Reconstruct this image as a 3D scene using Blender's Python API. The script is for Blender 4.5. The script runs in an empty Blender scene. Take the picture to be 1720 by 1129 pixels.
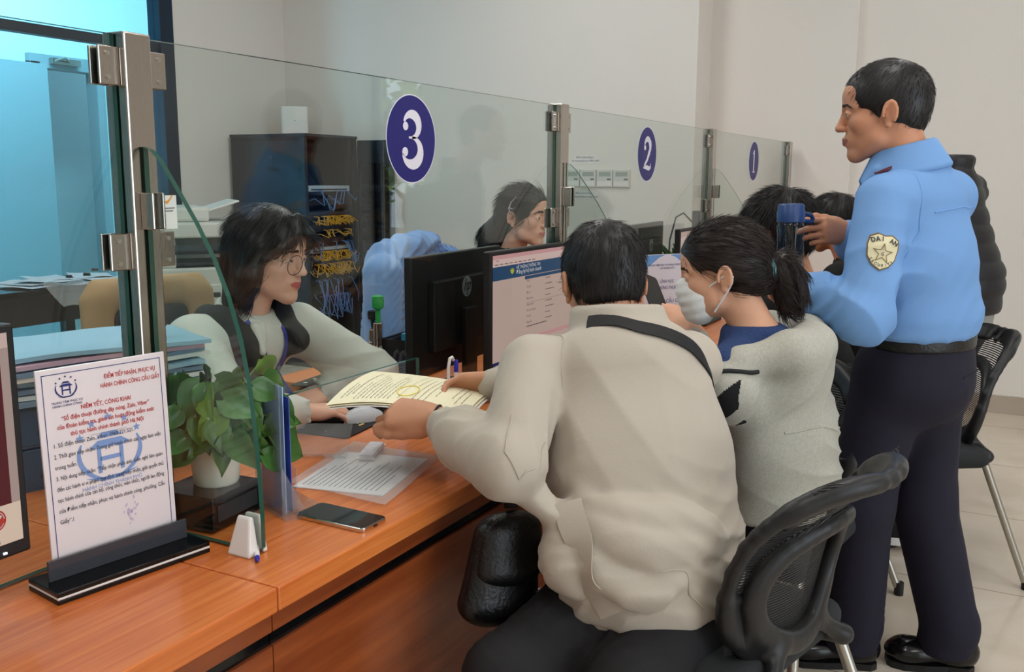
import bpy, bmesh, math, random
import numpy as np
from mathutils import Vector, Matrix
random.seed(7); np.random.seed(7)
S = bpy.context.scene
COL = S.collection
PI = math.pi
# ------------------------------------------------------------------ camera
CAM_H, CAM_F = 1.39, 1585.4                     # eye height in metres, focal length in pixels of a 1720 px wide frame
cam_pitch, cam_yaw, cam_roll = 0.1665, 0.4923, 0.006
cd = bpy.data.cameras.new('camera'); cam = bpy.data.objects.new('camera', cd); COL.objects.link(cam)
fw = Vector((math.cos(cam_pitch)*math.cos(cam_yaw), math.cos(cam_pitch)*math.sin(cam_yaw), -math.sin(cam_pitch)))
rt = Vector((math.sin(cam_yaw), -math.cos(cam_yaw), 0)); up = rt.cross(fw)
rt, up = (math.cos(cam_roll)*rt + math.sin(cam_roll)*up), (-math.sin(cam_roll)*rt + math.cos(cam_roll)*up)
M = Matrix((rt, up, -fw)).transposed().to_4x4(); M.translation = (0, 0, CAM_H)
cam.matrix_world = M
cd.sensor_width = 36; cd.lens = CAM_F/1720*36; cd.clip_start = .05; cd.clip_end = 200
S.camera = cam
# ------------------------------------------------------------------ view, world, lights
S.view_settings.view_transform = 'Standard'; S.view_settings.look = 'None'
S.view_settings.gamma = 1; S.view_settings.use_curve_mapping = False
S.view_settings.exposure = -0.5
S.cycles.transparent_max_bounces = 40; S.cycles.max_bounces = 10; S.cycles.diffuse_bounces = 5
S.cycles.sample_clamp_indirect = 6
wd = bpy.data.worlds.new('daylight'); S.world = wd; wd.use_nodes = True
bg = wd.node_tree.nodes['Background']; bg.inputs[0].default_value = (.80, .90, 1.0, 1); bg.inputs[1].default_value = 4.6
def area(name, loc, size, power, color=(1, 1, 1), aim=(0, 0, -1), spread=PI):
    l = bpy.data.lights.new(name, 'AREA'); l.shape = 'RECTANGLE'; l.size, l.size_y = size; l.energy = power; l.color = color; l.spread = spread
    o = bpy.data.objects.new(name, l); COL.objects.link(o); o.location = loc
    o.rotation_euler = Vector(aim).to_track_quat('-Z', 'Y').to_euler(); return o
WARM, COOL = (1.0, .98, .945), (.80, .91, 1.0)
for i, (x, y) in enumerate(((0.2, .2), (2.4, .2), (4.6, .2), (0.2, -2.3), (2.6, -2.3), (4.9, -2.3))):
    area('ceiling_lamp', (x, y, 3.56), (1.2, .35), 28 if x < 4 else 13, WARM)
for i, (x, y) in enumerate(((0.4, 2.9), (2.4, 2.9), (4.2, 2.6))):
    area('ceiling_lamp', (x, y, 3.56), (1.2, .35), 33, (1, .985, .955))
area('entrance_daylight', (.6, -3.9, 1.7), (3.4, 2.4), 10, (1, .97, .93), (.25, 1, -.05))
sun = bpy.data.lights.new('sun', 'SUN'); sun.energy = 9; sun.angle = .01; so_ = bpy.data.objects.new('sun', sun); COL.objects.link(so_); so_.rotation_euler = Vector((1, -.25, -1)).to_track_quat('-Z', 'Y').to_euler()
area('annex_wall_fill', (3.6, 5.62, 3.3), (3.8, .3), 150, COOL, (0, 1, -.75), 2.4)  # added fill lamp behind the partition head, brightens the annex wall
area('annex_window_daylight', (2.2, 6.2, 1.9), (.6, 2.2), 60, COOL, (1, .35, -.1), 2.2)

# ------------------------------------------------------------------ materials
def mat(name, col, rough=.5, metal=0, spec=.5, noise=None, bump=None, sheen=0, coat=0, sss=0, trans=0, ior=1.45, emit=None, alpha=1):
    """principled material; noise=(scale, amount[, stretch]) varies the base colour, bump=(scale, strength[, stretch]) the relief"""
    m = bpy.data.materials.new(name); m.use_nodes = True; nt = m.node_tree; b = nt.nodes['Principled BSDF']
    c = tuple(col) + (1,)
    b.inputs['Base Color'].default_value = c; b.inputs['Roughness'].default_value = rough; b.inputs['Metallic'].default_value = metal
    b.inputs['Specular IOR Level'].default_value = spec; b.inputs['IOR'].default_value = ior
    if sheen: b.inputs['Sheen Weight'].default_value = sheen
    if coat: b.inputs['Coat Weight'].default_value = coat; b.inputs['Coat Roughness'].default_value = .08
    if sss: b.inputs['Subsurface Weight'].default_value = sss; b.inputs['Subsurface Radius'].default_value = (.012, .004, .002); b.inputs['Subsurface Scale'].default_value = .6
    if trans: b.inputs['Transmission Weight'].default_value = trans
    if alpha < 1: b.inputs['Alpha'].default_value = alpha
    if emit: b.inputs['Emission Color'].default_value = tuple(emit[0]) + (1,); b.inputs['Emission Strength'].default_value = emit[1]
    def coords(stretch):
        t = nt.nodes.new('ShaderNodeTexCoord'); mp = nt.nodes.new('ShaderNodeMapping')
        nt.links.new(t.outputs['Object'], mp.inputs[0]); mp.inputs['Scale'].default_value = stretch or (1, 1, 1); return mp.outputs[0]
    if noise:
        n = nt.nodes.new('ShaderNodeTexNoise'); n.inputs['Scale'].default_value = noise[0]; n.inputs['Detail'].default_value = 5
        nt.links.new(coords(noise[2] if len(noise) > 2 else None), n.inputs[0])
        r = nt.nodes.new('ShaderNodeValToRGB'); a = noise[1]
        r.color_ramp.elements[0].position = .3; r.color_ramp.elements[1].position = .7
        r.color_ramp.elements[0].color = tuple(x*(1-a) for x in col) + (1,); r.color_ramp.elements[1].color = tuple(min(1, x*(1+a)) for x in col) + (1,)
        nt.links.new(n.outputs[0], r.inputs[0]); nt.links.new(r.outputs[0], b.inputs['Base Color'])
    if bump:
        n = nt.nodes.new('ShaderNodeTexNoise'); n.inputs['Scale'].default_value = bump[0]; n.inputs['Detail'].default_value = 4
        nt.links.new(coords(bump[2] if len(bump) > 2 else None), n.inputs[0])
        bn = nt.nodes.new('ShaderNodeBump'); bn.inputs['Strength'].default_value = bump[1]; bn.inputs['Distance'].default_value = .01
        nt.links.new(n.outputs[0], bn.inputs['Height']); nt.links.new(bn.outputs[0], b.inputs['Normal'])
    return m
def glass_mat(name, tint, ior=1.5, rough=0.0, refl=1.0, frost=0.0):
    """thin clear sheet: tinted straight-through light plus mirror reflection by Fresnel"""
    m = bpy.data.materials.new(name); m.use_nodes = True; nt = m.node_tree; N = nt.nodes; N.clear()
    out = N.new('ShaderNodeOutputMaterial'); tr = N.new('ShaderNodeBsdfTransparent'); gl = N.new('ShaderNodeBsdfGlossy'); mx = N.new('ShaderNodeMixShader'); fr = N.new('ShaderNodeFresnel')
    tr.inputs[0].default_value = tuple(tint) + (1,); gl.inputs['Roughness'].default_value = rough
    N.remove(fr); ge = N.new('ShaderNodeNewGeometry'); dt = N.new('ShaderNodeVectorMath'); dt.operation = 'DOT_PRODUCT'
    L = nt.links.new; L(ge.outputs['Incoming'], dt.inputs[0]); L(ge.outputs['Normal'], dt.inputs[1])
    def mth(op, x, y=None, v=None):
        q = N.new('ShaderNodeMath'); q.operation = op; L(x, q.inputs[0])
        if v is not None: q.inputs[1].default_value = v
        return q.outputs[0]
    f0 = ((ior-1)/(ior+1))**2                     # Schlick's Fresnel on |cos|, alike on both faces of the sheet
    e = mth('POWER', mth('MULTIPLY_ADD', mth('ABSOLUTE', dt.outputs['Value']), v=-1), v=5); e.node.inputs[0].links[0].from_node.inputs[2].default_value = 1
    r_ = mth('MULTIPLY_ADD', e, v=(1-f0)*refl); r_.node.inputs[2].default_value = f0*refl
    L(r_, mx.inputs[0]); L(tr.outputs[0], mx.inputs[1]); L(gl.outputs[0], mx.inputs[2])
    last = mx
    if frost:
        df = N.new('ShaderNodeBsdfDiffuse'); df.inputs[0].default_value = (.85, .87, .88, 1); m2 = N.new('ShaderNodeMixShader'); m2.inputs[0].default_value = frost
        nt.links.new(mx.outputs[0], m2.inputs[1]); nt.links.new(df.outputs[0], m2.inputs[2]); last = m2
    nt.links.new(last.outputs[0], out.inputs[0]); return m

# ------------------------------------------------------------------ object helpers
def tag(o, label=None, cat=None, group=None, kind=None):
    if label: o['label'] = label
    if cat: o['category'] = cat
    if group: o['group'] = group
    if kind: o['kind'] = kind
    return o
def thing(name, label, cat, loc=(0, 0, 0), rz=0, group=None):
    o = bpy.data.objects.new(name, None); COL.objects.link(o); o.location = loc; o.rotation_euler = (0, 0, rz); o.empty_display_size = .1
    return tag(o, label, cat, group)
def copy_tree(o, parent=None):
    c = o.copy(); COL.objects.link(c); c.parent = parent
    for ch in list(o.children): copy_tree(ch, c)
    return c
def mesh_obj(name, V, Fs, mats, parent=None, smooth=True, world=False, midx=None, bevel=0, sharp=None):
    me = bpy.data.meshes.new(name); me.from_pydata([tuple(v) for v in V], [], [tuple(f) for f in Fs]) if not isinstance(Fs, np.ndarray) else fast_mesh(me, V, Fs)
    mats = mats if isinstance(mats, (list, tuple)) else [mats]
    for m in mats: me.materials.append(m)
    if midx is not None: me.polygons.foreach_set('material_index', np.asarray(midx, dtype=np.int32))
    if smooth: me.polygons.foreach_set('use_smooth', np.ones(len(me.polygons), dtype=bool))
    if smooth and sharp: me.set_sharp_from_angle(angle=sharp)
    me.update()
    o = bpy.data.objects.new(name, me); COL.objects.link(o)
    if parent is not None:
        o.parent = parent
        if world:
            p = parent; off = Vector((0, 0, 0))
            while p: off += p.location; p = p.parent
            o.location = -off
    if bevel:
        b = o.modifiers.new('edge', 'BEVEL'); b.width = bevel; b.segments = 2; b.limit_method = 'ANGLE'; b.angle_limit = .6
    return o
def fast_mesh(me, V, Fs):
    V = np.asarray(V, dtype=np.float32); n = len(Fs); k = Fs.shape[1]
    me.vertices.add(len(V)); me.vertices.foreach_set('co', V.ravel())
    me.loops.add(n*k); me.loops.foreach_set('vertex_index', Fs.astype(np.int32).ravel())
    me.polygons.add(n); me.polygons.foreach_set('loop_start', np.arange(0, n*k, k, dtype=np.int32))
    me.update(calc_edges=True); me.validate()
def nrm(v): v = np.asarray(v, float); return v/np.linalg.norm(v)
def frame(x, y=None, z=None):
    """3x3 with columns x, y, z from x and an approximate z (or y)"""
    x = nrm(x)
    if z is not None: y = nrm(np.cross(z, x)); z = np.cross(x, y)
    else: z = nrm(np.cross(x, y)); y = np.cross(z, x)
    return np.stack([x, y, z], 1)
def rotz(a): c, s = math.cos(a), math.sin(a); return np.array([[c, -s, 0], [s, c, 0], [0, 0, 1.]])
def rotx(a): c, s = math.cos(a), math.sin(a); return np.array([[1., 0, 0], [0, c, -s], [0, s, c]])
def roty(a): c, s = math.cos(a), math.sin(a); return np.array([[c, 0, s], [0, 1., 0], [-s, 0, c]])
class MB:
    def __init__(s): s.v = []; s.f = []; s.m = []
    def add(s, V, Fs, mi=0, R=None, t=None):
        V = np.asarray(V, float)
        if R is not None: V = V @ np.asarray(R).T
        if t is not None: V = V + np.asarray(t)
        n = len(s.v); s.v += [tuple(p) for p in V]; s.f += [tuple(i+n for i in f) for f in Fs]; s.m += [mi]*len(Fs); return s
    def box(s, a, b, mi=0, R=None, t=None):
        (x0, y0, z0), (x1, y1, z1) = a, b
        V = [(x0,y0,z0),(x1,y0,z0),(x1,y1,z0),(x0,y1,z0),(x0,y0,z1),(x1,y0,z1),(x1,y1,z1),(x0,y1,z1)]
        return s.add(V, [(3,2,1,0),(4,5,6,7),(0,1,5,4),(1,2,6,5),(2,3,7,6),(3,0,4,7)], mi, R, t)
    def cbox(s, c, sz, mi=0, R=None):
        h = np.asarray(sz)/2; return s.box(-h, h, mi, R, c)
    def tube(s, pts, r, n=8, mi=0, cap=True, closed=False, flat=1.0):
        P = np.asarray(pts, float); m = len(P); rr = np.broadcast_to(np.asarray(r, float), (m,))
        T = np.gradient(P, axis=0) if not closed else (np.roll(P, -1, 0)-np.roll(P, 1, 0))
        T /= np.linalg.norm(T, axis=1)[:, None]+1e-12
        ref = np.array([0, 0, 1.]) if abs(T[0][2]) < .9 else np.array([1., 0, 0])
        u = nrm(np.cross(ref, T[0])); V = []
        for i in range(m):
            u = u-(u@T[i])*T[i]; u = u/(np.linalg.norm(u)+1e-12); w = np.cross(T[i], u)
            for k in range(n):
                a = 2*PI*k/n; V.append(P[i]+rr[i]*(math.cos(a)*u+flat*math.sin(a)*w))
        Fs = []
        for i in range(m if closed else m-1):
            j = (i+1) % m
            for k in range(n): Fs.append((i*n+k, i*n+(k+1)%n, j*n+(k+1)%n, j*n+k))
        if cap and not closed: Fs += [tuple(range(n-1, -1, -1)), tuple((m-1)*n+k for k in range(n))]
        return s.add(V, Fs, mi)
    def lathe(s, prof, n=24, mi=0, R=None, t=None):
        V = []; Fs = []; m = len(prof)
        for (r, z) in prof:
            for k in range(n): a = 2*PI*k/n; V.append((r*math.cos(a), r*math.sin(a), z))
        for i in range(m-1):
            for k in range(n): Fs.append((i*n+k, i*n+(k+1)%n, (i+1)*n+(k+1)%n, (i+1)*n+k))
        if prof[0][0] > 1e-6: Fs.append(tuple(range(n-1, -1, -1)))
        if prof[-1][0] > 1e-6: Fs.append(tuple((m-1)*n+k for k in range(n)))
        return s.add(V, Fs, mi, R, t)
    def prism(s, poly, h0, h1, mi=0, R=None, t=None):
        n = len(poly); V = [(x, y, h0) for x, y in poly]+[(x, y, h1) for x, y in poly]
        Fs = [tuple(range(n-1, -1, -1)), tuple(range(n, 2*n))]+[(i, (i+1)%n, n+(i+1)%n, n+i) for i in range(n)]
        return s.add(V, Fs, mi, R, t)
    def grid(s, V2, mi=0, thick=0):
        """V2: (a,b,3) array of points"""
        V2 = np.asarray(V2, float); a, b = V2.shape[:2]; V = V2.reshape(-1, 3)
        Fs = [(i*b+j, (i+1)*b+j, (i+1)*b+j+1, i*b+j+1) for i in range(a-1) for j in range(b-1)]
        if not thick: return s.add(V, Fs, mi)
        du = np.gradient(V2, axis=0); dv = np.gradient(V2, axis=1); n = np.cross(du, dv); n /= np.linalg.norm(n, axis=2)[..., None]+1e-12
        W = (V2-n*thick).reshape(-1, 3); k = a*b
        F2 = [tuple(i+k for i in f[::-1]) for f in Fs]
        ring = [i*b for i in range(a)]+[(a-1)*b+j for j in range(1, b)]+[i*b+b-1 for i in range(a-2, -1, -1)]+[j for j in range(b-2, 0, -1)]
        F3 = [(ring[(i+1)%len(ring)], ring[i], ring[i]+k, ring[(i+1)%len(ring)]+k) for i in range(len(ring))]
        return s.add(np.concatenate([V, W]), Fs+F2+F3, mi)
    def ball(s, c, r, n=12, mi=0, R=None):
        r = np.broadcast_to(np.asarray(r, float), (3,)); V = []; Fs = []; h = n//2
        for i in range(h+1):
            for k in range(n):
                a = PI*i/h; b = 2*PI*k/n; V.append((r[0]*math.sin(a)*math.cos(b), r[1]*math.sin(a)*math.sin(b), r[2]*math.cos(a)))
        for i in range(h):
            for k in range(n): Fs.append((i*n+k, (i+1)*n+k, (i+1)*n+(k+1)%n, i*n+(k+1)%n))
        return s.add(V, Fs, mi, R, c)
    def build(s, name, mats, parent=None, smooth=False, world=True, bevel=0, sharp=.7):
        return mesh_obj(name, s.v, s.f, mats, parent, smooth, world, s.m, bevel, sharp if smooth else None)
_tc = {}
def text_geo(txt, size=1.0, align='LEFT', bold=0.0, sx=1.0):
    key = (txt, size, align, bold, sx)
    if key in _tc: return _tc[key]
    cu = bpy.data.curves.new('t', 'FONT'); cu.body = txt; cu.size = size; cu.align_x = align; cu.offset = bold*size*.5; cu.resolution_u = 2
    o = bpy.data.objects.new('t', cu); COL.objects.link(o); dg = bpy.context.evaluated_depsgraph_get(); me = o.evaluated_get(dg).to_mesh()
    V = np.array([tuple(v.co) for v in me.vertices]) if len(me.vertices) else np.zeros((0, 3)); Fs = [tuple(p.vertices) for p in me.polygons]
    if len(V): V[:, 0] *= sx
    bpy.data.objects.remove(o); bpy.data.curves.remove(cu); _tc[key] = (V, Fs); return V, Fs
def put_text(mb, txt, size, o, ex, ey, mi=0, align='LEFT', bold=0.0, lift=.0006, sx=1.0):
    V, Fs = text_geo(txt, size, align, bold, sx)
    if not len(V): return
    ex, ey = nrm(ex), nrm(ey); n = np.cross(ex, ey); mb.add(V[:, :1]*ex+V[:, 1:2]*ey+n*lift+np.asarray(o), Fs, mi)
# ------------------------------------------------------------------ implicit surfaces for bodies and cloth
class F:
    """a signed-distance shape made of primitives blended in order"""
    def __init__(s): s.ops = []; s.disp = None; s.cuts = []
    def add(s, fn, lo, hi, k=.01, op='u'): s.ops.append((fn, np.array(lo, np.float32), np.array(hi, np.float32), k, op)); return s
    def cap(s, a, b, ra, rb=None, k=.01, op='u'):
        a = np.asarray(a, np.float32); b = np.asarray(b, np.float32); rb = ra if rb is None else rb; ab = b-a; L = float(ab@ab)+1e-12
        def fn(P):
            t = np.clip(((P-a)@ab)/L, 0, 1); return np.linalg.norm(P-a-t[:, None]*ab, axis=1)-(ra+(rb-ra)*t)
        r = max(ra, rb); return s.add(fn, np.minimum(a, b)-r, np.maximum(a, b)+r, k, op)
    def chain(s, pts, rs, k=.012, op='u'):
        for i in range(len(pts)-1): s.cap(pts[i], pts[i+1], rs[i], rs[i+1], k, op)
        return s
    def ell(s, c, r, R=None, k=.01, op='u'):
        c = np.asarray(c, np.float32); r = np.asarray(r, np.float32); Rm = np.eye(3, dtype=np.float32) if R is None else np.asarray(R, np.float32)
        def fn(P):
            q = (P-c)@Rm; k0 = np.linalg.norm(q/r, axis=1); k1 = np.linalg.norm(q/(r*r), axis=1)+1e-9; return np.where(k0 < 1e-4, -r.min(), k0*(k0-1)/k1)
        e = np.abs(Rm)@r; return s.add(fn, c-e, c+e, k, op)
    def box(s, c, h, R=None, rnd=.005, k=.005, op='u'):
        c = np.asarray(c, np.float32); h = np.asarray(h, np.float32)-rnd; Rm = np.eye(3, dtype=np.float32) if R is None else np.asarray(R, np.float32)
        def fn(P):
            q = np.abs((P-c)@Rm)-h; return np.linalg.norm(np.maximum(q, 0), axis=1)+np.minimum(q.max(1), 0)-rnd
        e = np.abs(Rm)@(h+rnd); return s.add(fn, c-e, c+e, k, op)
    def ecap(s, a, b, ua, ub, va, vb, side, k=.02, op='u', round=1.0):
        """capsule with an elliptical section: half-width u along `side`, half-depth v across"""
        a = np.asarray(a, np.float32); b = np.asarray(b, np.float32); ax = b-a; L = float(np.linalg.norm(ax)); ax = ax/L
        sd = np.asarray(side, np.float32); sd = sd-(sd@ax)*ax; sd /= np.linalg.norm(sd); fr = np.cross(ax, sd)
        def fn(P):
            d = P-a; h = d@ax; t = np.clip(h/L, 0, 1); ex = (h-t*L); u = ua+(ub-ua)*t; v = va+(vb-va)*t; m = np.minimum(u, v)
            x = d@sd; y = d@fr; z = ex/round; k0 = np.sqrt((x/u)**2+(y/v)**2+(z/m)**2); k1 = np.sqrt((x/u**2)**2+(y/v**2)**2+(z/m**2)**2)+1e-9
            return k0*(k0-1)/k1
        r = max(ua, ub, va, vb); return s.add(fn, np.minimum(a, b)-r, np.maximum(a, b)+r, k, op)
    def half(s, p, n, k=.005, op='s'):
        """cut away the side of the plane that n points to"""
        p = np.asarray(p, np.float32); n = nrm(n).astype(np.float32); s.add(lambda P: -((P-p)@n), [-9]*3, [9]*3, k, op); return s
    def eval(s, P):
        P = P.astype(np.float32); d = np.full(len(P), 9.0, np.float32); pl, ph_ = P.min(0), P.max(0)
        for fn, lo, hi, k, op in s.ops:
            mg = .09+k
            if lo[0] > -8:
                if np.any(lo-mg > ph_) or np.any(hi+mg < pl): continue
                m = np.all((P > lo-mg) & (P < hi+mg), axis=1); idx = np.nonzero(m)[0]
                if not len(idx): continue
                e = fn(P[idx]); a = d[idx]
            else: idx = slice(None); e = fn(P); a = d
            if op == 'u': h = np.clip(.5+.5*(a-e)/k, 0, 1); d[idx] = a+(e-a)*h-k*h*(1-h)
            elif op == 's': h = np.clip(.5-.5*(a+e)/k, 0, 1); d[idx] = a+(-e-a)*h+k*h*(1-h)
            else: d[idx] = np.maximum(a, e)
        if s.disp is not None:
            near = np.abs(d) < .05
            if near.any(): d[near] -= s.disp(P[near])
        return d
    def bounds(s):
        lo = np.min([o[1] for o in s.ops if o[4] == 'u' and o[1][0] > -8], 0); hi = np.max([o[2] for o in s.ops if o[4] == 'u' and o[1][0] > -8], 0); return lo, hi
    def mesh(s, h=.004, B=8):
        """surface nets over the blocks near the surface"""
        lo, hi = s.bounds(); lo = lo-3*h-.015; n = np.ceil((hi+.02-lo)/(h*B)).astype(int)+1
        g = np.stack(np.meshgrid(*[np.arange(k) for k in n], indexing='ij'), -1).reshape(-1, 3)
        c = lo+(g+.5)*h*B; d = s.eval(c); act = g[np.abs(d) < h*B*1.9+.012]
        o = np.arange(B+1); loc = np.stack(np.meshgrid(o, o, o, indexing='ij'), -1).reshape(-1, 3)
        N = n*B+2; keyf = lambda q: (q[..., 0].astype(np.int64)*N[1]+q[..., 1])*N[2]+q[..., 2]
        VV = []; KK = []; EE = []
        for i0 in range(0, len(act), 48):
            bl = act[i0:i0+48]; q = (bl[:, None, :]*B+loc[None]); D = s.eval((lo+q.reshape(-1, 3)*h)).reshape(len(bl), B+1, B+1, B+1)
            cs = [(a, b, c_) for a in (0, 1) for b in (0, 1) for c_ in (0, 1)]
            sub = lambda a: D[:, a[0]:B+a[0], a[1]:B+a[1], a[2]:B+a[2]]
            C8 = np.stack([sub(a) for a in cs], -1); sg = C8 < 0; mix = sg.any(-1) & ~sg.all(-1)
            w = np.nonzero(mix)
            if not len(w[0]): continue
            c8 = C8[w]; num = np.zeros((len(c8), 3)); cnt = np.zeros(len(c8))
            for a in range(8):
                for b in range(a+1, 8):
                    df = np.array(cs[b])-np.array(cs[a])
                    if np.abs(df).sum() != 1: continue
                    x = (c8[:, a] < 0) != (c8[:, b] < 0); t = c8[:, a]/np.where(x, c8[:, a]-c8[:, b], 1)
                    num[x] += np.array(cs[a])+t[x, None]*df; cnt[x] += 1
            cell = bl[w[0]]*B+np.stack(w[1:], -1); VV.append(lo+(cell+num/cnt[:, None])*h); KK.append(keyf(cell))
            for ax, b in ((0, 4), (1, 2), (2, 1)):
                x = (c8[:, 0] < 0) != (c8[:, b] < 0); EE.append((np.full(x.sum(), ax), cell[x], (c8[:, 0] < 0)[x]))
        V = np.concatenate(VV); K = np.concatenate(KK); od = np.argsort(K); Ks = K[od]
        ax = np.concatenate([e[0] for e in EE]); ce = np.concatenate([e[1] for e in EE]); sg = np.concatenate([e[2] for e in EE])
        Fs = []
        for a in range(3):
            m = ax == a; b, c_ = (a+1) % 3, (a+2) % 3; cc = ce[m]; s_ = sg[m]; ids = []; ok = np.ones(len(cc), bool)
            for (i, j) in ((0, 0), (1, 0), (1, 1), (0, 1)):
                q = cc.copy(); q[:, b] -= i; q[:, c_] -= j; kk = keyf(q); p = np.clip(np.searchsorted(Ks, kk), 0, len(Ks)-1); ok &= Ks[p] == kk; ids.append(od[p])
            Q = np.stack(ids, 1)[ok]; s_ = s_[ok]; Q[~s_] = Q[~s_][:, ::-1]; Fs.append(Q)
        return V, np.concatenate(Fs)
    def obj(s, name, mats, parent, h=.004, paint=None, smooth_it=1, world=True):
        V, Q = s.mesh(h)
        for _ in range(smooth_it):
            A = np.zeros_like(V); n = np.zeros(len(V))
            for i in range(4):
                np.add.at(A, Q[:, i], V[Q[:, (i+1) % 4]]); np.add.at(n, Q[:, i], 1)
                np.add.at(A, Q[:, i], V[Q[:, (i+3) % 4]]); np.add.at(n, Q[:, i], 1)
            V = V+.5*(A/np.maximum(n, 1)[:, None]-V)
        mi = None
        if paint:
            c = V[Q].mean(1); mi = np.zeros(len(Q), int)
            for k, fn in paint: mi[fn(c)] = k
        return mesh_obj(name, V, Q, mats, parent, True, world, mi)
def wob(seed, scale, n=6):
    """cheap smooth noise in [-1,1]: a sum of random sines"""
    r = np.random.RandomState(seed); Dm = r.normal(size=(n, 3)).astype(np.float32); Dm /= np.linalg.norm(Dm, axis=1)[:, None]; Dm *= scale*r.uniform(.6, 1.6, (n, 1)).astype(np.float32); ph = r.uniform(0, 6.28, n).astype(np.float32)
    return lambda P: np.sin(P@Dm.T+ph).sum(1)/n*1.4
def folds(axis, freq, amp, seed, warp=.35, scale=6):
    """creases running across `axis`"""
    a = nrm(axis).astype(np.float32); w = wob(seed, scale); w2 = wob(seed+50, scale*.8)
    def fn(P):
        s = np.sin((P@a)*freq*.75+warp*freq*.16*w(P)*3.5); return amp*.62*np.clip(w2(P)*1.5+.35, 0, 1)*(1-2*np.abs(s)**.75)
    return fn
def zone(fn, c, r):
    c = np.asarray(c, np.float32); return lambda P: fn(P)*np.exp(-((P-c)**2).sum(1)/(r*r))
def summed(*fns): return lambda P: sum(f(P) for f in fns)
# ------------------------------------------------------------------ hair strands
def strands(paths, r0=.0007, n=3, tip=.25):
    """paths (m,k,3) -> one mesh of thin tapered three-sided tubes"""
    Pth = np.asarray(paths, float); m, k = Pth.shape[:2]
    T = np.gradient(Pth, axis=1); T /= np.linalg.norm(T, axis=2)[..., None]+1e-9
    ref = np.random.normal(size=(m, 1, 3)); U = np.cross(T, ref); U /= np.linalg.norm(U, axis=2)[..., None]+1e-9; Wv = np.cross(T, U)
    rr = r0*(1-(1-tip)*np.linspace(0, 1, k)**1.5)[None, :, None]
    if not np.isscalar(r0): pass
    ring = np.stack([Pth+rr*(math.cos(2*PI*i/n)*U+math.sin(2*PI*i/n)*Wv) for i in range(n)], 2)      # m,k,n,3
    V = ring.reshape(-1, 3); b = (np.arange(m)*k*n)[:, None, None]+(np.arange(k-1)*n)[None, :, None]; j = np.arange(n)[None, None]
    q = np.stack([b+j, b+(j+1) % n, b+n+(j+1) % n, b+n+j], -1).reshape(-1, 4)
    return V, q
# ------------------------------------------------------------------ colours
def c(r, g, b):
    f = lambda u: (u/255/12.92) if u/255 <= .04045 else ((u/255+.055)/1.055)**2.4
    return (f(r), f(g), f(b))
m_wall = mat('wall_paint', c(226, 222, 216), .85, noise=(1.2, .02), bump=(220, .04))
m_ceil = mat('ceiling_paint', c(232, 230, 226), .9)
m_skirt = mat('skirting_tile', c(176, 164, 150), .25, noise=(3, .08))
m_frame = mat('navy_aluminium', c(24, 42, 62), .4, .2)
m_steel = mat('brushed_steel', c(186, 178, 170), .14, 1, bump=(40, .05, (30, 30, 1)))
m_chrome = mat('chrome', c(205, 203, 200), .12, 1)
m_black = mat('black_plastic', c(20, 20, 22), .42, bump=(400, .05))
m_gloss = mat('gloss_black', c(10, 10, 12), .12)
m_darkgrey = mat('dark_grey_plastic', c(44, 45, 48), .5)
m_white = mat('white_plastic', c(228, 226, 222), .38)
m_offwhite = mat('office_machine_plastic', c(214, 214, 208), .45)
m_blue = mat('sticker_blue', c(28, 24, 108), .45)
m_stick = mat('sticker_white', c(226, 222, 232), .5)
m_glass = glass_mat('clear_glass', (.93, .96, .945), 1.53, refl=1.0)
m_edge = mat('green_glass_edge', c(28, 78, 66), .12, spec=.8)
m_acr = glass_mat('clear_acrylic', (.93, .94, .95), 1.45, refl=.9, frost=.06)
m_tint = glass_mat('cyan_tinted_glass', (.52, .84, .93), 1.5, refl=.5)
m_paper = mat('paper', c(232, 230, 226), .8)
m_ink = mat('ink_dark', c(40, 40, 58), .7)
m_inkb = mat('ink_navy', c(34, 40, 110), .6)
m_inkr = mat('ink_red', c(178, 34, 34), .6)

def wood_mat(name, a, b, rough, coat, bands=(1.0, 34, 34)):
    m = bpy.data.materials.new(name); m.use_nodes = True; nt = m.node_tree; bs = nt.nodes['Principled BSDF']
    t = nt.nodes.new('ShaderNodeTexCoord'); mp = nt.nodes.new('ShaderNodeMapping'); mp.inputs['Scale'].default_value = bands
    n = nt.nodes.new('ShaderNodeTexNoise'); n.inputs['Scale'].default_value = 2.2; n.inputs['Detail'].default_value = 8; n.inputs['Roughness'].default_value = .6; n.inputs['Distortion'].default_value = .6
    n2 = nt.nodes.new('ShaderNodeTexNoise'); n2.inputs['Scale'].default_value = 1.6
    r = nt.nodes.new('ShaderNodeValToRGB'); r.color_ramp.elements[0].position = .32; r.color_ramp.elements[1].position = .72
    r.color_ramp.elements[0].color = a+(1,); r.color_ramp.elements[1].color = b+(1,)
    mx = nt.nodes.new('ShaderNodeMath'); mx.operation = 'MULTIPLY_ADD'; mx.inputs[1].default_value = .35
    L = nt.links.new; L(t.outputs['Object'], mp.inputs[0]); L(mp.outputs[0], n.inputs[0]); L(t.outputs['Object'], n2.inputs[0])
    L(n2.outputs[0], mx.inputs[0]); L(n.outputs[0], mx.inputs[2]); sb = nt.nodes.new('ShaderNodeMath'); sb.operation = 'SUBTRACT'; sb.inputs[1].default_value = .17
    L(mx.outputs[0], sb.inputs[0]); L(sb.outputs[0], r.inputs[0]); L(r.outputs[0], bs.inputs['Base Color'])
    bs.inputs['Roughness'].default_value = rough; bs.inputs['Coat Weight'].default_value = coat; bs.inputs['Coat Roughness'].default_value = .12
    return m
m_wood = wood_mat('orange_wood', c(196, 98, 38), c(226, 136, 68), .36, .35)
m_panel = wood_mat('reddish_wood_panel', c(122, 54, 20), c(156, 80, 36), .35, .3, (1.0, 16, 16))

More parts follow.
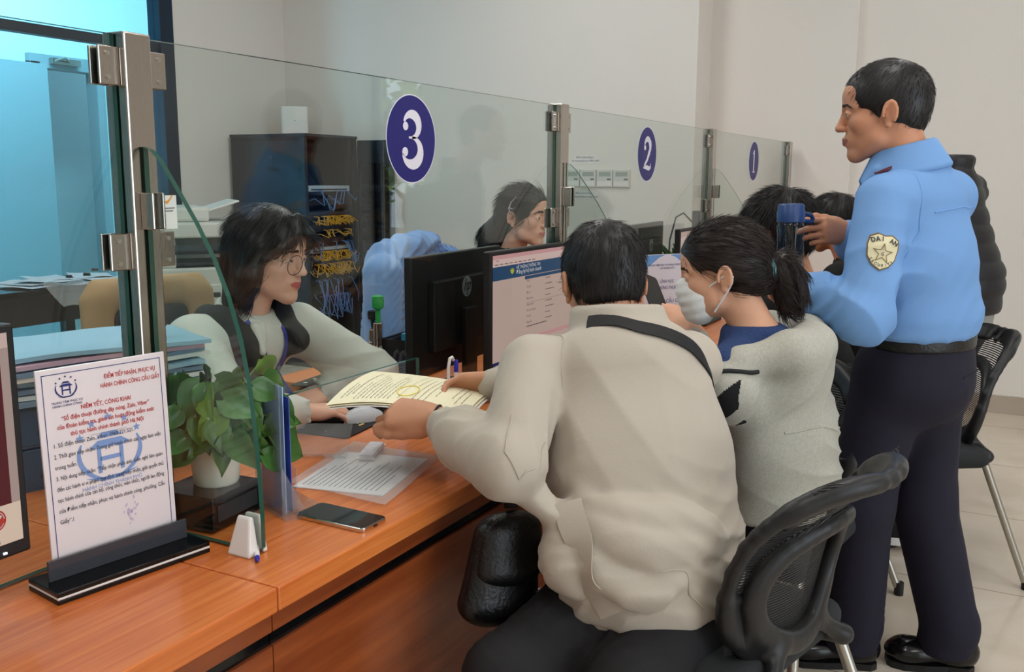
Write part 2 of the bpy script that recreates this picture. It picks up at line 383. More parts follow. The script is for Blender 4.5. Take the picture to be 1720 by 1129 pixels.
# ------------------------------------------------------------------ the room
def struct(name, mb, mats, bevel=0):
    o = mb.build(name, mats, None, bevel=bevel); return tag(o, kind='structure')
def floor_mat():
    m = bpy.data.materials.new('beige_floor_tile'); m.use_nodes = True; nt = m.node_tree; b = nt.nodes['Principled BSDF']; L = nt.links.new
    t = nt.nodes.new('ShaderNodeTexCoord'); br = nt.nodes.new('ShaderNodeTexBrick'); br.offset = 0; br.inputs['Scale'].default_value = 1
    br.inputs['Brick Width'].default_value = .82; br.inputs['Row Height'].default_value = .82; br.inputs['Mortar Size'].default_value = .0025; br.inputs['Mortar Smooth'].default_value = .1
    mp = nt.nodes.new('ShaderNodeMapping'); mp.inputs['Location'].default_value = (.63, -.55, 0)
    L(t.outputs['Object'], mp.inputs[0]); L(mp.outputs[0], br.inputs[0])
    n = nt.nodes.new('ShaderNodeTexNoise'); n.inputs['Scale'].default_value = 2.4; n.inputs['Detail'].default_value = 8; n.inputs['Distortion'].default_value = 1.2
    r = nt.nodes.new('ShaderNodeValToRGB'); r.color_ramp.elements[0].color = c(196, 182, 164)+(1,); r.color_ramp.elements[1].color = c(216, 205, 190)+(1,); r.color_ramp.elements[0].position = .3; r.color_ramp.elements[1].position = .75
    L(t.outputs['Object'], n.inputs[0]); L(n.outputs[0], r.inputs[0]); L(r.outputs[0], br.inputs['Color1']); L(r.outputs[0], br.inputs['Color2'])
    br.inputs['Mortar'].default_value = c(138, 122, 104)+(1,); L(br.outputs[0], b.inputs['Base Color']); b.inputs['Roughness'].default_value = .16; b.inputs['Specular IOR Level'].default_value = .5
    return m
XE, XP, YB, YF, XL, HC = 6.25, 5.96, 5.26, -4.2, -2.6, 3.6
struct('floor', MB().box((XL-.1, YF-.1, -.12), (8.5, 8.4, 0)), floor_mat())
struct('ceiling', MB().box((XL-.1, YF-.1, HC), (6.5, 8.4, HC+.1)), m_ceil)
# far end wall: a thicker stretch on the staff side, a shallow step near the visitors' aisle and a tall window beyond the frame
we = MB().box((XP, 1.886, 0), (6.6, YB+.1, HC)).box((XE, .975, 0), (6.6, 1.886, HC)).box((XE+.05, -1.5, 0), (6.6, .975, HC)).box((XE+.05, -2.1, 0), (6.6, -1.5, .5)).box((XE+.05, -2.1, 2.35), (6.6, -1.5, HC)).box((XE+.05, YF, 0), (6.6, -2.1, HC))
struct('wall_end', we, m_wall)
struct('baseboard_end', MB().box((XE+.035, -1.5, 0), (XE+.05, .975, .11)).box((XE-.015, .975, 0), (XE, 1.886, .11)).box((XP-.015, 1.886, 0), (XP, YB, .11)), m_skirt)
wf = MB()
for y in (-2.1, -1.55): wf.box((XE+.2, y, .5), (XE+.26, y+.05, 2.35))
for z in (.5, 1.75, 2.3): wf.box((XE+.2, -2.1, z), (XE+.26, -1.5, z+.05))
struct('window_1', wf, m_frame); struct('window_1_pane', MB().box((XE+.225, -2.07, .52), (XE+.235, -1.53, 2.33)), glass_mat('window_glass', (.96, .98, .98)))
struct('wall_front', MB().box((XL-.1, YF-.1, 0), (-1.1, YF, HC)).box((2.3, YF-.1, 0), (6.6, YF, HC)).box((-1.1, YF-.1, 2.9), (2.3, YF, HC)), m_wall)
struct('wall_left', MB().box((XL-.1, YF, 0), (XL, 8.4, HC)), m_wall)
# staff side: white wall at the corner, then a glazed partition in a dark blue frame
struct('wall_back', MB().box((4.83, YB, 0), (XP+.3, YB+.12, HC)), m_wall)
fr = MB().box((4.715, YB-.02, 0), (4.83, YB+.1, HC))
for x in (3.2, 1.4, -.6): fr.box((x, YB, 0), (x+.06, YB+.08, HC))
fr.box((XL, YB, 2.215), (4.72, YB+.08, 2.275)).box((XL, YB, 0), (4.72, YB+.08, .08)).box((XL, YB, HC-.06), (4.72, YB+.08, HC))
struct('window_2', fr, m_frame, .004); struct('window_2_pane', MB().box((XL, YB+.035, .08), (4.715, YB+.045, HC-.06)), m_tint)
# the room seen through the partition
m_annex = mat('annex_paint', c(225, 228, 230), .85); m_doorgrey = mat('door_grey', c(150, 162, 168), .5)
struct('wall_annex', MB().box((XL, 8.3, 0), (8.4, 8.4, HC)).box((8.3, 5.4, 0), (8.4, 8.4, HC)).box((XP+.3, 5.26, 0), (8.4, 5.36, HC)), m_annex)
struct('wall_annex_door', MB().box((5.78, 7.2, 0), (8.3, 7.28, HC)).box((5.08, 7.2, 2.34), (5.78, 7.28, HC)).box((3.9, 7.2, 0), (5.08, 7.28, 2.34)).box((3.9, 7.2, 2.34), (5.08, 7.28, HC)), m_annex)
dr = MB().box((5.08, 7.14, 0), (5.17, 7.28, 2.3)).box((5.70, 7.14, 0), (5.78, 7.28, 2.3)).box((5.08, 7.14, 2.25), (5.78, 7.28, 2.36))
struct('door_1_frame', dr, m_doorgrey, .004)
dl = struct('door_1', MB().box((4.28, 6.96, .01), (5.1, 7.0, 2.26)), m_doorgrey, .003)
MB().cbox((5.38, 7.11, 2.31), (.26, .05, .05)).tube([(5.42, 7.1, 2.31), (5.3, 7.0, 2.335), (5.2, 6.99, 2.3)], .009).build('door_closer', m_steel, dl, world=True)
wf = MB().box((3.82, 7.18, 2.0), (3.9, 7.3, HC)).box((1.0, 7.18, 2.0), (1.08, 7.3, HC)).box((1.0, 7.18, 2.2), (3.9, 7.3, 2.28))
struct('window_3', wf, m_frame); struct('wall_annex_low', MB().box((XL, 7.2, 0), (3.82, 7.28, 2.0)), m_annex)
# greenery outside the end window
m_leafout = mat('tree_leaves', c(158, 176, 92), .7, noise=(6, .5)); m_bark = mat('bark', c(84, 70, 56), .9); m_ground = mat('outdoor_ground', c(150, 148, 138), .9)
struct('ground', MB().box((6.6, -14, -.14), (22, 6, -.02)), m_ground)
def tree(x, y, h, seed, label):
    t = thing('tree', label, 'tree', (x, y, -.02)); rnd = np.random.RandomState(seed); tr = MB()
    tr.tube([(0, 0, 0), (.05, .03, h*.4), (-.05, .1, h*.75)], [.12, .1, .05], 8)
    tr.build('trunk', m_bark, t, True, world=False)
    lf = MB()
    for i in range(900):
        d = rnd.normal(size=3); d /= np.linalg.norm(d); p = d*np.array([1.2, 1.3, h*.36])*rnd.uniform(.55, 1)+[0, 0, h*.66]; a = nrm(rnd.normal(size=3)); b = nrm(np.cross(a, d)); s = rnd.uniform(.07, .16)
        lf.add([p-a*s, p+b*s*.5, p+a*s, p-b*s*.5], [(0, 1, 2, 3)])
    lf.build('crown', m_leafout, t, world=False)
tree(9.4, -4.2, 3.6, 1, 'leafy tree standing outside the end window')

# ------------------------------------------------------------------ counter: one desk unit per window
YG, ZC, ZG, PX = 1.34, .76, 1.618, [1.133+1.6715*k for k in range(4)]
names = ['orange wood counter desk nearest the camera, carrying the upright notice in its black stand', 'orange wood counter desk under glass number 3, papers and phone on it', 'orange wood counter desk under glass number 2, beyond the man in the beige jacket', 'orange wood counter desk under glass number 1, against the end wall']
xs = [-1.2, 1.045, 2.80, 4.476, 6.235]
for k in range(4):
    x0, x1 = xs[k]+.0012, xs[k+1]-.0012
    t = thing('counter_desk', names[k], 'counter', ((x0+x1)/2, 1.4, 0), group='service counter desks')
    (MB().box((x0, .97, .7195), (x1, 2.02, ZC)) if k == 0 else MB().prism([(x0, .97), (x1, .97), (x1, 2.05), ((2.2, 3.75)[k-1], 2.05), ((2.2, 3.75)[k-1], 1.82), ((1.60, 3.02)[k-1], 1.82), ((1.60, 3.02)[k-1], 2.05), (x0, 2.05)], .7195, ZC) if k < 3 else MB().prism([(x0, .97), (x1, .97), (x1, 1.88), (5.95, 1.88), (5.95, 2.02), (x0, 2.02)], .7195, ZC)).build('worktop', m_wood, t, bevel=.003)
    MB().box((x0, .985, .683), (x1, 1.0, .7195)).build('top_rail', m_panel, t)
    MB().box((x0, .985, 0), (x1, 1.0, .659)).build('front_panel', m_panel, t)
    for xx in (x0, x1-.02): MB().box((xx, 1.0, 0), (xx+.02, 1.87, .7195)).build('side_panel', m_panel, t)
    MB().box((x0, .992, .659), (x1, .999, .683)).build('shadow_groove', m_gloss, t)

# ------------------------------------------------------------------ glass screens, posts and wings
def channel(mb, base, tip, cx, cz, along_x, h=.062):
    """U-shaped clamp folded from sheet: two cheeks either side of the glass joined by a web at the post"""
    g, o_ = .008, .0135; P = [(base, -o_), (tip, -o_), (tip, -g), (base+.006*(1 if tip > base else -1), -g), (base+.006*(1 if tip > base else -1), g), (tip, g), (tip, o_), (base, o_)]
    if tip < base: P = P[::-1]
    R = np.eye(3) if along_x else np.array([[0, -1., 0], [1, 0, 0], [0, 0, 1]])
    mb.prism(P, -h/2, h/2, 0, R, (cx, YG, cz)); return mb
plabel = ['square steel post nearest the camera, between the near pane and glass number 3', 'square steel post between glass number 3 and number 2', 'square steel post between glass number 2 and number 1', 'last square steel post, standing against the end wall']
for k, x in enumerate(PX):
    t = thing('partition_post', plabel[k], 'post', (x, YG, ZC), group='steel posts of the glass screen')
    MB().box((x-.0275, YG-.026, ZC), (x+.0275, YG+.026, ZG+.004)).build('column', m_steel, t, bevel=.003)
    for s in (-1, 1):
        for z in (1.566, 1.262):
            if k == 3 and s == 1 and z < 1.5: continue
            cl = channel(MB(), s*.0275, s*.068, x, z, True).build('clamp', m_steel, t, bevel=.002)
            for dz in (-.019, .019): MB().tube([(x+s*.052, YG-.0135, z+dz), (x+s*.052, YG-.0165, z+dz)], .004, 10).build('screw', m_chrome, cl)
    if k < 3:
        for z in (1.330,) + (() if k else (.95,)): channel(MB(), -.026, -.056, x, z, False).build('clamp', m_steel, t, bevel=.002)
def pane(label, x0, x1, cut=None, num=None):
    g = .030; a, b = x0+g, x1-g; y0, y1 = YG-.005, YG+.005; z0 = ZC+.004
    poly = [(a, .932 if cut else z0), (b, z0), (b, ZG), (a, ZG)]
    if cut: poly = [(a, .932), (cut, .932), (cut, z0), (b, z0), (b, ZG), (a, ZG)]
    n = len(poly); R = np.array([[1, 0, 0], [0, 0, -1], [0, 1, 0.]])
    mb = MB(); V = [(p[0], y0, p[1]) for p in poly]+[(p[0], y1, p[1]) for p in poly]
    mb.add(V, [tuple(range(n)), tuple(range(2*n-1, n-1, -1))], 0); mb.add(V, [(i, n+i, n+(i+1)%n, (i+1)%n) for i in range(n)], 1)
    o = tag(mb.build('glass_screen', [m_glass, m_edge], None), label, 'glass screen', 'glass screens of the counter'); return o
near = pane('near glass screen left of the first post, with no number on it', -1.1, PX[0])
p3 = pane('glass screen carrying the round blue number 3', PX[0], PX[1], cut=1.985)
p2 = pane('glass screen carrying the round blue number 2', PX[1], PX[2], cut=3.66)
p1 = pane('glass screen carrying the round blue number 1', PX[2], PX[3], cut=5.33)
def digit(n):
    """outline strokes of a heavy serif numeral, height 1: list of (spine points, half widths) and discs"""
    A = lambda cx, cy, r, a0, a1, k=16, ry=None: [(cx+r*math.cos(math.radians(a0+(a1-a0)*i/k)), cy+(ry or r)*math.sin(math.radians(a0+(a1-a0)*i/k))) for i in range(k+1)]
    if n == 1: return [([(0, 0), (0, .98)], .085), ([(-.17, .025), (.17, .025)], .028), ([(-.16, .80), (-.1, .86), (-.02, .95)], [.03, .035, .05])], []
    if n == 2:
        top = A(.0, .74, .20, 170, -40, 20, .235); return [(top, [.03+.065*max(0, math.sin(i/20*PI))**.8+(.03 if i > 12 else 0) for i in range(21)]), ([top[-1], (-.0, .33), (-.2, .13)], [.09, .06, .04]), ([(-.25, .075), (-.05, .09), (.12, .055), (.235, .09), (.25, .22)], [.03, .07, .075, .05, .015])], [((-.17, .70), .085)]
    up_ = A(-.01, .755, .205, 160, -85, 20, .225); lo_ = A(-.01, .27, .245, 82, -165, 22, .26)
    return [(up_, [.03+.075*max(0, math.sin(i/20*PI))**1.2 for i in range(21)]), (lo_, [.025+.095*max(0, math.sin(i/22*PI))**1.2 for i in range(23)]), ([(-.08, .53), (.03, .53)], .022)], [((-.165, .745), .082), ((-.185, .25), .09)]
def number(pn, n, x, z, r=.107):
    m = MB(); yy = YG-.0056
    def disc(rad, y, mi): m.add([(x+rad*math.cos(a), y, z+rad*math.sin(a)) for a in np.linspace(0, 2*PI, 65)[:-1]], [tuple(range(64))], mi)
    disc(r, yy, 1); disc(r*.975, yy-.0003, 0)
    o = m.build('number_sticker', [m_blue, m_stick], pn)
    d = MB(); h = r*1.16; strokes, dots = digit(n)
    for sp, w in strokes:
        P = np.array(sp, float)*[1.28, 1]; T = np.gradient(P, axis=0); T /= np.linalg.norm(T, axis=1)[:, None]; Nn = np.stack([-T[:, 1], T[:, 0]], 1); w = np.broadcast_to(np.asarray(w, float), (len(P),))[:, None]
        Lp, Rp = P+Nn*w, P-Nn*w; V = [(x+q[0]*h, yy-.0006, z+(q[1]-.5)*h) for q in np.concatenate([Lp, Rp])]; k = len(P)
        d.add(V, [(i, i+1, k+i+1, k+i) for i in range(k-1)])
    for (cx, cy), rr in dots: d.add([(x+(cx*1.28+rr*1.1*math.cos(a))*h, yy-.0006, z+(cy-.5+rr*math.sin(a))*h) for a in np.linspace(0, 2*PI, 25)[:-1]], [tuple(range(24))])
    d.build('numeral', m_stick, o)
number(p3, 3, 1.962, 1.481); number(p2, 2, 3.615, 1.484); number(p1, 1, 5.302, 1.486)
wl = ['clear curved side wing of glass at the nearest post, in front of the potted plant', 'clear curved side wing of glass at the post between number 3 and number 2', 'clear curved side wing of glass at the post between number 2 and number 1']
prof = [(1.309, ZC+.004), (1.309, 1.437), (1.295, 1.432), (1.275, 1.415), (1.237, 1.365), (1.198, 1.312), (1.163, 1.255), (1.135, 1.195), (1.112, 1.125), (1.097, 1.05), (1.089, .98), (1.083, .9), (1.080, .82), (1.080, ZC+.012), (1.088, ZC+.004)]
for k in range(3):
    x = PX[k]; n = len(prof); V = [(x-.005, y, z) for y, z in prof]+[(x+.005, y, z) for y, z in prof]; mb = MB()
    mb.add(V, [tuple(range(n)), tuple(range(2*n-1, n-1, -1))], 0); mb.add(V, [(i, n+i, n+(i+1)%n, (i+1)%n) for i in range(n)], 1)
    w = tag(mb.build('glass_wing', [m_glass, m_edge], None), wl[k], 'glass wing', 'curved glass wings of the counter')
    ck = thing('wing_clip', ['white plastic clip holding the bottom corner of the nearest curved glass wing', 'white plastic clip under the curved glass wing left of number 2', 'white plastic clip under the curved glass wing left of number 1'][k], 'clip', (x, 1.11, ZC), group='white clips under the glass wings')
    for s in (-1, 1):
        m = MB(); a0, a1 = (.0055, .030) if s < 0 else (.0055, .016); hh = .066
        m.add([(s*a0, -.026, 0), (s*a1, -.026, 0), (s*a1, .026, 0), (s*a0, .026, 0), (s*a0, -.016, hh), (s*(a0+.008), -.014, hh), (s*(a0+.008), .014, hh), (s*a0, .016, hh)], [(3,2,1,0),(4,5,6,7),(0,1,5,4),(1,2,6,5),(2,3,7,6),(3,0,4,7)] if s > 0 else [(0,1,2,3),(7,6,5,4),(4,5,1,0),(5,6,2,1),(6,7,3,2),(7,4,0,3)])
        m.build('jaw', m_white, ck, world=False, bevel=.004)
# small sticker on glass 3 beside the first post
st = MB().add([(1.176, YG-.0056, 1.296), (1.216, YG-.0056, 1.296), (1.216, YG-.0056, 1.355), (1.176, YG-.0056, 1.355)], [(0, 1, 2, 3)]).build('paper_sticker', m_paper, p3)
ms = MB(); bird = [(-.011, .004), (-.006, 0), (-.001, .001), (.004, .004), (.009, .010), (.013, .012), (.007, .003), (.001, -.004), (-.004, -.004)]
ms.add([(1.196+a, YG-.0062, 1.345+b) for a, b in bird], [tuple(range(len(bird)))], 0)
for i, w in enumerate((.030, .022)): ms.add([(1.196-w/2, YG-.0062, 1.332-i*.005), (1.196+w/2, YG-.0062, 1.332-i*.005), (1.196+w/2, YG-.0062, 1.3335-i*.005), (1.196-w/2, YG-.0062, 1.3335-i*.005)], [(0, 1, 2, 3)], 1)
ms.build('printed_mark', [mat('ink_orange', c(236, 150, 40), .6), m_ink], st)
# ------------------------------------------------------------------ screens and monitors
def emis(name, col, s=1.0):
    m = mat(name, tuple(x*.05 for x in col), .25, emit=(col, s)); return m
e_pink, e_pale, e_navy, e_cream, e_grey, e_text, e_white, e_red, e_yel, e_task = (emis('screen_'+n, c(*v), .82) for n, v in dict(pink=(214, 160, 160), pale=(226, 196, 188), navy=(30, 74, 112), cream=(206, 180, 168), grey=(188, 164, 156), text=(92, 78, 84), white=(226, 224, 226), red=(196, 60, 50), yellow=(190, 190, 60), taskbar=(30, 44, 92)).items())
e_maroon, e_ivory = emis('screen_maroon', c(84, 14, 28)), emis('screen_ivory', c(224, 200, 180))
SM = [e_pink, e_pale, e_navy, e_cream, e_grey, e_text, e_white, e_red, e_yel, e_task, e_maroon, e_ivory]
EX, EZ = np.array([1., 0, 0]), np.array([0, 0, 1.])
def page_form(mb, w, h):
    r = lambda x0, z0, x1, z1, mi, y=-.0126: mb.add([(x0*w-w/2, y, z0*h-h/2), (x1*w-w/2, y, z0*h-h/2), (x1*w-w/2, y, z1*h-h/2), (x0*w-w/2, y, z1*h-h/2)], [(0, 1, 2, 3)], mi)
    t = lambda s, x, z, sz, mi=5: put_text(mb, s, sz, (x*w-w/2, -.0130, z*h-h/2), EX, EZ, mi, lift=0)
    r(0, 0, 1, .06, 9); r(0, .06, 1, .78, 3); r(0, .06, .2, .78, 4); r(0, .78, 1, .90, 2); r(0, .90, 1, .965, 1); r(0, .965, 1, 1, 0)
    for k in range(9): r(.02+k*.05, .915, .055+k*.05, .922, 5, -.0128)
    t('www', .03, .945, .008); t('HỆ THỐNG THÔNG TIN', .245, .855, .0135, 6); t('Đăng ký hộ kinh doanh', .245, .81, .0165, 6)
    for a in (-40, -20, 0, 20, 40):
        d = np.array([math.sin(math.radians(a)), 0, math.cos(math.radians(a))])*.02; o = np.array([.20*w-w/2, -.013, .815*h-h/2]); s = np.array([d[2], 0, -d[0]])*.16
        mb.add([o, o+d*.5+s, o+d, o+d*.5-s], [(0, 1, 2, 3)], 8)
    for k, s in enumerate(('Mã số', 'Tên hộ', 'Địa chỉ', 'Điện thoại', 'Ngành nghề', 'Vốn kinh doanh', 'Chủ hộ', 'Ngày cấp')): t(s, .36, .72-k*.055, .009); r(.58, .722-k*.055, .58+.06+.05*((k*7) % 3)/2, .728-k*.055, 5, -.0128)
    r(.34, .745, .98, .775, 2, -.0127); r(.36, .52, .98, .53, 4, -.0128); r(.36, .30, .60, .308, 5, -.0128); r(.36, .17, .9, .205, 0, -.0128); t('Thông báo', .37, .18, .009, 7); r(.37, .10, .42, .13, 5, -.0128)
def page_red(mb, w, h):
    r = lambda x0, z0, x1, z1, mi, y=-.0126: mb.add([(x0*w-w/2, y, z0*h-h/2), (x1*w-w/2, y, z0*h-h/2), (x1*w-w/2, y, z1*h-h/2), (x0*w-w/2, y, z1*h-h/2)], [(0, 1, 2, 3)], mi)
    r(0, 0, 1, .05, 11); r(0, .05, 1, .19, 11); r(0, .19, .975, .93, 10); r(.975, .19, 1, .93, 4); r(0, .93, 1, 1, 1)
    cx, cz, R_ = .925*w-w/2, .125*h-h/2, .016
    mb.add([(cx+R_*math.cos(a), -.0128, cz+R_*math.sin(a)) for a in np.linspace(0, 2*PI, 33)[:-1]], [tuple(range(32))], 7)
    mb.add([(cx+q[0], -.0130, cz+q[1]) for q in ((-.009, .001), (-.007, .003), (-.002, -.003), (.008, .007), (.010, .005), (-.002, -.007))], [(0, 1, 2, 3, 4, 5)], 6)
    for a0 in (0, 2.1, 4.2):
        arc = [(cx+rr*math.cos(a), -.0129, cz+rr*math.sin(a)) for rr in (.0125, .0135) for a in np.linspace(a0, a0+1.6, 9)]; mb.add(arc, [(i, i+1, i+10, i+9) for i in range(8)], 6)
    put_text(mb, '9:56 SA', .008, (.885*w-w/2, -.0130, .030*h-h/2), EX, EZ, 5, lift=0); put_text(mb, '20/12/2024', .008, (.865*w-w/2, -.0130, .008*h-h/2), EX, EZ, 5, lift=0)
def page_box(mb, w, h):
    r = lambda x0, z0, x1, z1, mi, y=-.0126: mb.add([(x0*w-w/2, y, z0*h-h/2), (x1*w-w/2, y, z0*h-h/2), (x1*w-w/2, y, z1*h-h/2), (x0*w-w/2, y, z1*h-h/2)], [(0, 1, 2, 3)], mi)
    r(0, 0, 1, 1, 3); r(0, .93, 1, 1, 4); r(.25, .42, .95, .80, 7); r(.12, .1, .2, .85, 4, -.0127)
m_logo = mat('logo_silver', c(150, 158, 160), .4, .3)
def monitor(label, x, y, head, page=None, logo=False, w=.53, h=.305, z0=.085, tilt=0):
    """faces local -Y; origin where its foot stands on the counter"""
    t = thing('computer_monitor', label, 'monitor', (x, y, ZC), head, 'flat computer monitors on the counter')
    zc = z0+h/2+.02; mv = lambda mb: mb
    def up_(mb): mb.v = [tuple(np.array(p)+(0, 0, zc)) for p in mb.v]; return mb
    ca = up_(MB().box((-w/2-.012, -.012, -h/2-.022), (w/2+.012, .012, h/2+.012)).box((-w*.36, .012, -h*.36), (w*.36, .034, h*.30))).build('housing', m_black, t, world=False, bevel=.004)
    if page:
        pm = MB(); page(pm, w, h); up_(pm).build('screen', SM, t, world=False)
    else: up_(MB().add([(-w/2, -.0125, -h/2), (w/2, -.0125, -h/2), (w/2, -.0125, h/2), (-w/2, -.0125, h/2)], [(0, 1, 2, 3)])).build('screen', SM[3], t, world=False)
    MB().box((-.035, .034, .006), (.035, .052, zc)).build('stand_neck', m_black, t, world=False, bevel=.003)
    MB().prism([(-.12, -.09), (.12, -.09), (.13, -.06), (.12, .1), (-.12, .1), (-.13, -.06)], 0, .012).build('stand_foot', m_black, t, world=False, bevel=.003)
    up_(MB().cbox((w/2-.03, -.0135, -h/2-.013), (.005, .002, .003))).build('power_light', emis('led_white', (.75, .85, 1), 3), t, world=False)
    if logo:
        m = MB(); rr = .030; cx, cz, yy = 0, h*.20+0.0, .0345
        m.add([(cx+rr*math.cos(a), yy, cz+rr*math.sin(a)) for a in np.linspace(0, 2*PI, 49)[:-1]], [tuple(range(48))], 0)
        for xo, zz0, zz1 in ((-.016, -.012, .026), (-.004, -.012, .008), (.006, -.026, .010), (.018, -.010, .009)):
            sl = .35; m.add([(cx-(xo+zz0*sl), yy+.0006, cz+zz0), (cx-(xo+.005+zz0*sl), yy+.0006, cz+zz0), (cx-(xo+.005+zz1*sl), yy+.0006, cz+zz1), (cx-(xo+zz1*sl), yy+.0006, cz+zz1)], [(0, 1, 2, 3)], 1)
        for za, xa, xb in ((.006, -.008, .002), (.006, .010, .022), (-.011, .004, .016)): m.add([(cx-(xa+za*.35), yy+.0006, cz+za), (cx-(xb+za*.35), yy+.0006, cz+za), (cx-(xb+(za+.005)*.35), yy+.0006, cz+za+.005), (cx-(xa+(za+.005)*.35), yy+.0006, cz+za+.005)], [(0, 1, 2, 3)], 1)
        up_(m).build('maker_logo', [m_logo, m_black], t, world=False)
    return t
monitor('black monitor at the left edge showing a dark red page', .555, 1.262, 0, page_red)
monitor('black monitor facing the visitors, showing a form page under a blue header', 2.495, 1.262, 0, page_form, w=.555, h=.315)
monitor('black monitor seen from behind with a round silver logo, below number 3', 2.36, 1.452, PI+.06, None, True, w=.53, h=.30)
monitor('visitor-facing monitor behind the upright paper sign, with a red box on its page', 4.06, 1.255, 0, page_box)
monitor('black monitor seen from behind through glass number 2', 4.22, 1.56, PI+.06, None, True)

# ------------------------------------------------------------------ upright notice in the black stand
m_sheet = mat('notice_sheet', c(222, 212, 214), .35, coat=.5); m_wm = mat('watermark_blue', c(120, 146, 196), .5); m_stamp = mat('faded_stamp', c(196, 180, 206), .6); m_smoke = mat('dark_acrylic', c(60, 62, 68), .1)
def star(cx, cz, r, n=5, a0=PI/2): return [(cx+(r if i % 2 == 0 else r*.42)*math.cos(a0+i*PI/n), cz+(r if i % 2 == 0 else r*.42)*math.sin(a0+i*PI/n)) for i in range(2*n)]
def emblem(mb, cx, cz, r, mi, y):
    P = lambda pts: mb.add([(px, y, pz) for px, pz in pts], [tuple(range(len(pts)))], mi)
    for a0, a1 in ((150, 262), (278, 390)):                     # two strokes curving round below
        A = np.radians(np.linspace(a0, a1, 21)); w = .05+.10*np.sin(np.linspace(0, PI, 21))
        V = [(cx+r*math.cos(a), y, cz+r*.78*math.sin(a)) for a in A]+[(cx+r*(1-k)*math.cos(a), y, cz+r*.78*(1-k)*math.sin(a)) for a, k in zip(A, w)]
        mb.add(V, [(i, i+1, 22+i, 21+i) for i in range(20)], mi)
    P([(cx-.8*r, cz-.62*r), (cx-.3*r, cz-.80*r), (cx+.3*r, cz-.80*r), (cx+.8*r, cz-.62*r), (cx+.3*r, cz-.68*r), (cx-.3*r, cz-.68*r)])
    P([(cx-.62*r, cz+.22*r), (cx-.45*r, cz+.18*r), (cx+.45*r, cz+.18*r), (cx+.62*r, cz+.22*r), (cx+.36*r, cz+.40*r), (cx-.36*r, cz+.40*r)])
    P([(cx-.40*r, cz+.46*r), (cx+.40*r, cz+.46*r), (cx+.22*r, cz+.62*r), (cx-.22*r, cz+.62*r)])
    for sx in (-1, 1): P([(cx+sx*.40*r, cz-.55*r), (cx+sx*.28*r, cz-.55*r), (cx+sx*.28*r, cz+.2*r), (cx+sx*.40*r, cz+.2*r)][::sx])
    P([(cx-.32*r, cz-.20*r), (cx+.32*r, cz-.20*r), (cx+.32*r, cz-.08*r), (cx-.32*r, cz-.08*r)])
    for a in (150, 120, 90, 60, 30): P(star(cx+1.0*r*math.cos(math.radians(a)), cz+.1*r+.95*r*math.sin(math.radians(a)), .13*r))
t = thing('notice_stand', 'white printed notice with blue border and emblem, upright in a black striped stand', 'notice stand', (.975, 1.232, ZC), -.16)
base = MB().box((-.131, -.045, 0), (.131, .045, .0075), 0).box((-.131, -.045, .0075), (.131, .045, .0115), 1).box((-.131, -.045, .0115), (.131, .045, .019), 0)
base.build('stand_base', [m_gloss, m_white], t, world=False, bevel=.0015)
MB().box((-.119, .002, .019), (.119, .007, .052)).build('slot_lip', m_smoke, t, world=False, bevel=.001)
tl = .035; Rt = rotx(-tl); pw, ph = .214, .312
def onsheet(mb): mb.v = [tuple(Rt@np.array(p)+(0, .012, .030)) for p in mb.v]; return mb
pl = onsheet(MB().box((-pw/2, 0, 0), (pw/2, .004, ph))).build('sheet_holder', m_sheet, t, world=False, bevel=.001)
y0 = -.0004
bd = MB(); q = .0085
for (a, b, cc, d) in ((-pw/2+q, q, pw/2-q, q+.0012), (-pw/2+q, ph-q-.0012, pw/2-q, ph-q), (-pw/2+q, q, -pw/2+q+.0012, ph-q), (pw/2-q-.0012, q, pw/2-q, ph-q)): bd.add([(a, y0, b), (cc, y0, b), (cc, y0, d), (a, y0, d)], [(0, 1, 2, 3)])
onsheet(bd).build('printed_border', m_inkb, pl, world=False)
wm = MB(); emblem(wm, 0, .165, .055, 0, y0-.0002); put_text(wm, 'HÀNH CHÍNH THÀNH PHỐ', .0082, (0, y0, .112), EX, EZ, 0, 'CENTER', 0, .0001); onsheet(wm).build('watermark_emblem', m_wm, pl, world=False)
lg = MB(); emblem(lg, -.062, .279, .0175, 0, y0-.0002); put_text(lg, 'TRUNG TÂM PHỤC VỤ', .0048, (-.062, y0, .257), EX, EZ, 0, 'CENTER', .02, .0002); put_text(lg, 'HÀNH CHÍNH CÔNG', .0048, (-.062, y0, .2515), EX, EZ, 0, 'CENTER', .02, .0002); onsheet(lg).build('printed_emblem', m_inkb, pl, world=False)
rd = MB(); tx = lambda mb, s, sz, x, z, al='CENTER', b=0, sx=.86: put_text(mb, s, sz, (x, y0, z), EX, EZ, 0, al, b, .0005, sx)
tx(rd, 'ĐIỂM TIẾP NHẬN, PHỤC VỤ', .0098, .044, .284, b=.02, sx=.72); tx(rd, 'HÀNH CHÍNH CÔNG CẦU GIẤY', .0098, .044, .270, b=.02, sx=.72)
for i, s in enumerate(('NIÊM YẾT, CÔNG KHAI', '“Số điện thoại đường dây nóng, Zalo, Viber”', 'của Đoàn kiểm tra, giám sát hoạt động kiểm soát', 'thủ tục hành chính thành phố Hà Nội')): tx(rd, s, .0097, 0, .243-i*.0127, b=.025, sx=.82)
onsheet(rd).build('printed_red_text', m_inkr, pl, world=False)
bk = MB(); Lx = -.090
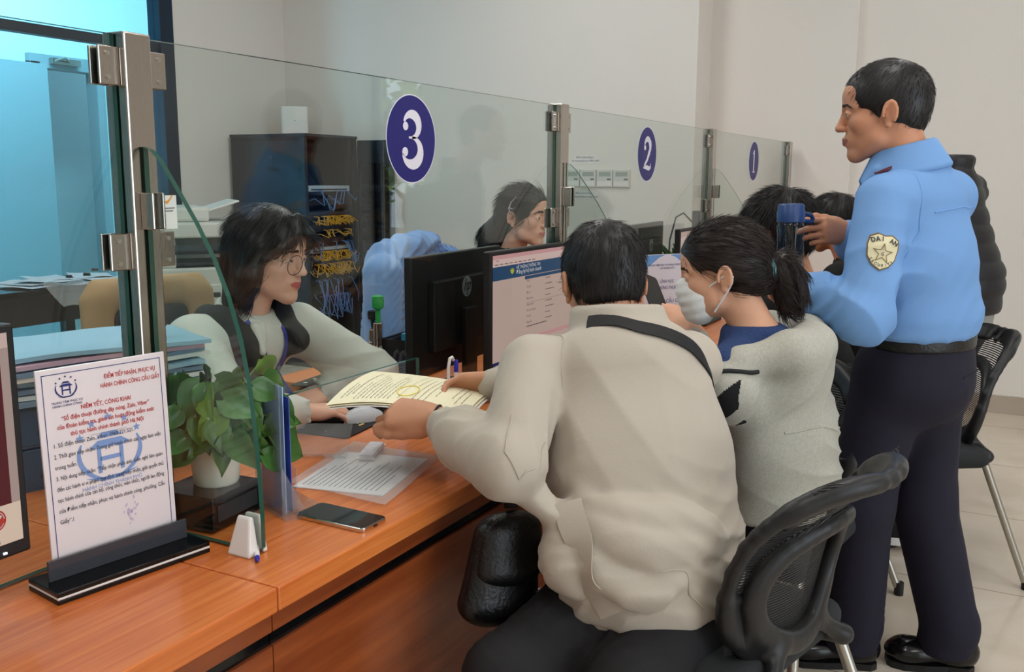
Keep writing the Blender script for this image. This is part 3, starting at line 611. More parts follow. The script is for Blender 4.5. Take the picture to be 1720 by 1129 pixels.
for i, s in enumerate(('1. Số điện thoại Zalo, Viber: 0968.221.521.', '2. Thời gian tiếp nhận: Trong giờ hành chính các ngày làm việc', 'trong tuần.', '3. Nội dung tiếp nhận: “Tiếp nhận phản ánh, kiến nghị liên quan', 'đến các hành vi vi phạm quy định trong tiếp nhận, giải quyết thủ', 'tục hành chính của cán bộ, công chức, viên chức, người lao động', 'của Điểm tiếp nhận, phục vụ hành chính công, phường. Cầu', 'Giấy”./.')):
    V, Fs = text_geo(s, .0092, 'LEFT', 0, .82); wd_ = V[:, 0].max(); k = .180/wd_ if i in (1, 3, 4, 5, 6) else 1
    put_text(bk, s, .0092, (Lx, y0, .1905-i*.0171), EX, EZ, 0, 'LEFT', .006, .0005, .82*k)
bk.add([(-.03, y0-.0005, .1985), (.03, y0-.0005, .1985), (.03, y0-.0005, .1989), (-.03, y0-.0005, .1989)], [(0, 1, 2, 3)])
onsheet(bk).build('printed_black_text', m_ink, pl, world=False)
sp = MB(); rs = np.random.RandomState(3)
for i in range(26):
    a = rs.normal(size=2)*[.006, .010]; sp.add([(.028+a[0]+.0016*math.cos(q_), y0-.0003, .064+a[1]+.0022*math.sin(q_)) for q_ in np.linspace(0, 6.28, 8)[:-1]], [tuple(range(7))])
onsheet(sp).build('faded_stamp', m_stamp, pl, world=False)

# second, smaller paper sign standing in bay 2
t = thing('paper_sign', 'white upright paper sign with blue corners on the counter below number 2', 'sign', (3.55, 1.215, ZC), -.6)
MB().box((-.11, -.05, 0), (.11, .05, .012)).build('stand_base', m_gloss, t, world=False, bevel=.002)
pl = MB().box((-.105, -.002, .012), (.105, .002, .337)).build('sheet_holder', mat('sign_sheet', c(224, 220, 230), .4), t, world=False)
g = MB()
for s in (-1, 1): g.add([(s*.105, -.0026, .335), (s*.105, -.0026, .28), (s*.04, -.0026, .325), (s*.01, -.0026, .335)][::s], [(0, 1, 2, 3)])
g.build('printed_corner', mat('sky_print', c(110, 160, 220), .5), pl, world=False)
for s, z, sz in (('TRUNG TÂM PHỤC VỤ HÀNH CHÍNH CÔNG', .292, .0105), ('CHI NHÁNH SỐ 3', .279, .0105), ('LĨNH VỰC', .225, .017), ('CHỨNG THỰC', .200, .017), ('PHƯỜNG CẦU GIẤY', .145, .021), ('TRẦN THỊ BIỂN', .115, .022)): g = MB(); put_text(g, s, sz, (.0, -.002, z), EX, EZ, 0, 'CENTER', .01, .0008, .85); g.build('printed_text', m_inkb, pl, world=False)

# ------------------------------------------------------------------ black box and potted pothos behind the wing
t = thing('desk_box', 'low black desk box under the white flower pot', 'box', (1.215, 1.285, ZC), .1)
MB().box((-.068, -.062, .004), (.070, .07, .066)).build('case', m_gloss, t, world=False, bevel=.004)
MB().box((-.055, -.0635, .02), (.055, -.062, .05)).build('front_cover', m_darkgrey, t, world=False)
for sx in (-1, 1): MB().box((sx*.05-.008, -.05, 0), (sx*.05+.008, -.03, .004)).build('rubber_foot', m_black, t, world=False)
m_leaf = mat('pothos_leaf', c(58, 98, 40), .30, noise=(14, .45), spec=.5); m_leaf2 = mat('pothos_leaf_pale', c(104, 142, 58), .32, noise=(10, .3)); m_stem = mat('pothos_stem', c(108, 128, 60), .5); m_soil = mat('soil', c(52, 40, 32), .95, noise=(60, .5)); m_pot = mat('pot_white', c(226, 222, 206), .35)
t = thing('potted_pothos', 'green pothos with heart shaped leaves in a white pot by the curved glass wing', 'potted plant', (1.232, 1.285, ZC+.066))
MB().lathe([(.034, 0), (.038, 0), (.041, .004), (.046, .058), (.052, .06), (.054, .076), (.051, .077), (.047, .064), (.044, .05), (.0, .05)], 40).build('pot', m_pot, t, True, world=False)
MB().lathe([(.0462, .066), (.03, .068), (0, .07)], 24).build('soil', m_soil, t, True, world=False)
rs = np.random.RandomState(11); leaf = MB(); stem = MB()
def heart(L, Wd, droop):
    rows = []
    for i in range(9):
        u = i/8; w = Wd*(math.sin(PI*min(1, u*1.0)**.62))*(1-.28*u)*1.06 if i else Wd*.25; r = []
        for j in range(7):
            v = j/3-1; x = u*L-(abs(v)**1.5)*L*.16*(1-u)**2*(1 if i < 4 else .3); r.append((x, v*w*.5 if i < 8 else 0, -droop*u*u*L+abs(v)**1.5*w*.16+.0015*math.sin(9*v+5*u)))
        rows.append(r)
    return np.array(rows)
spots = []
for i in range(98):
    a = rs.uniform(0, 2*PI); rad = rs.uniform(.015, .098)**1; z = rs.uniform(.085, .215)-rad*.3
    spots.append((a, rad, z))
spots += [(-.45, .115, .10), (-.6, .12, .05), (-.8, .10, .075), (-.35, .12, .135), (-.5, .10, .17), (-.3, .105, .215), (-.75, .12, .11), (-1.0, .09, .045), (-.2, .13, .08), (-.55, .13, .085)]
for a, rad, z in spots:
    p = np.array([rad*math.cos(a), rad*math.sin(a), z+.005]); out = np.array([math.cos(a+rs.normal()*.5), math.sin(a+rs.normal()*.5), rs.uniform(-.55, .35)])
    cdir = nrm(np.array([-.75, -.66, .35])*.6+out*.5+rs.normal(size=3)*.25); L = rs.uniform(.048, .078); xa = nrm(out-cdir*(out@cdir)*.6+np.array([0, 0, -.35])); R = frame(xa, z=cdir)
    G = heart(L, L*rs.uniform(.72, .86), rs.uniform(.1, .5))@R.T+p; leaf.grid(G, int(rs.rand() < .22))
    b = np.array([.02*math.cos(a), .02*math.sin(a), .066]); stem.tube([b, b*.5+p*.5+[0, 0, .035], p], [.0016, .0014, .001], 5)
leaf.build('foliage', [m_leaf, m_leaf2], t, True, world=False, sharp=1.5); stem.build('stems', m_stem, t, True, world=False)

# ------------------------------------------------------------------ brochure holder, phone, folder, pens and small desk things
m_bro = mat('blue_leaflet', c(58, 78, 168), .3, noise=(7, .5)); m_bro2 = mat('pale_blue_leaflet', c(150, 178, 226), .3, noise=(9, .3))
t = thing('leaflet_holder', 'clear acrylic holder with tall blue leaflets, right of the potted plant', 'leaflet holder', (1.305, 1.222, ZC), 1.19)
MB().box((-.085, -.085, 0), (.085, .010, .003)).build('base_plate', m_acr, t, world=False)
MB().box((-.055, .0, .003), (.055, .003, .255)).build('back_plate', m_acr, t, world=False); MB().box((-.055, -.03, .003), (.055, -.027, .09)).build('front_plate', m_acr, t, world=False)
for s in (-1, 1): MB().add([(s*.055, -.045, .003), (s*.055, .003, .003), (s*.055, .003, .10), (s*.058, -.045, .003), (s*.058, .003, .003), (s*.058, .003, .10)], [(0, 1, 2), (5, 4, 3), (0, 3, 4, 1), (1, 4, 5, 2), (2, 5, 3, 0)]).build('side_plate', m_acr, t, world=False)
for i, (lb, m_) in enumerate((('blue leaflet at the front of the acrylic holder', m_bro), ('paler blue leaflet at the back of the acrylic holder, standing taller', m_bro2))):
    o = tag(MB().box((-.05, -.021+i*.012, .004), (.05, -.0195+i*.012, .225+i*.022)).build('leaflet', m_, None, world=False), lb, 'leaflet', 'leaflets in the acrylic holder'); o.location = t.location; o.rotation_euler = t.rotation_euler
t = thing('smartphone', 'black smartphone with a silver edge lying on the counter near its front edge', 'phone', (1.328, 1.071, ZC), -.02)
m_ph = MB()
def rrect(w, h, r, k=6): return [(sx*(w/2-r)+r*math.cos(a), sy*(h/2-r)+r*math.sin(a)) for sx, sy, a0 in ((1, 1, 0), (-1, 1, PI/2), (-1, -1, PI), (1, -1, 1.5*PI)) for a in np.linspace(a0, a0+PI/2, k)]
MB().prism(rrect(.076, .160, .011), 0, .0085).build('body', m_chrome, t, world=False, bevel=.0018)
MB().prism(rrect(.071, .155, .009), .0085, .0089).build('screen', mat('phone_glass', c(22, 34, 36), .06, spec=.7), t, world=False); MB().cbox((0, -.0806, .004), (.009, .0012, .003)).build('charging_port', m_black, t, world=False)
m_plas = glass_mat('clear_plastic', (.90, .91, .93), 1.5, refl=1.0, rough=.12, frost=.22)
def sheet_grid(o, ex, ey, nx=14, ny=10, amp=.002, seed=1, curl=None):
    w = wob(seed, 22); G = np.array([[np.array(o)+np.array(ex)*i/(nx-1)+np.array(ey)*j/(ny-1) for j in range(ny)] for i in range(nx)], float)
    G[..., 2] += amp*(w(G.reshape(-1, 3).astype(np.float32)).reshape(nx, ny)+.9)
    if curl: G[..., 2] += np.array([[curl(i/(nx-1), j/(ny-1)) for j in range(ny)] for i in range(nx)])
    return G
t = thing('plastic_folder', 'clear plastic folder with papers lying in front of the man in beige', 'folder', (1.55, 1.16, ZC), 0)
MB().grid(sheet_grid((1.425, 1.285, ZC+.006), (.318, .075, 0), (.012-.02, -.25, 0), 24, 18, .0045, 5), 0).build('sleeve', m_plas, t, True)
MB().box((-.13, -.10, .0004), (.13, .10, .0026), 0, rotz(.23), (1.573, 1.205, ZC)).build('printed_sheets', m_paper, t)
g = MB(); ea, eb = rotz(.23)@EX, rotz(.23)@np.array([0, 1., 0])
for i in range(15):
    for x0, x1 in ((-.11, -.11+.2*(.55+.45*((i*37) % 7)/7)),): o = np.array([1.573, 1.205, ZC+.0029])+eb*(.085-i*.0115); g.add([o+ea*x0, o+ea*x1, o+ea*x1+eb*.0022, o+ea*x0+eb*.0022], [(0, 1, 2, 3)])
g.build('printed_lines', m_ink, t)
def pen(label, a, b, capcol, body=(232, 230, 230), r=.0045):
    a, b = np.array(a, float), np.array(b, float); t = thing('ballpoint_pen', label, 'pen', tuple(a)); d = b-a
    MB().tube([a+d*.10, a+d*.78], r, 10).build('barrel', mat('pen_white', c(*body), .3), t, True); m2 = mat('pen_cap', c(*capcol), .3)
    MB().tube([a, a+d*.02, a+d*.1], [r*.3, r*.8, r], 10).build('tip', m2, t, True); MB().tube([a+d*.78, a+d*.98, b], [r*1.05, r*1.05, r*.7], 10).build('cap', m2, t, True)
pen('white pen with blue ends lying behind the nearest wing clip', (1.098, 1.062, ZC+.005), (1.205, 1.165, ZC+.012), (40, 44, 160))
t = thing('pen_stand', 'white counter pen holder with a curled cord, in front of the two monitors', 'pen holder', (2.02, 1.26, ZC), 0)
MB().lathe([(.022, 0), (.022, .006), (.012, .012), (.007, .02), (.0065, .04)], 20).build('foot', m_white, t, True, world=False)
MB().tube([(-.012, 0, .01), (-.014, 0, .08), (-.013, .0, .15), (-.006, 0, .172), (.004, 0, .174), (.011, 0, .165)], .0042, 8).build('cord', m_white, t, True, world=False)
pen('white pen with a blue cap standing upright in the pen holder', (2.035, 1.255, ZC+.02), (2.036, 1.255, ZC+.166), (44, 46, 170), r=.0055)
t = tag(MB().tube([(1.992, 1.318, ZC), (1.992, 1.318, ZC+.085), (1.992, 1.318, ZC+.105)], [.0035, .0035, .0008], 8).build('steel_spike', m_steel, None, True), 'thin upright steel spike at the cut in glass number 3', 'spike')
# acrylic rest and small packet at the clerk's opening
t = thing('acrylic_rest', 'bent clear acrylic rest on the counter left of the hands holding the paper', 'acrylic rest', (1.60, 1.36, ZC), .5)
for nm, ang, L in (('front_leaf', .5, .11), ('back_leaf', PI-.35, .12)):
    R = roty(-ang); MB().box((0, -.07, 0), (L, .07, .003), 0, R, (0, 0, .003) if nm == 'front_leaf' else (0, 0, .005)).build(nm, m_acr, t, world=False)
t = thing('paper_packet', 'small white paper packet lying under the held papers', 'packet', (1.69, 1.27, ZC), .4)
MB().box((-.055, -.018, 0), (.055, .018, .018)).build('wrapper', mat('packet_white', c(214, 216, 222), .5, noise=(60, .12)), t, world=False, bevel=.006)
for s in (-1, 1): MB().box((s*.055-.004, -.02, .006), (s*.055+.004, .02, .010)).build('folded_end', m_paper, t, world=False)
# mouse mat, mouse, keyboards
m_mat = mat('mat_black', c(24, 23, 26), .8)
t = thing('mouse_mat', 'black mouse mat with white and gold drawings under the clerk\'s hand', 'mouse mat', (1.95, 1.555, ZC), .12)
MB().prism(rrect(.40, .26, .012), 0, .003).build('pad', m_mat, t, world=False)
g = MB(); zz = .0034
g.add([(.002*math.cos(a)-.07, .002*math.sin(a)-.085, .0033) for a in np.linspace(0, 6.28, 9)[:-1]], [tuple(range(8))])
for k, a in enumerate((.2, .55, .95, 1.3)):
    d = np.array([math.cos(a), math.sin(a), 0]); s = np.array([-d[1], d[0], 0]); o = np.array([-.07, -.085, zz]); g.add([o, o+d*.016+s*.005, o+d*.036, o+d*.016-s*.005], [(0, 1, 2, 3)], 0)
g.add([(-.075+.012*math.cos(a), -.098+.005*math.sin(a), zz) for a in np.linspace(0, 6.28, 17)[:-1]], [tuple(range(16))], 1)
for i in range(26):
    x, y = rs.uniform(-.18, .18), rs.uniform(-.115, .115); r_ = rs.uniform(.0015, .004); g.add([(x+px, y+py, zz) for px, py in star(0, 0, r_)], [tuple(range(10))], i % 2)
g.build('printed_drawing', [m_white, mat('gold_print', c(206, 168, 84), .5)], t, world=False)
t = thing('keyboard_mat', 'black desk mat with white stars under the keyboard behind the cut in glass number 3', 'desk mat', (2.42, 1.80, ZC), .1)
MB().prism(rrect(.50, .30, .012), 0, .003).build('pad', m_mat, t, world=False); g = MB()
for i in range(30):
    x, y = rs.uniform(-.23, .23), rs.uniform(-.13, .13); g.add([(x+px, y+py, zz) for px, py in star(0, 0, rs.uniform(.003, .012), a0=rs.uniform(0, 1))], [tuple(range(10))])
g.build('printed_stars', m_white, t, world=False)
def mouse(label, x, y, rz, m_):
    t = thing('computer_mouse', label, 'mouse', (x, y, ZC+.003), rz); rows = []
    for i in range(11):
        u = i/10; L = (u-.5)*.105; w = .029*math.sin(PI*(.06+.88*u))**.45; hh = .034*math.sin(PI*(.05+.86*u))**.6; rows.append([(L, w*math.cos(b), max(0, hh*math.sin(b))) for b in np.linspace(0, PI, 11)])
    MB().grid(np.array(rows), 0, .002).build('shell', m_, t, True, world=False); MB().tube([(.028, 0, .028), (.04, 0, .024)], .004, 8).build('wheel', m_black, t, True, world=False)
mouse('grey white computer mouse under the clerk\'s hand on the mat', 1.925, 1.475, -.6, mat('mouse_grey', c(196, 198, 204), .3))
def keyboard(label, x, y, rz, m_, mk):
    t = thing('keyboard', label, 'keyboard', (x, y, ZC+.0035), rz, 'keyboards on the counter'); MB().prism(rrect(.44, .135, .008), 0, .014).build('case', m_, t, world=False, bevel=.003); g = MB()
    for r in range(5):
        for k in range(20): g.box((-.21+k*.021, -.058+r*.0235, .014), (-.21+k*.021+.0175, -.058+r*.0235+.0195, .020))
    g.build('keys', mk, t, world=False)
keyboard('black keyboard behind the cut in glass number 3, beside the clerk\'s monitor', 2.42, 1.70, .1, m_black, m_darkgrey)
# self-inking stamps, wire basket
def stamper(label, x, y, k, top):
    t = thing('self_inking_stamp', label, 'stamp', (x, y, ZC), .5); f = MB()
    MB().box((-.022, -.018, 0), (.022, .018, .05)).build('frame', m_chrome, t, world=False, bevel=.003)
    MB().box((-.018, -.015, .05), (.018, .015, .095*k)).build('bridge', m_steel, t, world=False, bevel=.004)
    for s in (-1, 1): MB().tube([(s*.026, 0, .0), (s*.026, 0, .09*k)], .003, 8).build('side_leg', m_chrome, t, True, world=False)
    MB().lathe([(.009, .095*k), (.009, .125*k), (.02, .13*k), (.0215, .145*k), (.02, .158*k), (.0, .162*k)], 20).build('grip', top, t, True, world=False)
m_green = mat('stamp_green', c(40, 160, 78), .35)
stamper('self inking stamp with a bright green knob by the wire basket', 2.62, 1.93, 1.42, m_green); stamper('shorter dark stamp just behind the green topped one', 2.70, 2.01, 1.0, m_black)
t = thing('wire_basket', 'black mesh desk basket with stationery, left of the monitor seen from behind', 'basket', (2.72, 1.865, ZC), .1)
bm_ = glass_mat('basket_mesh', (1, 1, 1)); 
def mesh_cloth(name, col, sx, sy, thr, rough=.6, transp=True):
    m = bpy.data.materials.new(name); m.use_nodes = True; nt = m.node_tree; b = nt.nodes['Principled BSDF']; b.inputs['Base Color'].default_value = col+(1,); b.inputs['Roughness'].default_value = rough
    L = nt.links.new; uv = nt.nodes.new('ShaderNodeTexCoord'); sep = nt.nodes.new('ShaderNodeSeparateXYZ'); L(uv.outputs['Object'], sep.inputs[0]); outs = []
    for ax, s in ((0, sx), (1, sx), (2, sy)):
        if not s: continue
        mu = nt.nodes.new('ShaderNodeMath'); mu.operation = 'MULTIPLY'; mu.inputs[1].default_value = s; L(sep.outputs[ax], mu.inputs[0]); fr_ = nt.nodes.new('ShaderNodeMath'); fr_.operation = 'FRACT'; L(mu.outputs[0], fr_.inputs[0])
        gt = nt.nodes.new('ShaderNodeMath'); gt.operation = 'LESS_THAN'; gt.inputs[1].default_value = thr if ax != 1 else thr*0; L(fr_.outputs[0], gt.inputs[0]); outs.append(gt.outputs[0])
    mx = outs[0]
    for o_ in outs[1:]:
        q = nt.nodes.new('ShaderNodeMath'); q.operation = 'MAXIMUM'; L(mx, q.inputs[0]); L(o_, q.inputs[1]); mx = q.outputs[0]
    L(mx, b.inputs['Alpha']); return m
m_wire = mesh_cloth('black_wire_mesh', c(18, 18, 20), 130, 130, .38)
bk = MB()
for s in (-1, 1): bk.box((-.09, s*.065-.001, 0), (.09, s*.065+.001, .075)); bk.box((s*.09-.001, -.065, 0), (s*.09+.001, .065, .075))
bk.box((-.09, -.065, 0), (.09, .065, .002)); bk.build('mesh_wall', m_wire, t, world=False)
MB().tube([(-.09, -.065, .075), (.09, -.065, .075), (.09, .065, .075), (-.09, .065, .075)], .003, 6, closed=True).build('rim', m_black, t, True, world=False)
o = tag(MB().box((-.05, -.03, .004), (.05, .03, .085), 0, rotz(.2), (2.76, 1.875, ZC)).build('blue_box', mat('cyan_card', c(54, 150, 190), .5), None, bevel=.002), 'small bright blue box standing in the wire basket', 'box')
o = tag(MB().box((-.035, -.02, .004), (.035, .02, .05), 0, rotz(-.3), (2.67, 1.85, ZC)).build('correction_tape', mat('pink_white', c(226, 196, 200), .4), None, bevel=.006), 'small pinkish white object in the front of the wire basket', 'stationery')
# ------------------------------------------------------------------ staff side: network rack in the corner
m_rack = mat('rack_black', c(34, 42, 52), .35, .2); m_racki = mat('rack_inside', c(12, 13, 16), .6); m_yel = mat('patch_cable_yellow', c(204, 160, 50), .5); m_bluc = mat('patch_cable_blue', c(90, 130, 190), .5)
t = thing('network_rack', 'tall black network cabinet with its front door open, in the corner', 'network cabinet', (5.60, 4.88, 0)); H_ = 1.69
MB().box((-.30, -.36, .06), (-.275, .34, H_-.02)).build('side_panel', m_rack, t, world=False, bevel=.003); MB().box((.275, -.36, .06), (.30, .34, H_-.02)).build('side_panel', m_rack, t, world=False, bevel=.003)
MB().box((-.275, .31, .06), (.275, .34, H_-.02)).build('back_panel', m_racki, t, world=False)
top = MB().box((-.30, -.37, H_-.02), (.30, .35, H_)).build('top_panel', m_rack, t, world=False, bevel=.003); MB().box((-.30, -.37, 0), (.30, .35, .06)).build('plinth', m_rack, t, world=False, bevel=.003)
for k in range(2):
    for s in (-1, 1): MB().box((s*.255-.02, -.33+k*.45, .06), (s*.255+.02, -.29+k*.45, H_-.02)).build('mounting_rail', m_darkgrey, t, world=False)
v = MB().box((-.3012, -.31, H_-.05), (-.3005, .29, H_-.03)); v.build('vent_slots', m_racki, t, world=False); MB().tube([(-.30, -.06, H_-.17), (-.308, -.06, H_-.17)], .012, 12).build('side_lock', m_chrome, t, True, world=False)
d = MB().box((0, -.012, .08), (.34, .012, H_-.03)).build('door', m_rack, t, world=False, bevel=.003); d.location = (.30, -.375, 0); d.rotation_euler = (0, 0, -1.62)
MB().box((.04, -.014, .2), (.30, -.0125, H_-.2)).build('door_glass', m_gloss, d, world=False); MB().box((.31, -.03, .85), (.33, -.012, 1.0)).build('door_handle', m_black, d, world=False, bevel=.003)
def switch(z, h=.042, m_=m_darkgrey, ports=True, name='network_switch'):
    o = MB().box((-.235, -.335, z), (.235, -.05, z+h)).build(name, m_, t, world=False, bevel=.002)
    if ports:
        g = MB().box((-.2, -.3362, z+.011), (.2, -.3358, z+.016))
        for k in range(24): g.box((-.21+k*.0175, -.3365, z+.008), (-.21+k*.0175+.012, -.3355, z+.02))
        g.build('port_row', m_racki, o, world=False)
def cables(z, n, m_, seed, drop=.05):
    r = np.random.RandomState(seed); g = MB()
    for i in range(n):
        x = r.uniform(-.2, .2); x2 = x+r.normal()*.09; y = -.345-r.uniform(0, .035); g.tube([(x, -.335, z+.01), (x, y-.01, z+.004), ((x+x2)/2+r.normal()*.02, y-.025, z-drop*r.uniform(.4, 1)), (x2, y, z-drop*r.uniform(.1, .9)), (x2, -.335, z-drop*.4)], .0034, 5)
    g.build('patch_cables', m_, t, True, world=False)
sw_l = mat('switch_light', c(170, 186, 200), .4)
for z, m_, n, mc, dr_ in ((1.28, sw_l, 6, m_bluc, .16), (1.18, m_racki, 0, None, 0), (1.09, m_darkgrey, 34, m_yel, .06), (.99, m_darkgrey, 10, m_yel, .05), (.90, m_racki, 7, m_bluc, .2), (.83, sw_l, 38, m_yel, .06), (.74, m_darkgrey, 36, m_yel, .09), (.62, m_racki, 10, m_bluc, .22), (.50, m_darkgrey, 14, m_bluc, .18)):
    switch(z, m_=m_)
    if n: cables(z, n, mc, int(z*100), dr_)
t = thing('wifi_router', 'white upright router box standing on top of the network cabinet', 'router', (5.62, 4.88, 1.69), -.75)
MB().prism(rrect(.20, .05, .018), 0, .215).build('case', m_white, t, world=False, bevel=.006); MB().cbox((0, -.0255, .11), (.006, .001, .006)).build('status_light', m_black, t, world=False)

# multifunction copier by the partition
t = thing('office_copier', 'white office copier with paper trays, behind the clerk with glasses', 'copier', (4.30, 4.62, 0), -.62)
MB().box((-.30, -.33, .03), (.30, .33, .84)).build('body', m_offwhite, t, world=False, bevel=.012)
for i, z in enumerate((.10, .32, .54)):
    o = MB().box((-.285, -.345, z), (.285, -.33, z+.20)).build('paper_tray', m_offwhite, t, world=False, bevel=.008); MB().box((-.12, -.352, z+.12), (.12, -.345, z+.15)).build('tray_grip', m_darkgrey, o, world=False, bevel=.003)
MB().box((-.30, -.30, .84), (-.12, .33, 1.02)).build('rear_tower', m_offwhite, t, world=False, bevel=.01); MB().box((-.12, .05, .84), (.30, .33, 1.02)).build('rear_tower', m_offwhite, t, world=False, bevel=.01)
MB().box((-.12, -.30, .85), (.30, .05, .87)).build('output_tray', m_darkgrey, t, world=False, bevel=.004)
MB().box((-.32, -.33, 1.02), (.32, .33, 1.11)).build('scanner', m_offwhite, t, world=False, bevel=.012)
MB().box((-.32, -.20, 1.11), (.10, .33, 1.20)).build('document_feeder', m_offwhite, t, world=False, bevel=.02); MB().box((-.10, -.15, 0), (.20, .25, .012), 0, roty(-.30), (.10, .0, 1.17)).build('feeder_tray', m_white, t, world=False, bevel=.004)
MB().box((-.22, -.42, 1.05), (.16, -.32, 1.075), 0, rotx(.25), (0, -.08, .04)).build('control_panel', m_darkgrey, t, world=False, bevel=.006)

# black table by the partition with loose papers
t = thing('side_table', 'black side table along the glazed partition, loaded with loose papers', 'table', (3.35, 4.93, 0))
MB().box((-1.2, -.28, .74), (.50, .28, .775)).build('table_top', m_gloss, t, world=False, bevel=.003); MB().box((-1.15, -.24, .58), (.46, .24, .74)).build('apron', m_black, t, world=False)
for x in (-1.12, .42):
    for y in (-.22, .2): MB().box((x-.03, y-.03, 0), (x+.03, y+.03, .58)).build('leg', m_black, t, world=False)
m_bpaper = mat('paper_blue_lit', c(214, 222, 232), .8)  # white paper with the blue window light put into its colour
ls = ['at the left end', 'second from the left end', 'third from the left end', 'in the middle, tilted', 'topmost of the middle pile', 'right of the middle pile', 'second from the right end', 'nearest the steel post']
for i in range(8):
    r = np.random.RandomState(i+3); x = 3.30+i*.062; y = 4.80+r.uniform(-.04, .08); a = r.uniform(-.5, .5); R = rotz(a)
    G = sheet_grid(np.array([x, y, .777+.006*(i % 4)])-R@np.array([.10, .14, 0]), R@np.array([.21, 0, 0]), R@np.array([0, .297, 0]), 8, 8, .012, i)
    o = tag(MB().grid(G, 0, .0015).build('paper_sheet', m_bpaper, None, True), 'loose white paper on the black side table, '+ls[i], 'paper', 'loose papers on the side table')
for i, (x, y) in enumerate(((3.50, 4.72), (3.60, 4.70), (3.78, 4.86))):
    t = thing('binder_clip', 'small black binder clip on the papers, '+('leftmost of three', 'between two other clips', 'rightmost of three')[i], 'binder clip', (x, y, .816+.004*i), .4*i, 'binder clips on the papers')
    MB().prism([(-.012, 0), (.012, 0), (.003, .016), (-.003, .016)], -.018, .018, 0, rotx(PI/2)).build('jaw', m_black, t, world=False); MB().tube([(-.002, -.01, .014), (-.02, 0, .02), (-.002, .01, .014)], .0015, 5).build('wire_arm', m_chrome, t, True, world=False)
t = thing('plastic_bag', 'crumpled clear plastic bag hanging over the front of the black side table', 'plastic bag', (3.42, 4.63, .776))
w = wob(8, 40); G = np.array([[(-.16+.03*i, .05-.032*j, .03-.022*max(0, j-2)) for j in range(8)] for i in range(11)], float); G += (w(G.reshape(-1, 3).astype(np.float32)).reshape(11, 8)[..., None])*np.array([.006, .01, .014]); MB().grid(G).build('film', m_plas, t, True, world=False)

# stacked blue file trays with folders, left of the clerk
m_tray = mat('tray_blue', c(52, 78, 108), .4); m_fold = mat('folder_pale_blue', c(150, 190, 214), .5); m_fold2 = mat('folder_pink', c(214, 176, 196), .5); m_fold3 = mat('folder_grey_blue', c(120, 146, 174), .5)
TX, TY, TR = 1.36, 1.80, -.28
def tray(z, lab):
    t = thing('file_tray', lab, 'file tray', (TX, TY, ZC+z), TR, 'blue file trays'); w, d, h = .20, .145, .085
    MB().box((-w, -d, 0), (w, d, .004)).build('floor_plate', m_tray, t, world=False)
    for (a, b) in (((-w, -d, .004), (w, -d+.004, h)), ((-w, d-.004, .004), (w, d, h)), ((-w, -d, .004), (-w+.004, d, h)), ((w-.004, -d, .004), (w, d, h))): MB().box(a, b).build('side_wall', m_tray, t, world=False, bevel=.002)
    for k in range(10):
        x = -.16+k*.014+(.09 if k > 4 else 0); MB().add([(x, -d-.0006, .025), (x+.007, -d-.0006, .025), (x+.016, -d-.0006, .062), (x+.009, -d-.0006, .062)], [(0, 1, 2, 3)]).build('slot', m_racki, t, world=False)
tray(0, 'blue slotted file tray at the bottom of the stack, left of the clerk with glasses'); tray(.09, 'blue slotted file tray on top of the stack, left of the clerk with glasses')
fl = ['lowest', 'second from the bottom', 'third from the bottom', 'fourth from the bottom', 'fourth from the top', 'third from the top', 'pink, second from the top', 'pale blue, topmost']
for i in range(8):
    r = np.random.RandomState(i+40); R = rotz(TR+r.uniform(-.08, .08)); z = ZC+.18+i*.0125; w, d = .215, .15; ctr = np.array([TX+.0+r.normal()*.006, TY+r.normal()*.006, z])
    G = sheet_grid(ctr-R@np.array([w, d, 0]), R@np.array([2*w, 0, 0]), R@np.array([0, 2*d, 0]), 14, 8, .004, i+60)
    tag(MB().grid(G, 0, .009).build('document_folder', (m_fold3, m_paper, m_fold3, m_fold, m_paper, m_fold3, m_fold2, m_fold)[i], None, True, sharp=.6), 'document folder on the blue trays, '+fl[i], 'folder', 'folders piled on the blue trays')
pen('silver clear pen with black ends lying on the topmost folder', (1.37, 1.665, ZC+.296), (1.50, 1.70, ZC+.298), (22, 22, 24), (190, 196, 180), .006)
t = thing('storage_box', 'bright blue plastic box on the desk at the far left, behind the notice', 'box', (1.24, 2.0, ZC), -.2)
MB().box((-.12, -.08, 0), (.12, .08, .10)).build('tub', mat('box_blue', c(40, 62, 170), .4), t, world=False, bevel=.006); MB().box((-.125, -.085, .10), (.125, .085, .118)).build('lid', mat('lid_pink', c(206, 160, 160), .5), t, world=False, bevel=.004)

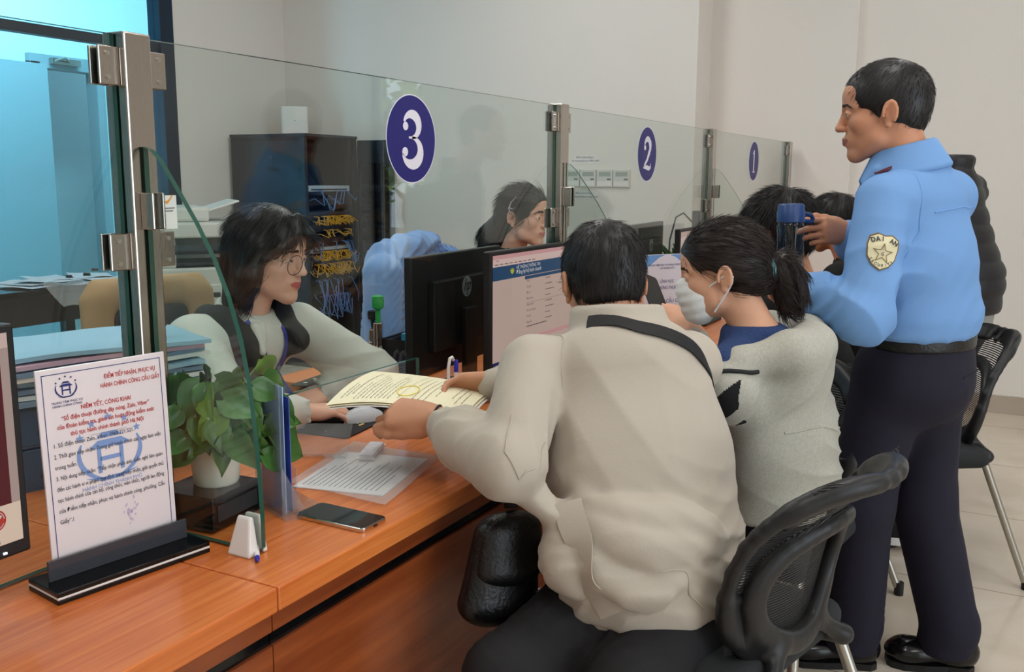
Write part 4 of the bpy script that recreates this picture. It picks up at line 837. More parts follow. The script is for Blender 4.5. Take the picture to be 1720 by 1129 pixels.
# wall controllers and paper notes
m_ctl = mat('controller_plastic', c(206, 208, 204), .45); m_lcd = mat('lcd_grey', c(150, 164, 156), .25)
for i in range(4):
    y = 2.735-i*.121
    t = thing('wall_controller', 'air conditioner wall controller, '+('leftmost of the row of four', 'second from the left in the row of four', 'third from the left in the row of four', 'rightmost of the row of four')[i], 'wall controller', (XP, y, 1.388), 0, 'row of wall controllers')
    MB().box((-.018, -.058, -.058), (0, .058, .058)).build('case', m_ctl, t, world=False, bevel=.004); MB().box((-.0186, -.045, .012), (-.018, .04, .042)).build('display', m_lcd, t, world=False); MB().box((-.0188, -.047, -.012), (-.018, -.02, -.002)).build('button', m_darkgrey, t, world=False); MB().box((-.0186, -.05, -.05), (-.018, .05, -.02)).build('cover_flap', m_white, t, world=False)
for i, (z, lb) in enumerate(((1.515, 'narrow paper note taped above the wall controllers'), (1.275, 'narrow paper note taped below the wall controllers'))):
    o = tag(MB().box((-.0015, -.09, -.028), (0, .09, .028)).build('paper_note', m_paper, None, world=False), lb, 'note', 'paper notes by the wall controllers'); o.location = (XP, 2.64, z); g = MB()
    for k in range(2): put_text(g, ('ĐIỀU HÒA TẦNG 1', 'Vui lòng không tự ý điều chỉnh')[k], .016, (-.002, 0, .006-k*.022), (0, -1, 0), EZ, 0, 'CENTER', .01, .0006)
    g.build('printed_text', m_inkb, o, world=False)

# ------------------------------------------------------------------ office chairs on the staff side
m_beige = mat('chair_beige', c(172, 142, 104), .7, bump=(300, .1)); m_chblk = mat('chair_black_fabric', c(34, 34, 36), .8, bump=(600, .15)); m_chgrey = mat('chair_grey_green', c(142, 152, 146), .6); m_chwhite = mat('chair_pale', c(186, 196, 202), .5)
def office_chair(label, x, y, face, mb_, rim, top=1.08, w=.24):
    t = thing('office_chair', label, 'chair', (x, y, 0), face-PI/2, 'staff office chairs')
    b = F(); 
    for s in (-1, 1): b.ecap((s*(w-.05), -.235, top-.50), (s*(w-.07), -.27, top-.05), .045, .05, .028, .028, (1, 0, 0), .02)
    b.ecap((-(w-.07), -.275, top-.035), (w-.07, -.275, top-.035), .05, .05, .03, .03, (0, 0, 1), .03)
    b.obj('back_frame', rim, t, .008, world=False)
    q = F(); q.ecap((0, -.24, top-.47), (0, -.272, top-.08), w-.06, w-.075, .016, .016, (1, 0, 0)); q.obj('back_pad', mb_, t, .009, world=False)
    q = F(); q.box((0, .02, .47), (.24, .24, .045), None, .04); q.obj('seat', mb_, t, .01, world=False)
    MB().tube([(0, 0, .09), (0, 0, .43)], .03, 12).build('gas_post', m_black, t, True, world=False); MB().tube([(0, -.1, .42), (0, -.27, .44), (0, -.285, .72)], .025, 8, flat=.5).build('back_bracket', m_black, t, True, world=False)
    for k in range(5):
        a = 2*PI*k/5; e = (.29*math.cos(a), .29*math.sin(a)); MB().tube([(0, 0, .10), (e[0], e[1], .065)], [.028, .018], 8).build('base_arm', m_black, t, True, world=False)
        MB().tube([(e[0]*.97-.02*math.sin(a), e[1]*.97+.02*math.cos(a), .032), (e[0]*.97+.02*math.sin(a), e[1]*.97-.02*math.cos(a), .032)], .03, 14).build('castor', m_black, t, True, world=False)
office_chair('beige rimmed office chair behind the clerk with glasses', 1.96, 2.10, -PI/2-.25, m_chblk, m_beige, 1.07, .235)
office_chair('office chair draped with a pale blue jacket, behind the monitor seen from behind', 3.05, 2.37, PI/2-.1, m_chblk, m_chblk, 1.06, .22)
office_chair('dark office chair of the clerk with the black hair clip', 3.50, 2.22, -PI/2, m_chblk, m_chblk, 1.02)
office_chair('grey green office chair back seen through glass number 2, beside its post', 4.92, 2.34, -PI/2+.5, m_chgrey, m_chgrey, 1.17, .22)
# jacket hung over the second chair
m_jk = mat('jacket_pale_blue', c(120, 156, 208), .85, bump=(500, .2), sheen=.3)
t = thing('hung_jacket', 'pale blue fleece jacket hung over the back of an office chair', 'jacket', (3.06, 2.09, .5))
j = F(); o = np.array([3.06, 2.09, .02])
j.ecap(o+[-.18, 0, 1.06], o+[.15, 0.02, 1.08], .055, .055, .075, .075, (0, 1, 0), .05); j.ecap(o+[-.10, -.0, 1.03], o+[-.10, .02, .52], .17, .22, .075, .085, (1, 0, 0), .05); j.ecap(o+[.06, 0, 1.03], o+[.06, .02, .52], .13, .15, .075, .085, (1, 0, 0), .05)
j.cap(o+[-.27, -.06, 1.02], o+[-.34, -.10, .60], .075, .058, .04); j.cap(o+[.17, -.06, 1.02], o+[.20, -.10, .62], .075, .058, .04); j.ell(o+[0, -.02, 1.11], (.13, .07, .05), None, .04)
j.disp = summed(folds((1, .3, .25), 105, .020, 4, .6, 8), folds((.9, .1, -.5), 60, .018, 9, .6, 5)); j.obj('fleece', m_jk, t, .007)
# paper rolls standing behind the jacket
for i in range(7):
    r = np.random.RandomState(i+90); x = 4.00+.012*i; y = 2.75+r.uniform(-.03, .03); a = (i-4)*.16
    o = tag(MB().tube([(x, y, .70), (x+a*.10, y, .92), (x+a*.36, y, 1.10-.012*abs(i-4))], .0075, 10).build('paper_roll', m_paper, None, True), 'rolled white paper fanned out behind the blue jacket, '+('leftmost', 'second from the left', 'third from the left', 'middle one', 'third from the right', 'second from the right', 'rightmost')[i], 'paper roll', 'rolled papers behind the jacket')
t = thing('roll_bin', 'dark bin holding the rolled papers behind the blue jacket', 'bin', (4.04, 2.75, 0)); MB().lathe([(.10, 0), (.11, .01), (.12, .76), (.112, .76), (.10, .03), (0, .03)], 24).build('bin_wall', m_darkgrey, t, True, world=False); MB().lathe([(.119, .75), (.126, .755), (.126, .77), (.116, .772)], 24).build('rim', m_black, t, True, world=False)
# small plant with a red flower and a webcam farther along the counter
t = thing('flower_pot', 'tiny plant with a red flower between the two far monitors', 'potted plant', (4.56, 1.50, ZC)); MB().lathe([(.03, 0), (.042, .10), (.044, .10), (.038, .09), (0, .09)], 18).build('pot', m_white, t, True, world=False); g = MB()
for i in range(40):
    r = np.random.RandomState(i); a = r.uniform(0, 6.28); d = np.array([math.cos(a), math.sin(a), r.uniform(.6, 2.6)])*.075; g.grid(heart(.06, .035, .3)@frame(nrm(d), z=(-.5, -.6, .6)).T+[0, 0, .09]+d*.9)
g.build('leaves', m_leaf, t, True, world=False); g = MB()
for k in range(9): a = k*.7; g.grid(heart(.03, .026, -.2)@frame((math.cos(a), math.sin(a), .6), z=(0, 0, 1)).T+[.012, -.03, .285])
g.build('flower', mat('petal_red', c(170, 40, 40), .5), t, True, world=False)
t = thing('document_camera', 'small dark document camera with a bent cable behind glass number 1', 'camera', (5.25, 1.62, ZC)); MB().box((-.05, -.05, 0), (.05, .05, .03)).build('foot', m_black, t, world=False, bevel=.004); MB().tube([(0, 0, .03), (0, 0, .34)], .01, 8).build('arm', m_darkgrey, t, True, world=False); MB().box((-.03, -.04, .34), (.03, .03, .45)).build('camera_head', m_darkgrey, t, world=False, bevel=.006); MB().tube([(0, .03, .38), (-.12, .05, .44), (-.25, .05, .42), (-.34, .05, .30), (-.36, .05, .0)], .005, 6).build('cable', m_black, t, True, world=False)

# ------------------------------------------------------------------ visitors' mesh-backed chairs
m_chair = mat('chair_black_plastic', c(29, 29, 31), .42, bump=(300, .06)); m_mesh = mesh_cloth('chair_mesh', c(30, 30, 32), 0, 170, .62); m_seatf = mat('seat_fabric', c(38, 40, 42), .85, bump=(500, .2)); m_leg = mat('chair_leg_silver', c(176, 172, 162), .28, .85)
def surf(u, v):
    """backrest: u across (-1..1), v up (0..1): curves round the sitter and flares backwards at the top"""
    hw = .185+.03*math.sin(PI*min(1, v*1.1))-.03*max(0, v-.85)/.15; y = -.195-.085*v-.13*max(0, v-.55)**1.6*2.2+.055*u*u*(1-.35*v)+.02*math.sin(PI*v); z = .50+.36*v+.03*u*u*v*v
    return np.array([u*hw, y, z])
def visitor_chair(label, x, y, face):
    t = thing('visitor_chair', label, 'chair', (x, y, 0), face-PI/2, 'mesh backed visitor chairs')
    uv = []; n = 64
    for i in range(n):
        a = 2*PI*i/n; e = 2/3.6; cu_, sv = math.cos(a), math.sin(a); uv.append((math.copysign(abs(cu_)**e, cu_), .5+.5*math.copysign(abs(sv)**e, sv)))
    P = np.array([surf(*q) for q in uv]); f = F(); f.chain(list(P)+[P[0]], [.0145]*(n+1), .008)
    for i in range(n):                                          # the wide moulded band at the flared top and sides
        u, v = uv[i]
        if v > .80: f.chain([surf(u*.98, v-.01), surf(u*.86, v-.075)], [.016, .010], .014)
        elif v < .45: f.chain([surf(u*.99, v), surf(u*.80, v+.02*(1 if v < .1 else 0))], [.015, .009], .014)
    f.obj('back_frame', m_chair, t, .006, world=False)
    G = np.array([[surf(u, v) for v in np.linspace(.02, .98, 26)] for u in np.linspace(-.97, .97, 20)]); MB().grid(G).build('back_mesh', m_mesh, t, True, world=False)
    r = F(); m = 40                                             # broad moulded ring round the lower part of the mesh, joined to the outer frame
    el = lambda i, k=1.0: (.74*k*math.cos(2*PI*i/m), .36+.33*k*math.sin(2*PI*i/m))
    Q = [surf(*el(i))+np.array([0, -.016, 0]) for i in range(m)]; r.chain(Q+[Q[0]], [.012]*(m+1), .012); Q2 = [surf(*el(i, 1.12))+np.array([0, -.012, 0]) for i in range(m)]; r.chain(Q2+[Q2[0]], [.010]*(m+1), .02)
    for i in range(m):
        u, v = el(i, 1.16)
        if v < .22: r.chain([surf(u, v)+[0, -.012, 0], surf(u*1.12, max(0, v-.12))+[0, -.004, 0]], [.014, .014], .02)
    for s in (-1, 1): r.chain([surf(s*.40, .04)+[0, -.012, 0], (s*.16, -.23, .455), (s*.15, -.10, .43)], [.018, .018, .018], .02)
    r.obj('lumbar_frame', m_chair, t, .006, world=False)
    MB().tube([surf(-.90, .1)+[0, -.012, 0], surf(-.90, .1)+[0, -.020, 0]], .006, 10).build('rivet', m_chrome, t, True, world=False)
    s_ = F(); s_.box((0, .03, .465), (.235, .235, .035), None, .03); s_.obj('seat', m_seatf, t, .01, world=False)
    for s in (-1, 1):
        MB().tube([(s*.20, -.20, .44), (s*.235, -.36, .03)], .013, 10, flat=1.0).build('leg', m_leg, t, True, world=False); MB().tube([(s*.20, .20, .44), (s*.235, .30, .03)], .013, 10).build('leg', m_leg, t, True, world=False)
        for yy in (-.367, .305): MB().tube([(s*.2355, yy, 0), (s*.235, yy, .045)], .0155, 10).build('foot_cap', m_black, t, True, world=False)
        MB().tube([(s*.20, -.20, .44), (s*.20, .20, .44)], .012, 8).build('seat_rail', m_leg, t, True, world=False)
    return t
visitor_chair('black mesh backed chair under the man in the beige jacket, nearest the camera', 1.850, .52, math.radians(76))
visitor_chair('mesh backed chair under the masked woman, mostly hidden by the nearer chair', 2.47, .58, math.radians(172))
visitor_chair('empty black mesh chair standing free behind the guard\'s legs', 3.53, .32, math.radians(124))
visitor_chair('mesh chair under the man in black, hidden behind the masked woman', 3.06, .64, math.radians(88))
visitor_chair('mesh chair at window 1, farthest along the counter', 4.42, .60, math.radians(88))
# ------------------------------------------------------------------ people: shared anatomy
m_lipm = mat('lips_men', c(160, 96, 84), .5)
def skin_mat(name, col): return mat(name, col, .48, sss=.12, noise=(18, .05), bump=(260, .05))
m_lip = mat('lips', c(186, 92, 88), .4); m_eyew = mat('eye_white', c(222, 216, 210), .2); m_iris = mat('iris_dark', c(34, 24, 20), .12); m_brow = mat('eyebrow', c(44, 34, 30), .8)
def hair_mat(name, col): return mat(name, col, .42, spec=.5, noise=(30, .3))
m_hair = hair_mat('hair_black', c(26, 23, 24)); m_hairb = hair_mat('hair_dark_brown', c(42, 32, 30))
def head(f, O, R, s=1.0, nose=1.0, jaw=1.0):
    """skull, face and ears; local x forward, y to the person's left, z up, origin between the ears"""
    O = np.asarray(O, float); W = lambda x, y, z: O+R@(np.array([x, y, z])*s); E = lambda p, r, k=.01, op='u': f.ell(W(*p), np.array(r)*s, R, k, op)
    C_ = lambda a, b, ra, rb=None, k=.01, op='u': f.cap(W(*a), W(*b), ra*s, None if rb is None else rb*s, k, op)
    E((-.012, 0, .030), (.098, .075, .083)); E((-.045, 0, -.008), (.052, .060, .062), .03); E((.032, 0, -.036), (.056, .060*jaw, .074), .03); E((.045, 0, .045), (.049, .060, .050), .02)
    for t in (-1, 1):
        C_((.022, .046*t*jaw, -.068), (.068, .012*t, -.098), .019, .016, .025); E((.056, .041*t, -.020), (.026, .021, .022), .02); C_((.085, .012*t, .024), (.066, .050*t, .020), .009, .008, .014)
    E((.077, 0, -.100), (.016, .019, .016), .018); E((.076, 0, -.060), (.022, .032, .024), .015)
    C_((.089, 0, .014), (.106*nose, 0, -.024), .0075, .0105, .012); E((.108*nose, 0, -.028), (.011, .012, .009), .006)
    for t in (-1, 1):
        E((.098, .0125*t, -.030), (.010, .007, .008), .005); E((.1005, .031*t, .005), (.015, .019, .0095), .012, 's'); E((.0765, .031*t, .003), (.0125, .0135, .0125), .002)
        f.chain([W(.0875, .0175*t, .004), W(.0905, .030*t, .0105), W(.083, .045*t, .004)], [.0028*s]*3, .004); f.chain([W(.0865, .018*t, .001), W(.0880, .031*t, -.0055), W(.081, .045*t, .001)], [.0025*s]*3, .004)
    for t in (-1, 1): C_((.0985, .0, -.0565), (.0885, .022*t, -.0615), .0052, .0028, .005); C_((.0970, 0, -.0675), (.0880, .019*t, -.0635), .0060, .003, .005); C_((.107, 0, -.0618), (.092, .022*t, -.0622), .0020, .0016, .002, 's')
    for t in (-1, 1):
        Re = R@rotz(-.5*t)@roty(-.2); E0 = (-.010, .079*t, -.012); f.ell(W(*E0), np.array((.017, .0065, .029))*s, Re, .006)
        f.chain([W(E0[0]+.016*math.cos(a)-.004*math.sin(a), E0[1]+(.0075-.0015*math.cos(a))*t, E0[2]+.029*math.sin(a)+.001) for a in np.linspace(-.2, 3.9, 12)], [.0042*s]*12, .004); f.ell(W(-.006, .0875*t, -.010), np.array((.008, .006, .015))*s, Re, .004, 's'); f.ell(W(-.004, .080*t, -.040), np.array((.008, .005, .008))*s, Re, .005)
def paint_face(O, R, s=1.0, mats=(1, 2, 3, 4), brow=True):
    O = np.asarray(O, float); q = lambda P: ((P-O)@R)/s
    def lips(P): v = q(P); return (v[:, 0] > .085) & (np.abs(v[:, 1]) < .0235) & (v[:, 2] < -.0525+.10*np.abs(v[:, 1])*0-.18*np.abs(v[:, 1])) & (v[:, 2] > -.0725+.3*np.abs(v[:, 1]))
    def eye(P): v = q(P); y = np.abs(v[:, 1])-.031; return (np.linalg.norm(v-np.stack([np.full(len(v), .0765), np.sign(v[:, 1])*.031, np.full(len(v), .003)], 1), axis=1) < .0142) & (v[:, 0] > .078) & ((y/.0125)**2+((v[:, 2]-.0028)/.0058)**2 < 1)
    def iris(P): v = q(P); y = np.abs(v[:, 1])-.031; return eye(P) & (y**2+(v[:, 2]-.003)**2 < .0062**2)
    def brw(P): v = q(P); y = np.abs(v[:, 1]); zz = .0270+.02*(y-.012)-4.5*np.clip(y-.034, 0, 1)**1.5; return (v[:, 0] > .055) & (y > .013) & (y < .052) & (np.abs(v[:, 2]-zz) < .0034)
    return [(mats[0], lips), (mats[1], eye), (mats[2], iris)]+([(mats[3], brw)] if brow else [])
def hand(f, wr, R, side, curl=((.3, .4, .2),)*4, thumb=(.7, .35, .3), s=1.0, spread=.06):
    """wr wrist point; R columns: x to the fingers, y to the thumb side, z back of the hand; side unused mirror is in R"""
    wr = np.asarray(wr, float); W = lambda p: wr+R@(np.array(p, float)*s)
    base = [(.088, .027, 0), (.093, .009, .002), (.088, -.010, .001), (.079, -.027, -.003)]
    f.ecap(W((-.02, 0, 0)), W((.02, .0, 0)), .027*s, .028*s, .019*s, .018*s, R[:, 1], .012)
    for b, r in zip(base, (.0125, .0125, .012, .011)): f.cap(W((.012, b[1]*.55, 0)), W(b), .0155*s, r*s, .014)
    f.ell(W((.034, .028, -.010)), np.array((.030, .015, .015))*s, R, .012); f.ell(W((.040, -.026, -.008)), np.array((.032, .012, .013))*s, R, .012)
    LN = [(.043, .026, .021), (.048, .030, .022), (.044, .028, .022), (.035, .021, .019)]
    for i, (b, ln) in enumerate(zip(base, LN)):
        cu = curl[i % len(curl)]; p = np.array(b, float); a = 0; sp = (1.5-i)*spread; pts = [W(p)]
        for k in range(3): a += cu[k]; d = np.array([math.cos(a)*math.cos(sp), math.sin(sp)*math.cos(a), -math.sin(a)]); p = p+d*ln[k]; pts.append(W(p))
        r0 = (.0088, .0090, .0086, .0076)[i]*s; f.chain(pts, [r0*1.05, r0*.98, r0*.9, r0*.74], .003)
    th, fl, bd = thumb; p = np.array((.020, .028, -.008)); pts = [W(p)]; a = th
    for k, L in enumerate((.044, .033, .026)): d = np.array([math.cos(a)*math.cos(fl), math.sin(a)*math.cos(fl), -math.sin(fl)]); p = p+d*L; pts.append(W(p)); a -= bd
    f.chain(pts, [.0145*s, .0118*s, .0108*s, .0082*s], .008)
def arm(f, sh, el, wr, s=1.0): f.chain([sh, el], [.050*s, .040*s], .02); f.cap(el, np.asarray(el)*.65+np.asarray(wr)*.35, .040*s, .039*s, .02); f.cap(np.asarray(el)*.65+np.asarray(wr)*.35, wr, .039*s, .026*s, .02)
def leg(f, hp, kn, an, s=1.0): f.cap(hp, kn, .082*s, .056*s, .03); m = np.asarray(kn)*.68+np.asarray(an)*.32; f.cap(kn, m, .054*s, .056*s, .02); f.cap(m, an, .056*s, .036*s, .02)
def hdg(deg, pitch=0, roll=0): return rotz(math.radians(deg))@roty(math.radians(pitch))@rotx(math.radians(roll))       # pitch > 0 looks down
def vnorm(V, Q):
    n = np.zeros_like(V); e = np.cross(V[Q[:, 2]]-V[Q[:, 0]], V[Q[:, 3]]-V[Q[:, 1]])
    for i in range(4): np.add.at(n, Q[:, i], e)
    return n/(np.linalg.norm(n, axis=1)[:, None]+1e-12)
def hair_obj(f, parent, m_, O, R, flow, n=3000, L=(.02, .04), h=.005, r0=.0008, lift=.15, keep=None, sink=.004, steps=7, seed=5, grav=.0):
    """solid hair mass plus fine strands lying along `flow` (head-local field)"""
    rs = np.random.RandomState(seed); V, Q = f.mesh(h); N = vnorm(V, Q); loc = (V-O)@R; ok = np.arange(len(V))
    if keep is not None: ok = ok[keep(loc)]
    pick = rs.choice(ok, min(n, len(ok)*3)); p = V[pick]-N[pick]*sink+rs.normal(size=(len(pick), 3))*.0012; nn = N[pick]; ln = rs.uniform(*L, len(pick))[:, None]; out = [p]
    for k in range(steps-1):
        fl = flow((p-O)@R)@R.T; fl = fl-nn*(fl*nn).sum(1)[:, None]; fl /= np.linalg.norm(fl, axis=1)[:, None]+1e-9
        d = fl+nn*lift*(1-k/steps*1.2)+rs.normal(size=p.shape)*.05; d[:, 2] -= grav*k/steps; d /= np.linalg.norm(d, axis=1)[:, None]; p = p+d*ln/(steps-1); out.append(p)
        nn = nn+.10*((p-O)/np.linalg.norm(p-O, axis=1)[:, None]-nn)*(k > 1); nn /= np.linalg.norm(nn, axis=1)[:, None]
    SV, SQ = strands(np.stack(out, 1), r0); off = len(V)
    return mesh_obj('hair', np.concatenate([V, SV]), np.concatenate([Q, SQ+off]), m_, parent, True, True)
def hair_short(O, R, s=1.0, thick=.0, front=.0, nape=-.062, k=.012, ear=True):
    f = F(); W = lambda x, y, z: np.asarray(O)+R@(np.array([x, y, z])*s); A = lambda v: np.array(v)*s
    f.ell(W(-.014, 0, .034), A((.107+thick, .080+thick, .092+thick)), R, k); f.ell(W(-.048, 0, -.010), A((.058+thick*.7, .064+thick*.6, .072)), R, .03)
    f.ell(W(.108+front, 0, -.035), A((.072, .095, .098)), R, .010, 's')
    for t in (-1, 1):
        f.ell(W(.045+front*.5, .085*t, -.045), A((.050, .05, .066)), R, .008, 's')
        if ear: f.ell(W(.0, .088*t, -.028), A((.030, .024, .042)), R, .006, 's'); f.ell(W(-.03, .085*t, -.075), A((.04, .035, .04)), R, .012, 's')
    f.half(W(-.05, 0, nape), R@nrm((.28, 0, -1)), .012); return f
whorl = lambda cx=-.05, cz=.115: (lambda q: (q-np.array([cx, .005, cz]))*np.array([1, 1, 1.0])+np.array([.03, 0, -.015]))
def shoe(f, heel, toe, h=.075, w=.045):
    heel, toe = np.array(heel, float), np.array(toe, float); d = nrm(toe-heel); sd = np.array([-d[1], d[0], 0]); R = np.stack([d, sd, [0, 0, 1]], 1); L = np.linalg.norm(toe-heel)
    P = lambda u, z: heel+d*u*L+np.array([0, 0, z])
    f.ell(P(.16, .045), (.055, .036, .045), R, .02); f.ecap(P(.12, .035), P(.82, .032), .036, w, .033, .030, sd, .03); f.ell(P(.80, .032), (.062, w, .032), R, .03); f.cap(P(.2, .06), P(.26, h+.03), .04, .042, .03); f.half((heel[0], heel[1], .002), (0, 0, -1), .004)
def sole(heel, toe, w=.048):
    heel, toe = np.array(heel, float), np.array(toe, float); d = nrm(toe-heel); sd = np.array([-d[1], d[0], 0]); L = np.linalg.norm(toe-heel); o = []
    for u, ww in ((-.03, .02), (.05, .036), (.3, .035), (.6, w*.95), (.85, w), (1.0, w*.75), (1.05, .02)): o.append((u*L, ww))
    poly = [(u, w_) for u, w_ in o]+[(u, -w_) for u, w_ in o[::-1]]; return [tuple((heel+d*a+sd*b)[:2]) for a, b in poly][::-1]
def blob(P, c_, r): return np.exp(-((P-np.asarray(c_, np.float32))**2).sum(1)/(r*r))
A3 = lambda *v: np.array(v, float)
# ------------------------------------------------------------------ man in the beige jacket, seated with his back to us
m_skin_m = skin_mat('skin_tan', c(196, 140, 108)); m_jacket = mat('jacket_beige', c(182, 172, 158), .8, bump=(420, .12), sheen=.15); m_trous = mat('trousers_charcoal', c(25, 24, 27), .85, bump=(500, .15)); m_leather = mat('black_leather', c(14, 13, 14), .35, bump=(140, .25)); m_strap = mat('strap_black', c(22, 22, 24), .7)
MO, MR = A3(1.875, .785, 1.168), hdg(38, 20); mL, mR = A3(1.665, .845, 1.02), A3(1.965, .615, 1.005); mEL, mWL = A3(1.475, .800, .865), A3(1.590, 1.035, .898); mER, mWR = A3(2.03, .88, .84), A3(1.80, 1.00, .935)
mN, mP = A3(1.815, .715, 1.06), A3(1.69, .60, .56)
man = thing('person', 'man in a beige jacket seated with his back to us, holding papers over the counter', 'person', (1.7, .62, 0))
b = F(); head(b, MO, MR, 1.0); b.ecap(mN+A3(-.02, -.02, -.03), MO+MR@A3(-.025, 0, -.05), .060, .056, .060, .058, MR[:, 1], .025)
b.chain([mN+A3(-.02, -.03, -.05), mL+A3(0, 0, -.03)], [.045, .045], .03); b.chain([mN+A3(-.02, -.03, -.05), mR+A3(0, 0, -.03)], [.045, .045], .03); b.ecap(mN+A3(-.02, -.02, -.13), A3(1.76, .66, .86), .14, .15, .08, .10, mR-mL, .04); b.ecap(A3(1.76, .66, .86), mP, .14, .15, .10, .11, mR-mL, .04)
arm(b, mL, mEL, mWL); arm(b, mR, mER, mWR)
hl = frame(nrm(A3(-.03, .15, .012)), z=A3(-.72, -.22, .66)); hand(b, mWL, hl, 1, ((.55, .75, .35), (.75, .85, .4), (.85, .9, .4), (.9, .9, .5)), (.25, .15, .15), 1.0)
hr = frame(nrm(A3(-.045, .125, -.01)), z=A3(.75, .25, .45)); hr = hr*np.array([1, 1, 1]); hr[:, 1] = -hr[:, 1]; hr = np.stack([hr[:, 0], hr[:, 1], hr[:, 2]], 1); hand(b, mWR, hr, -1, ((.45, .6, .3), (.55, .65, .35), (.6, .7, .35), (.65, .7, .4)), (.45, -.35, .25), 1.0)
mK = [A3(1.42, .77, .48), A3(1.50, .56, .48)]; mA = [A3(1.44, .80, .08), A3(1.54, .56, .08)]
leg(b, A3(1.65, .70, .53), mK[0], mA[0]); leg(b, A3(1.78, .54, .53), mK[1], mA[1])
b.obj('body', [m_skin_m, m_lipm, m_eyew, m_iris, m_brow], man, .0042, paint_face(MO, MR))
hm = hair_short(MO, MR, 1.0, .006, .0, -.072); hair_obj(hm, man, m_hair, MO, MR, whorl(-.045, .118), 5200, (.022, .042), .0045, .0008, .16, None, .004)
j = F(); side = mR-mL
mid, low = A3(1.755, .645, .84), A3(1.695, .600, .655)
j.ecap(mN+A3(-.035, -.035, -.055), mid, .165, .195, .115, .145, side, .05); j.ecap(mid, low, .195, .20, .145, .155, side, .05); j.ecap(low, A3(1.69, .60, .60), .205, .185, .160, .145, side, .04)
j.cap(mN+A3(-.03, -.03, -.035), mL+A3(.02, 0, -.02), .072, .066, .03); j.cap(mN+A3(-.02, -.03, -.035), mR+A3(-.02, 0, -.02), .072, .066, .03)
cL = mWL*.80+mEL*.20
j.cap(mL+A3(0, 0, -.01), mEL+A3(.01, 0, 0), .068, .066, .03); j.cap(mEL, mEL*.45+mWL*.55, .068, .062, .02); j.cap(mEL*.45+mWL*.55, cL, .062, .043, .02)
j.cap(mR+A3(0, 0, -.01), mER, .068, .062, .03); j.cap(mER, mER*.4+mWR*.6, .062, .054, .02); j.cap(mER*.4+mWR*.6, mWR+A3(.02, -.01, 0), .054, .044, .02); j.cap(mWR+A3(.02, -.01, 0), mWR+A3(-.01, .005, 0), .040, .037, .006)
for a in np.linspace(0, 2*PI, 61)[:-1]:                         # stand collar
    u = nrm(side); w_ = nrm(np.cross(u, A3(.12, .12, 1))); o0 = mN+A3(.0, .0, .022)+u*.086*math.cos(a)+w_*.076*math.sin(a); j.cap(o0+A3(0, 0, -.045), o0+A3(.012, .014, .030), .022, .011, .016)
j.cap(mN+A3(.0, .0, .02), MO+MR@A3(-.02, 0, -.02), .056, .066, .010, 's')
def ridge(f, pts, r, k=.03, sink=.6):
    P = np.array(pts, float); t = np.linspace(0, len(P)-1, 14); Q = np.stack([np.interp(t, range(len(P)), P[:, i]) for i in range(3)], 1); e = 1e-3
    for _ in range(8): d = f.eval(Q); g = np.stack([f.eval(Q+np.eye(3)[i]*e)-f.eval(Q-np.eye(3)[i]*e) for i in range(3)], 1); g /= np.linalg.norm(g, axis=1)[:, None]+1e-9; Q = Q-g*d[:, None]*.9
    for _ in range(2): Q[1:-1] = .25*Q[:-2]+.5*Q[1:-1]+.25*Q[2:]
    w = np.sin(np.linspace(.35, PI-.35, 14)); f.chain(list(Q-g*r*sink), list(r*w), k)
for pts_, r_, k_ in (([(1.521, .695, .82), (1.534, .646, .75), (1.57, .565, .713), (1.625, .47, .735), (1.652, .423, .741)], .042, .025), ([(1.542, .65, .804), (1.565, .588, .751), (1.612, .501, .751), (1.658, .426, .784)], .030, .02), ([(1.488, .74, .771), (1.482, .723, .696), (1.488, .689, .631)], .040, .03), ([(1.524, .659, .739), (1.528, .63, .675), (1.56, .56, .648), (1.596, .504, .675)], .030, .02)): ridge(j, pts_, r_, k_, .35)
# side pocket flap, blouson gather over the hem band
j.half(A3(1.69, .60, .555), (0, 0, -1), .012)
ax = nrm(mEL-mL); fa = nrm(mWL-mEL)
j.disp = summed(zone(folds((.25, .2, 1), 50, .013, 3, .5, 8), (1.60, .58, .66), .22), zone(folds((.4, -.3, 1), 40, .011, 12, .5, 7), (1.80, .50, .64), .2), zone(folds(ax, 62, .010, 5, .45, 9), mEL*.8+mL*.2, .13), zone(folds(fa, 75, .009, 6, .45, 9), mWL*.6+mEL*.4, .12), zone(folds((1, .3, -.5), 36, .009, 7, .5, 6), mL+A3(.04, -.08, -.12), .2), zone(folds((.6, -.5, .8), 24, .008, 17, .6, 5), (1.76, .52, .86), .26), folds((.3, .2, 1), 20, .0025, 8, .7, 5))
j.obj('jacket', m_jacket, man, .0052)
hb = F(); hb.ecap(A3(1.695, .60, .585), A3(1.695, .60, .560), .182, .178, .142, .138, side, .01); hb.half(A3(1.69, .60, .552), (0, 0, -1), .006); hb.disp = folds(side, 120, .0015, 3, .1, 5); hb.obj('hem_band', m_jacket, man, .007)
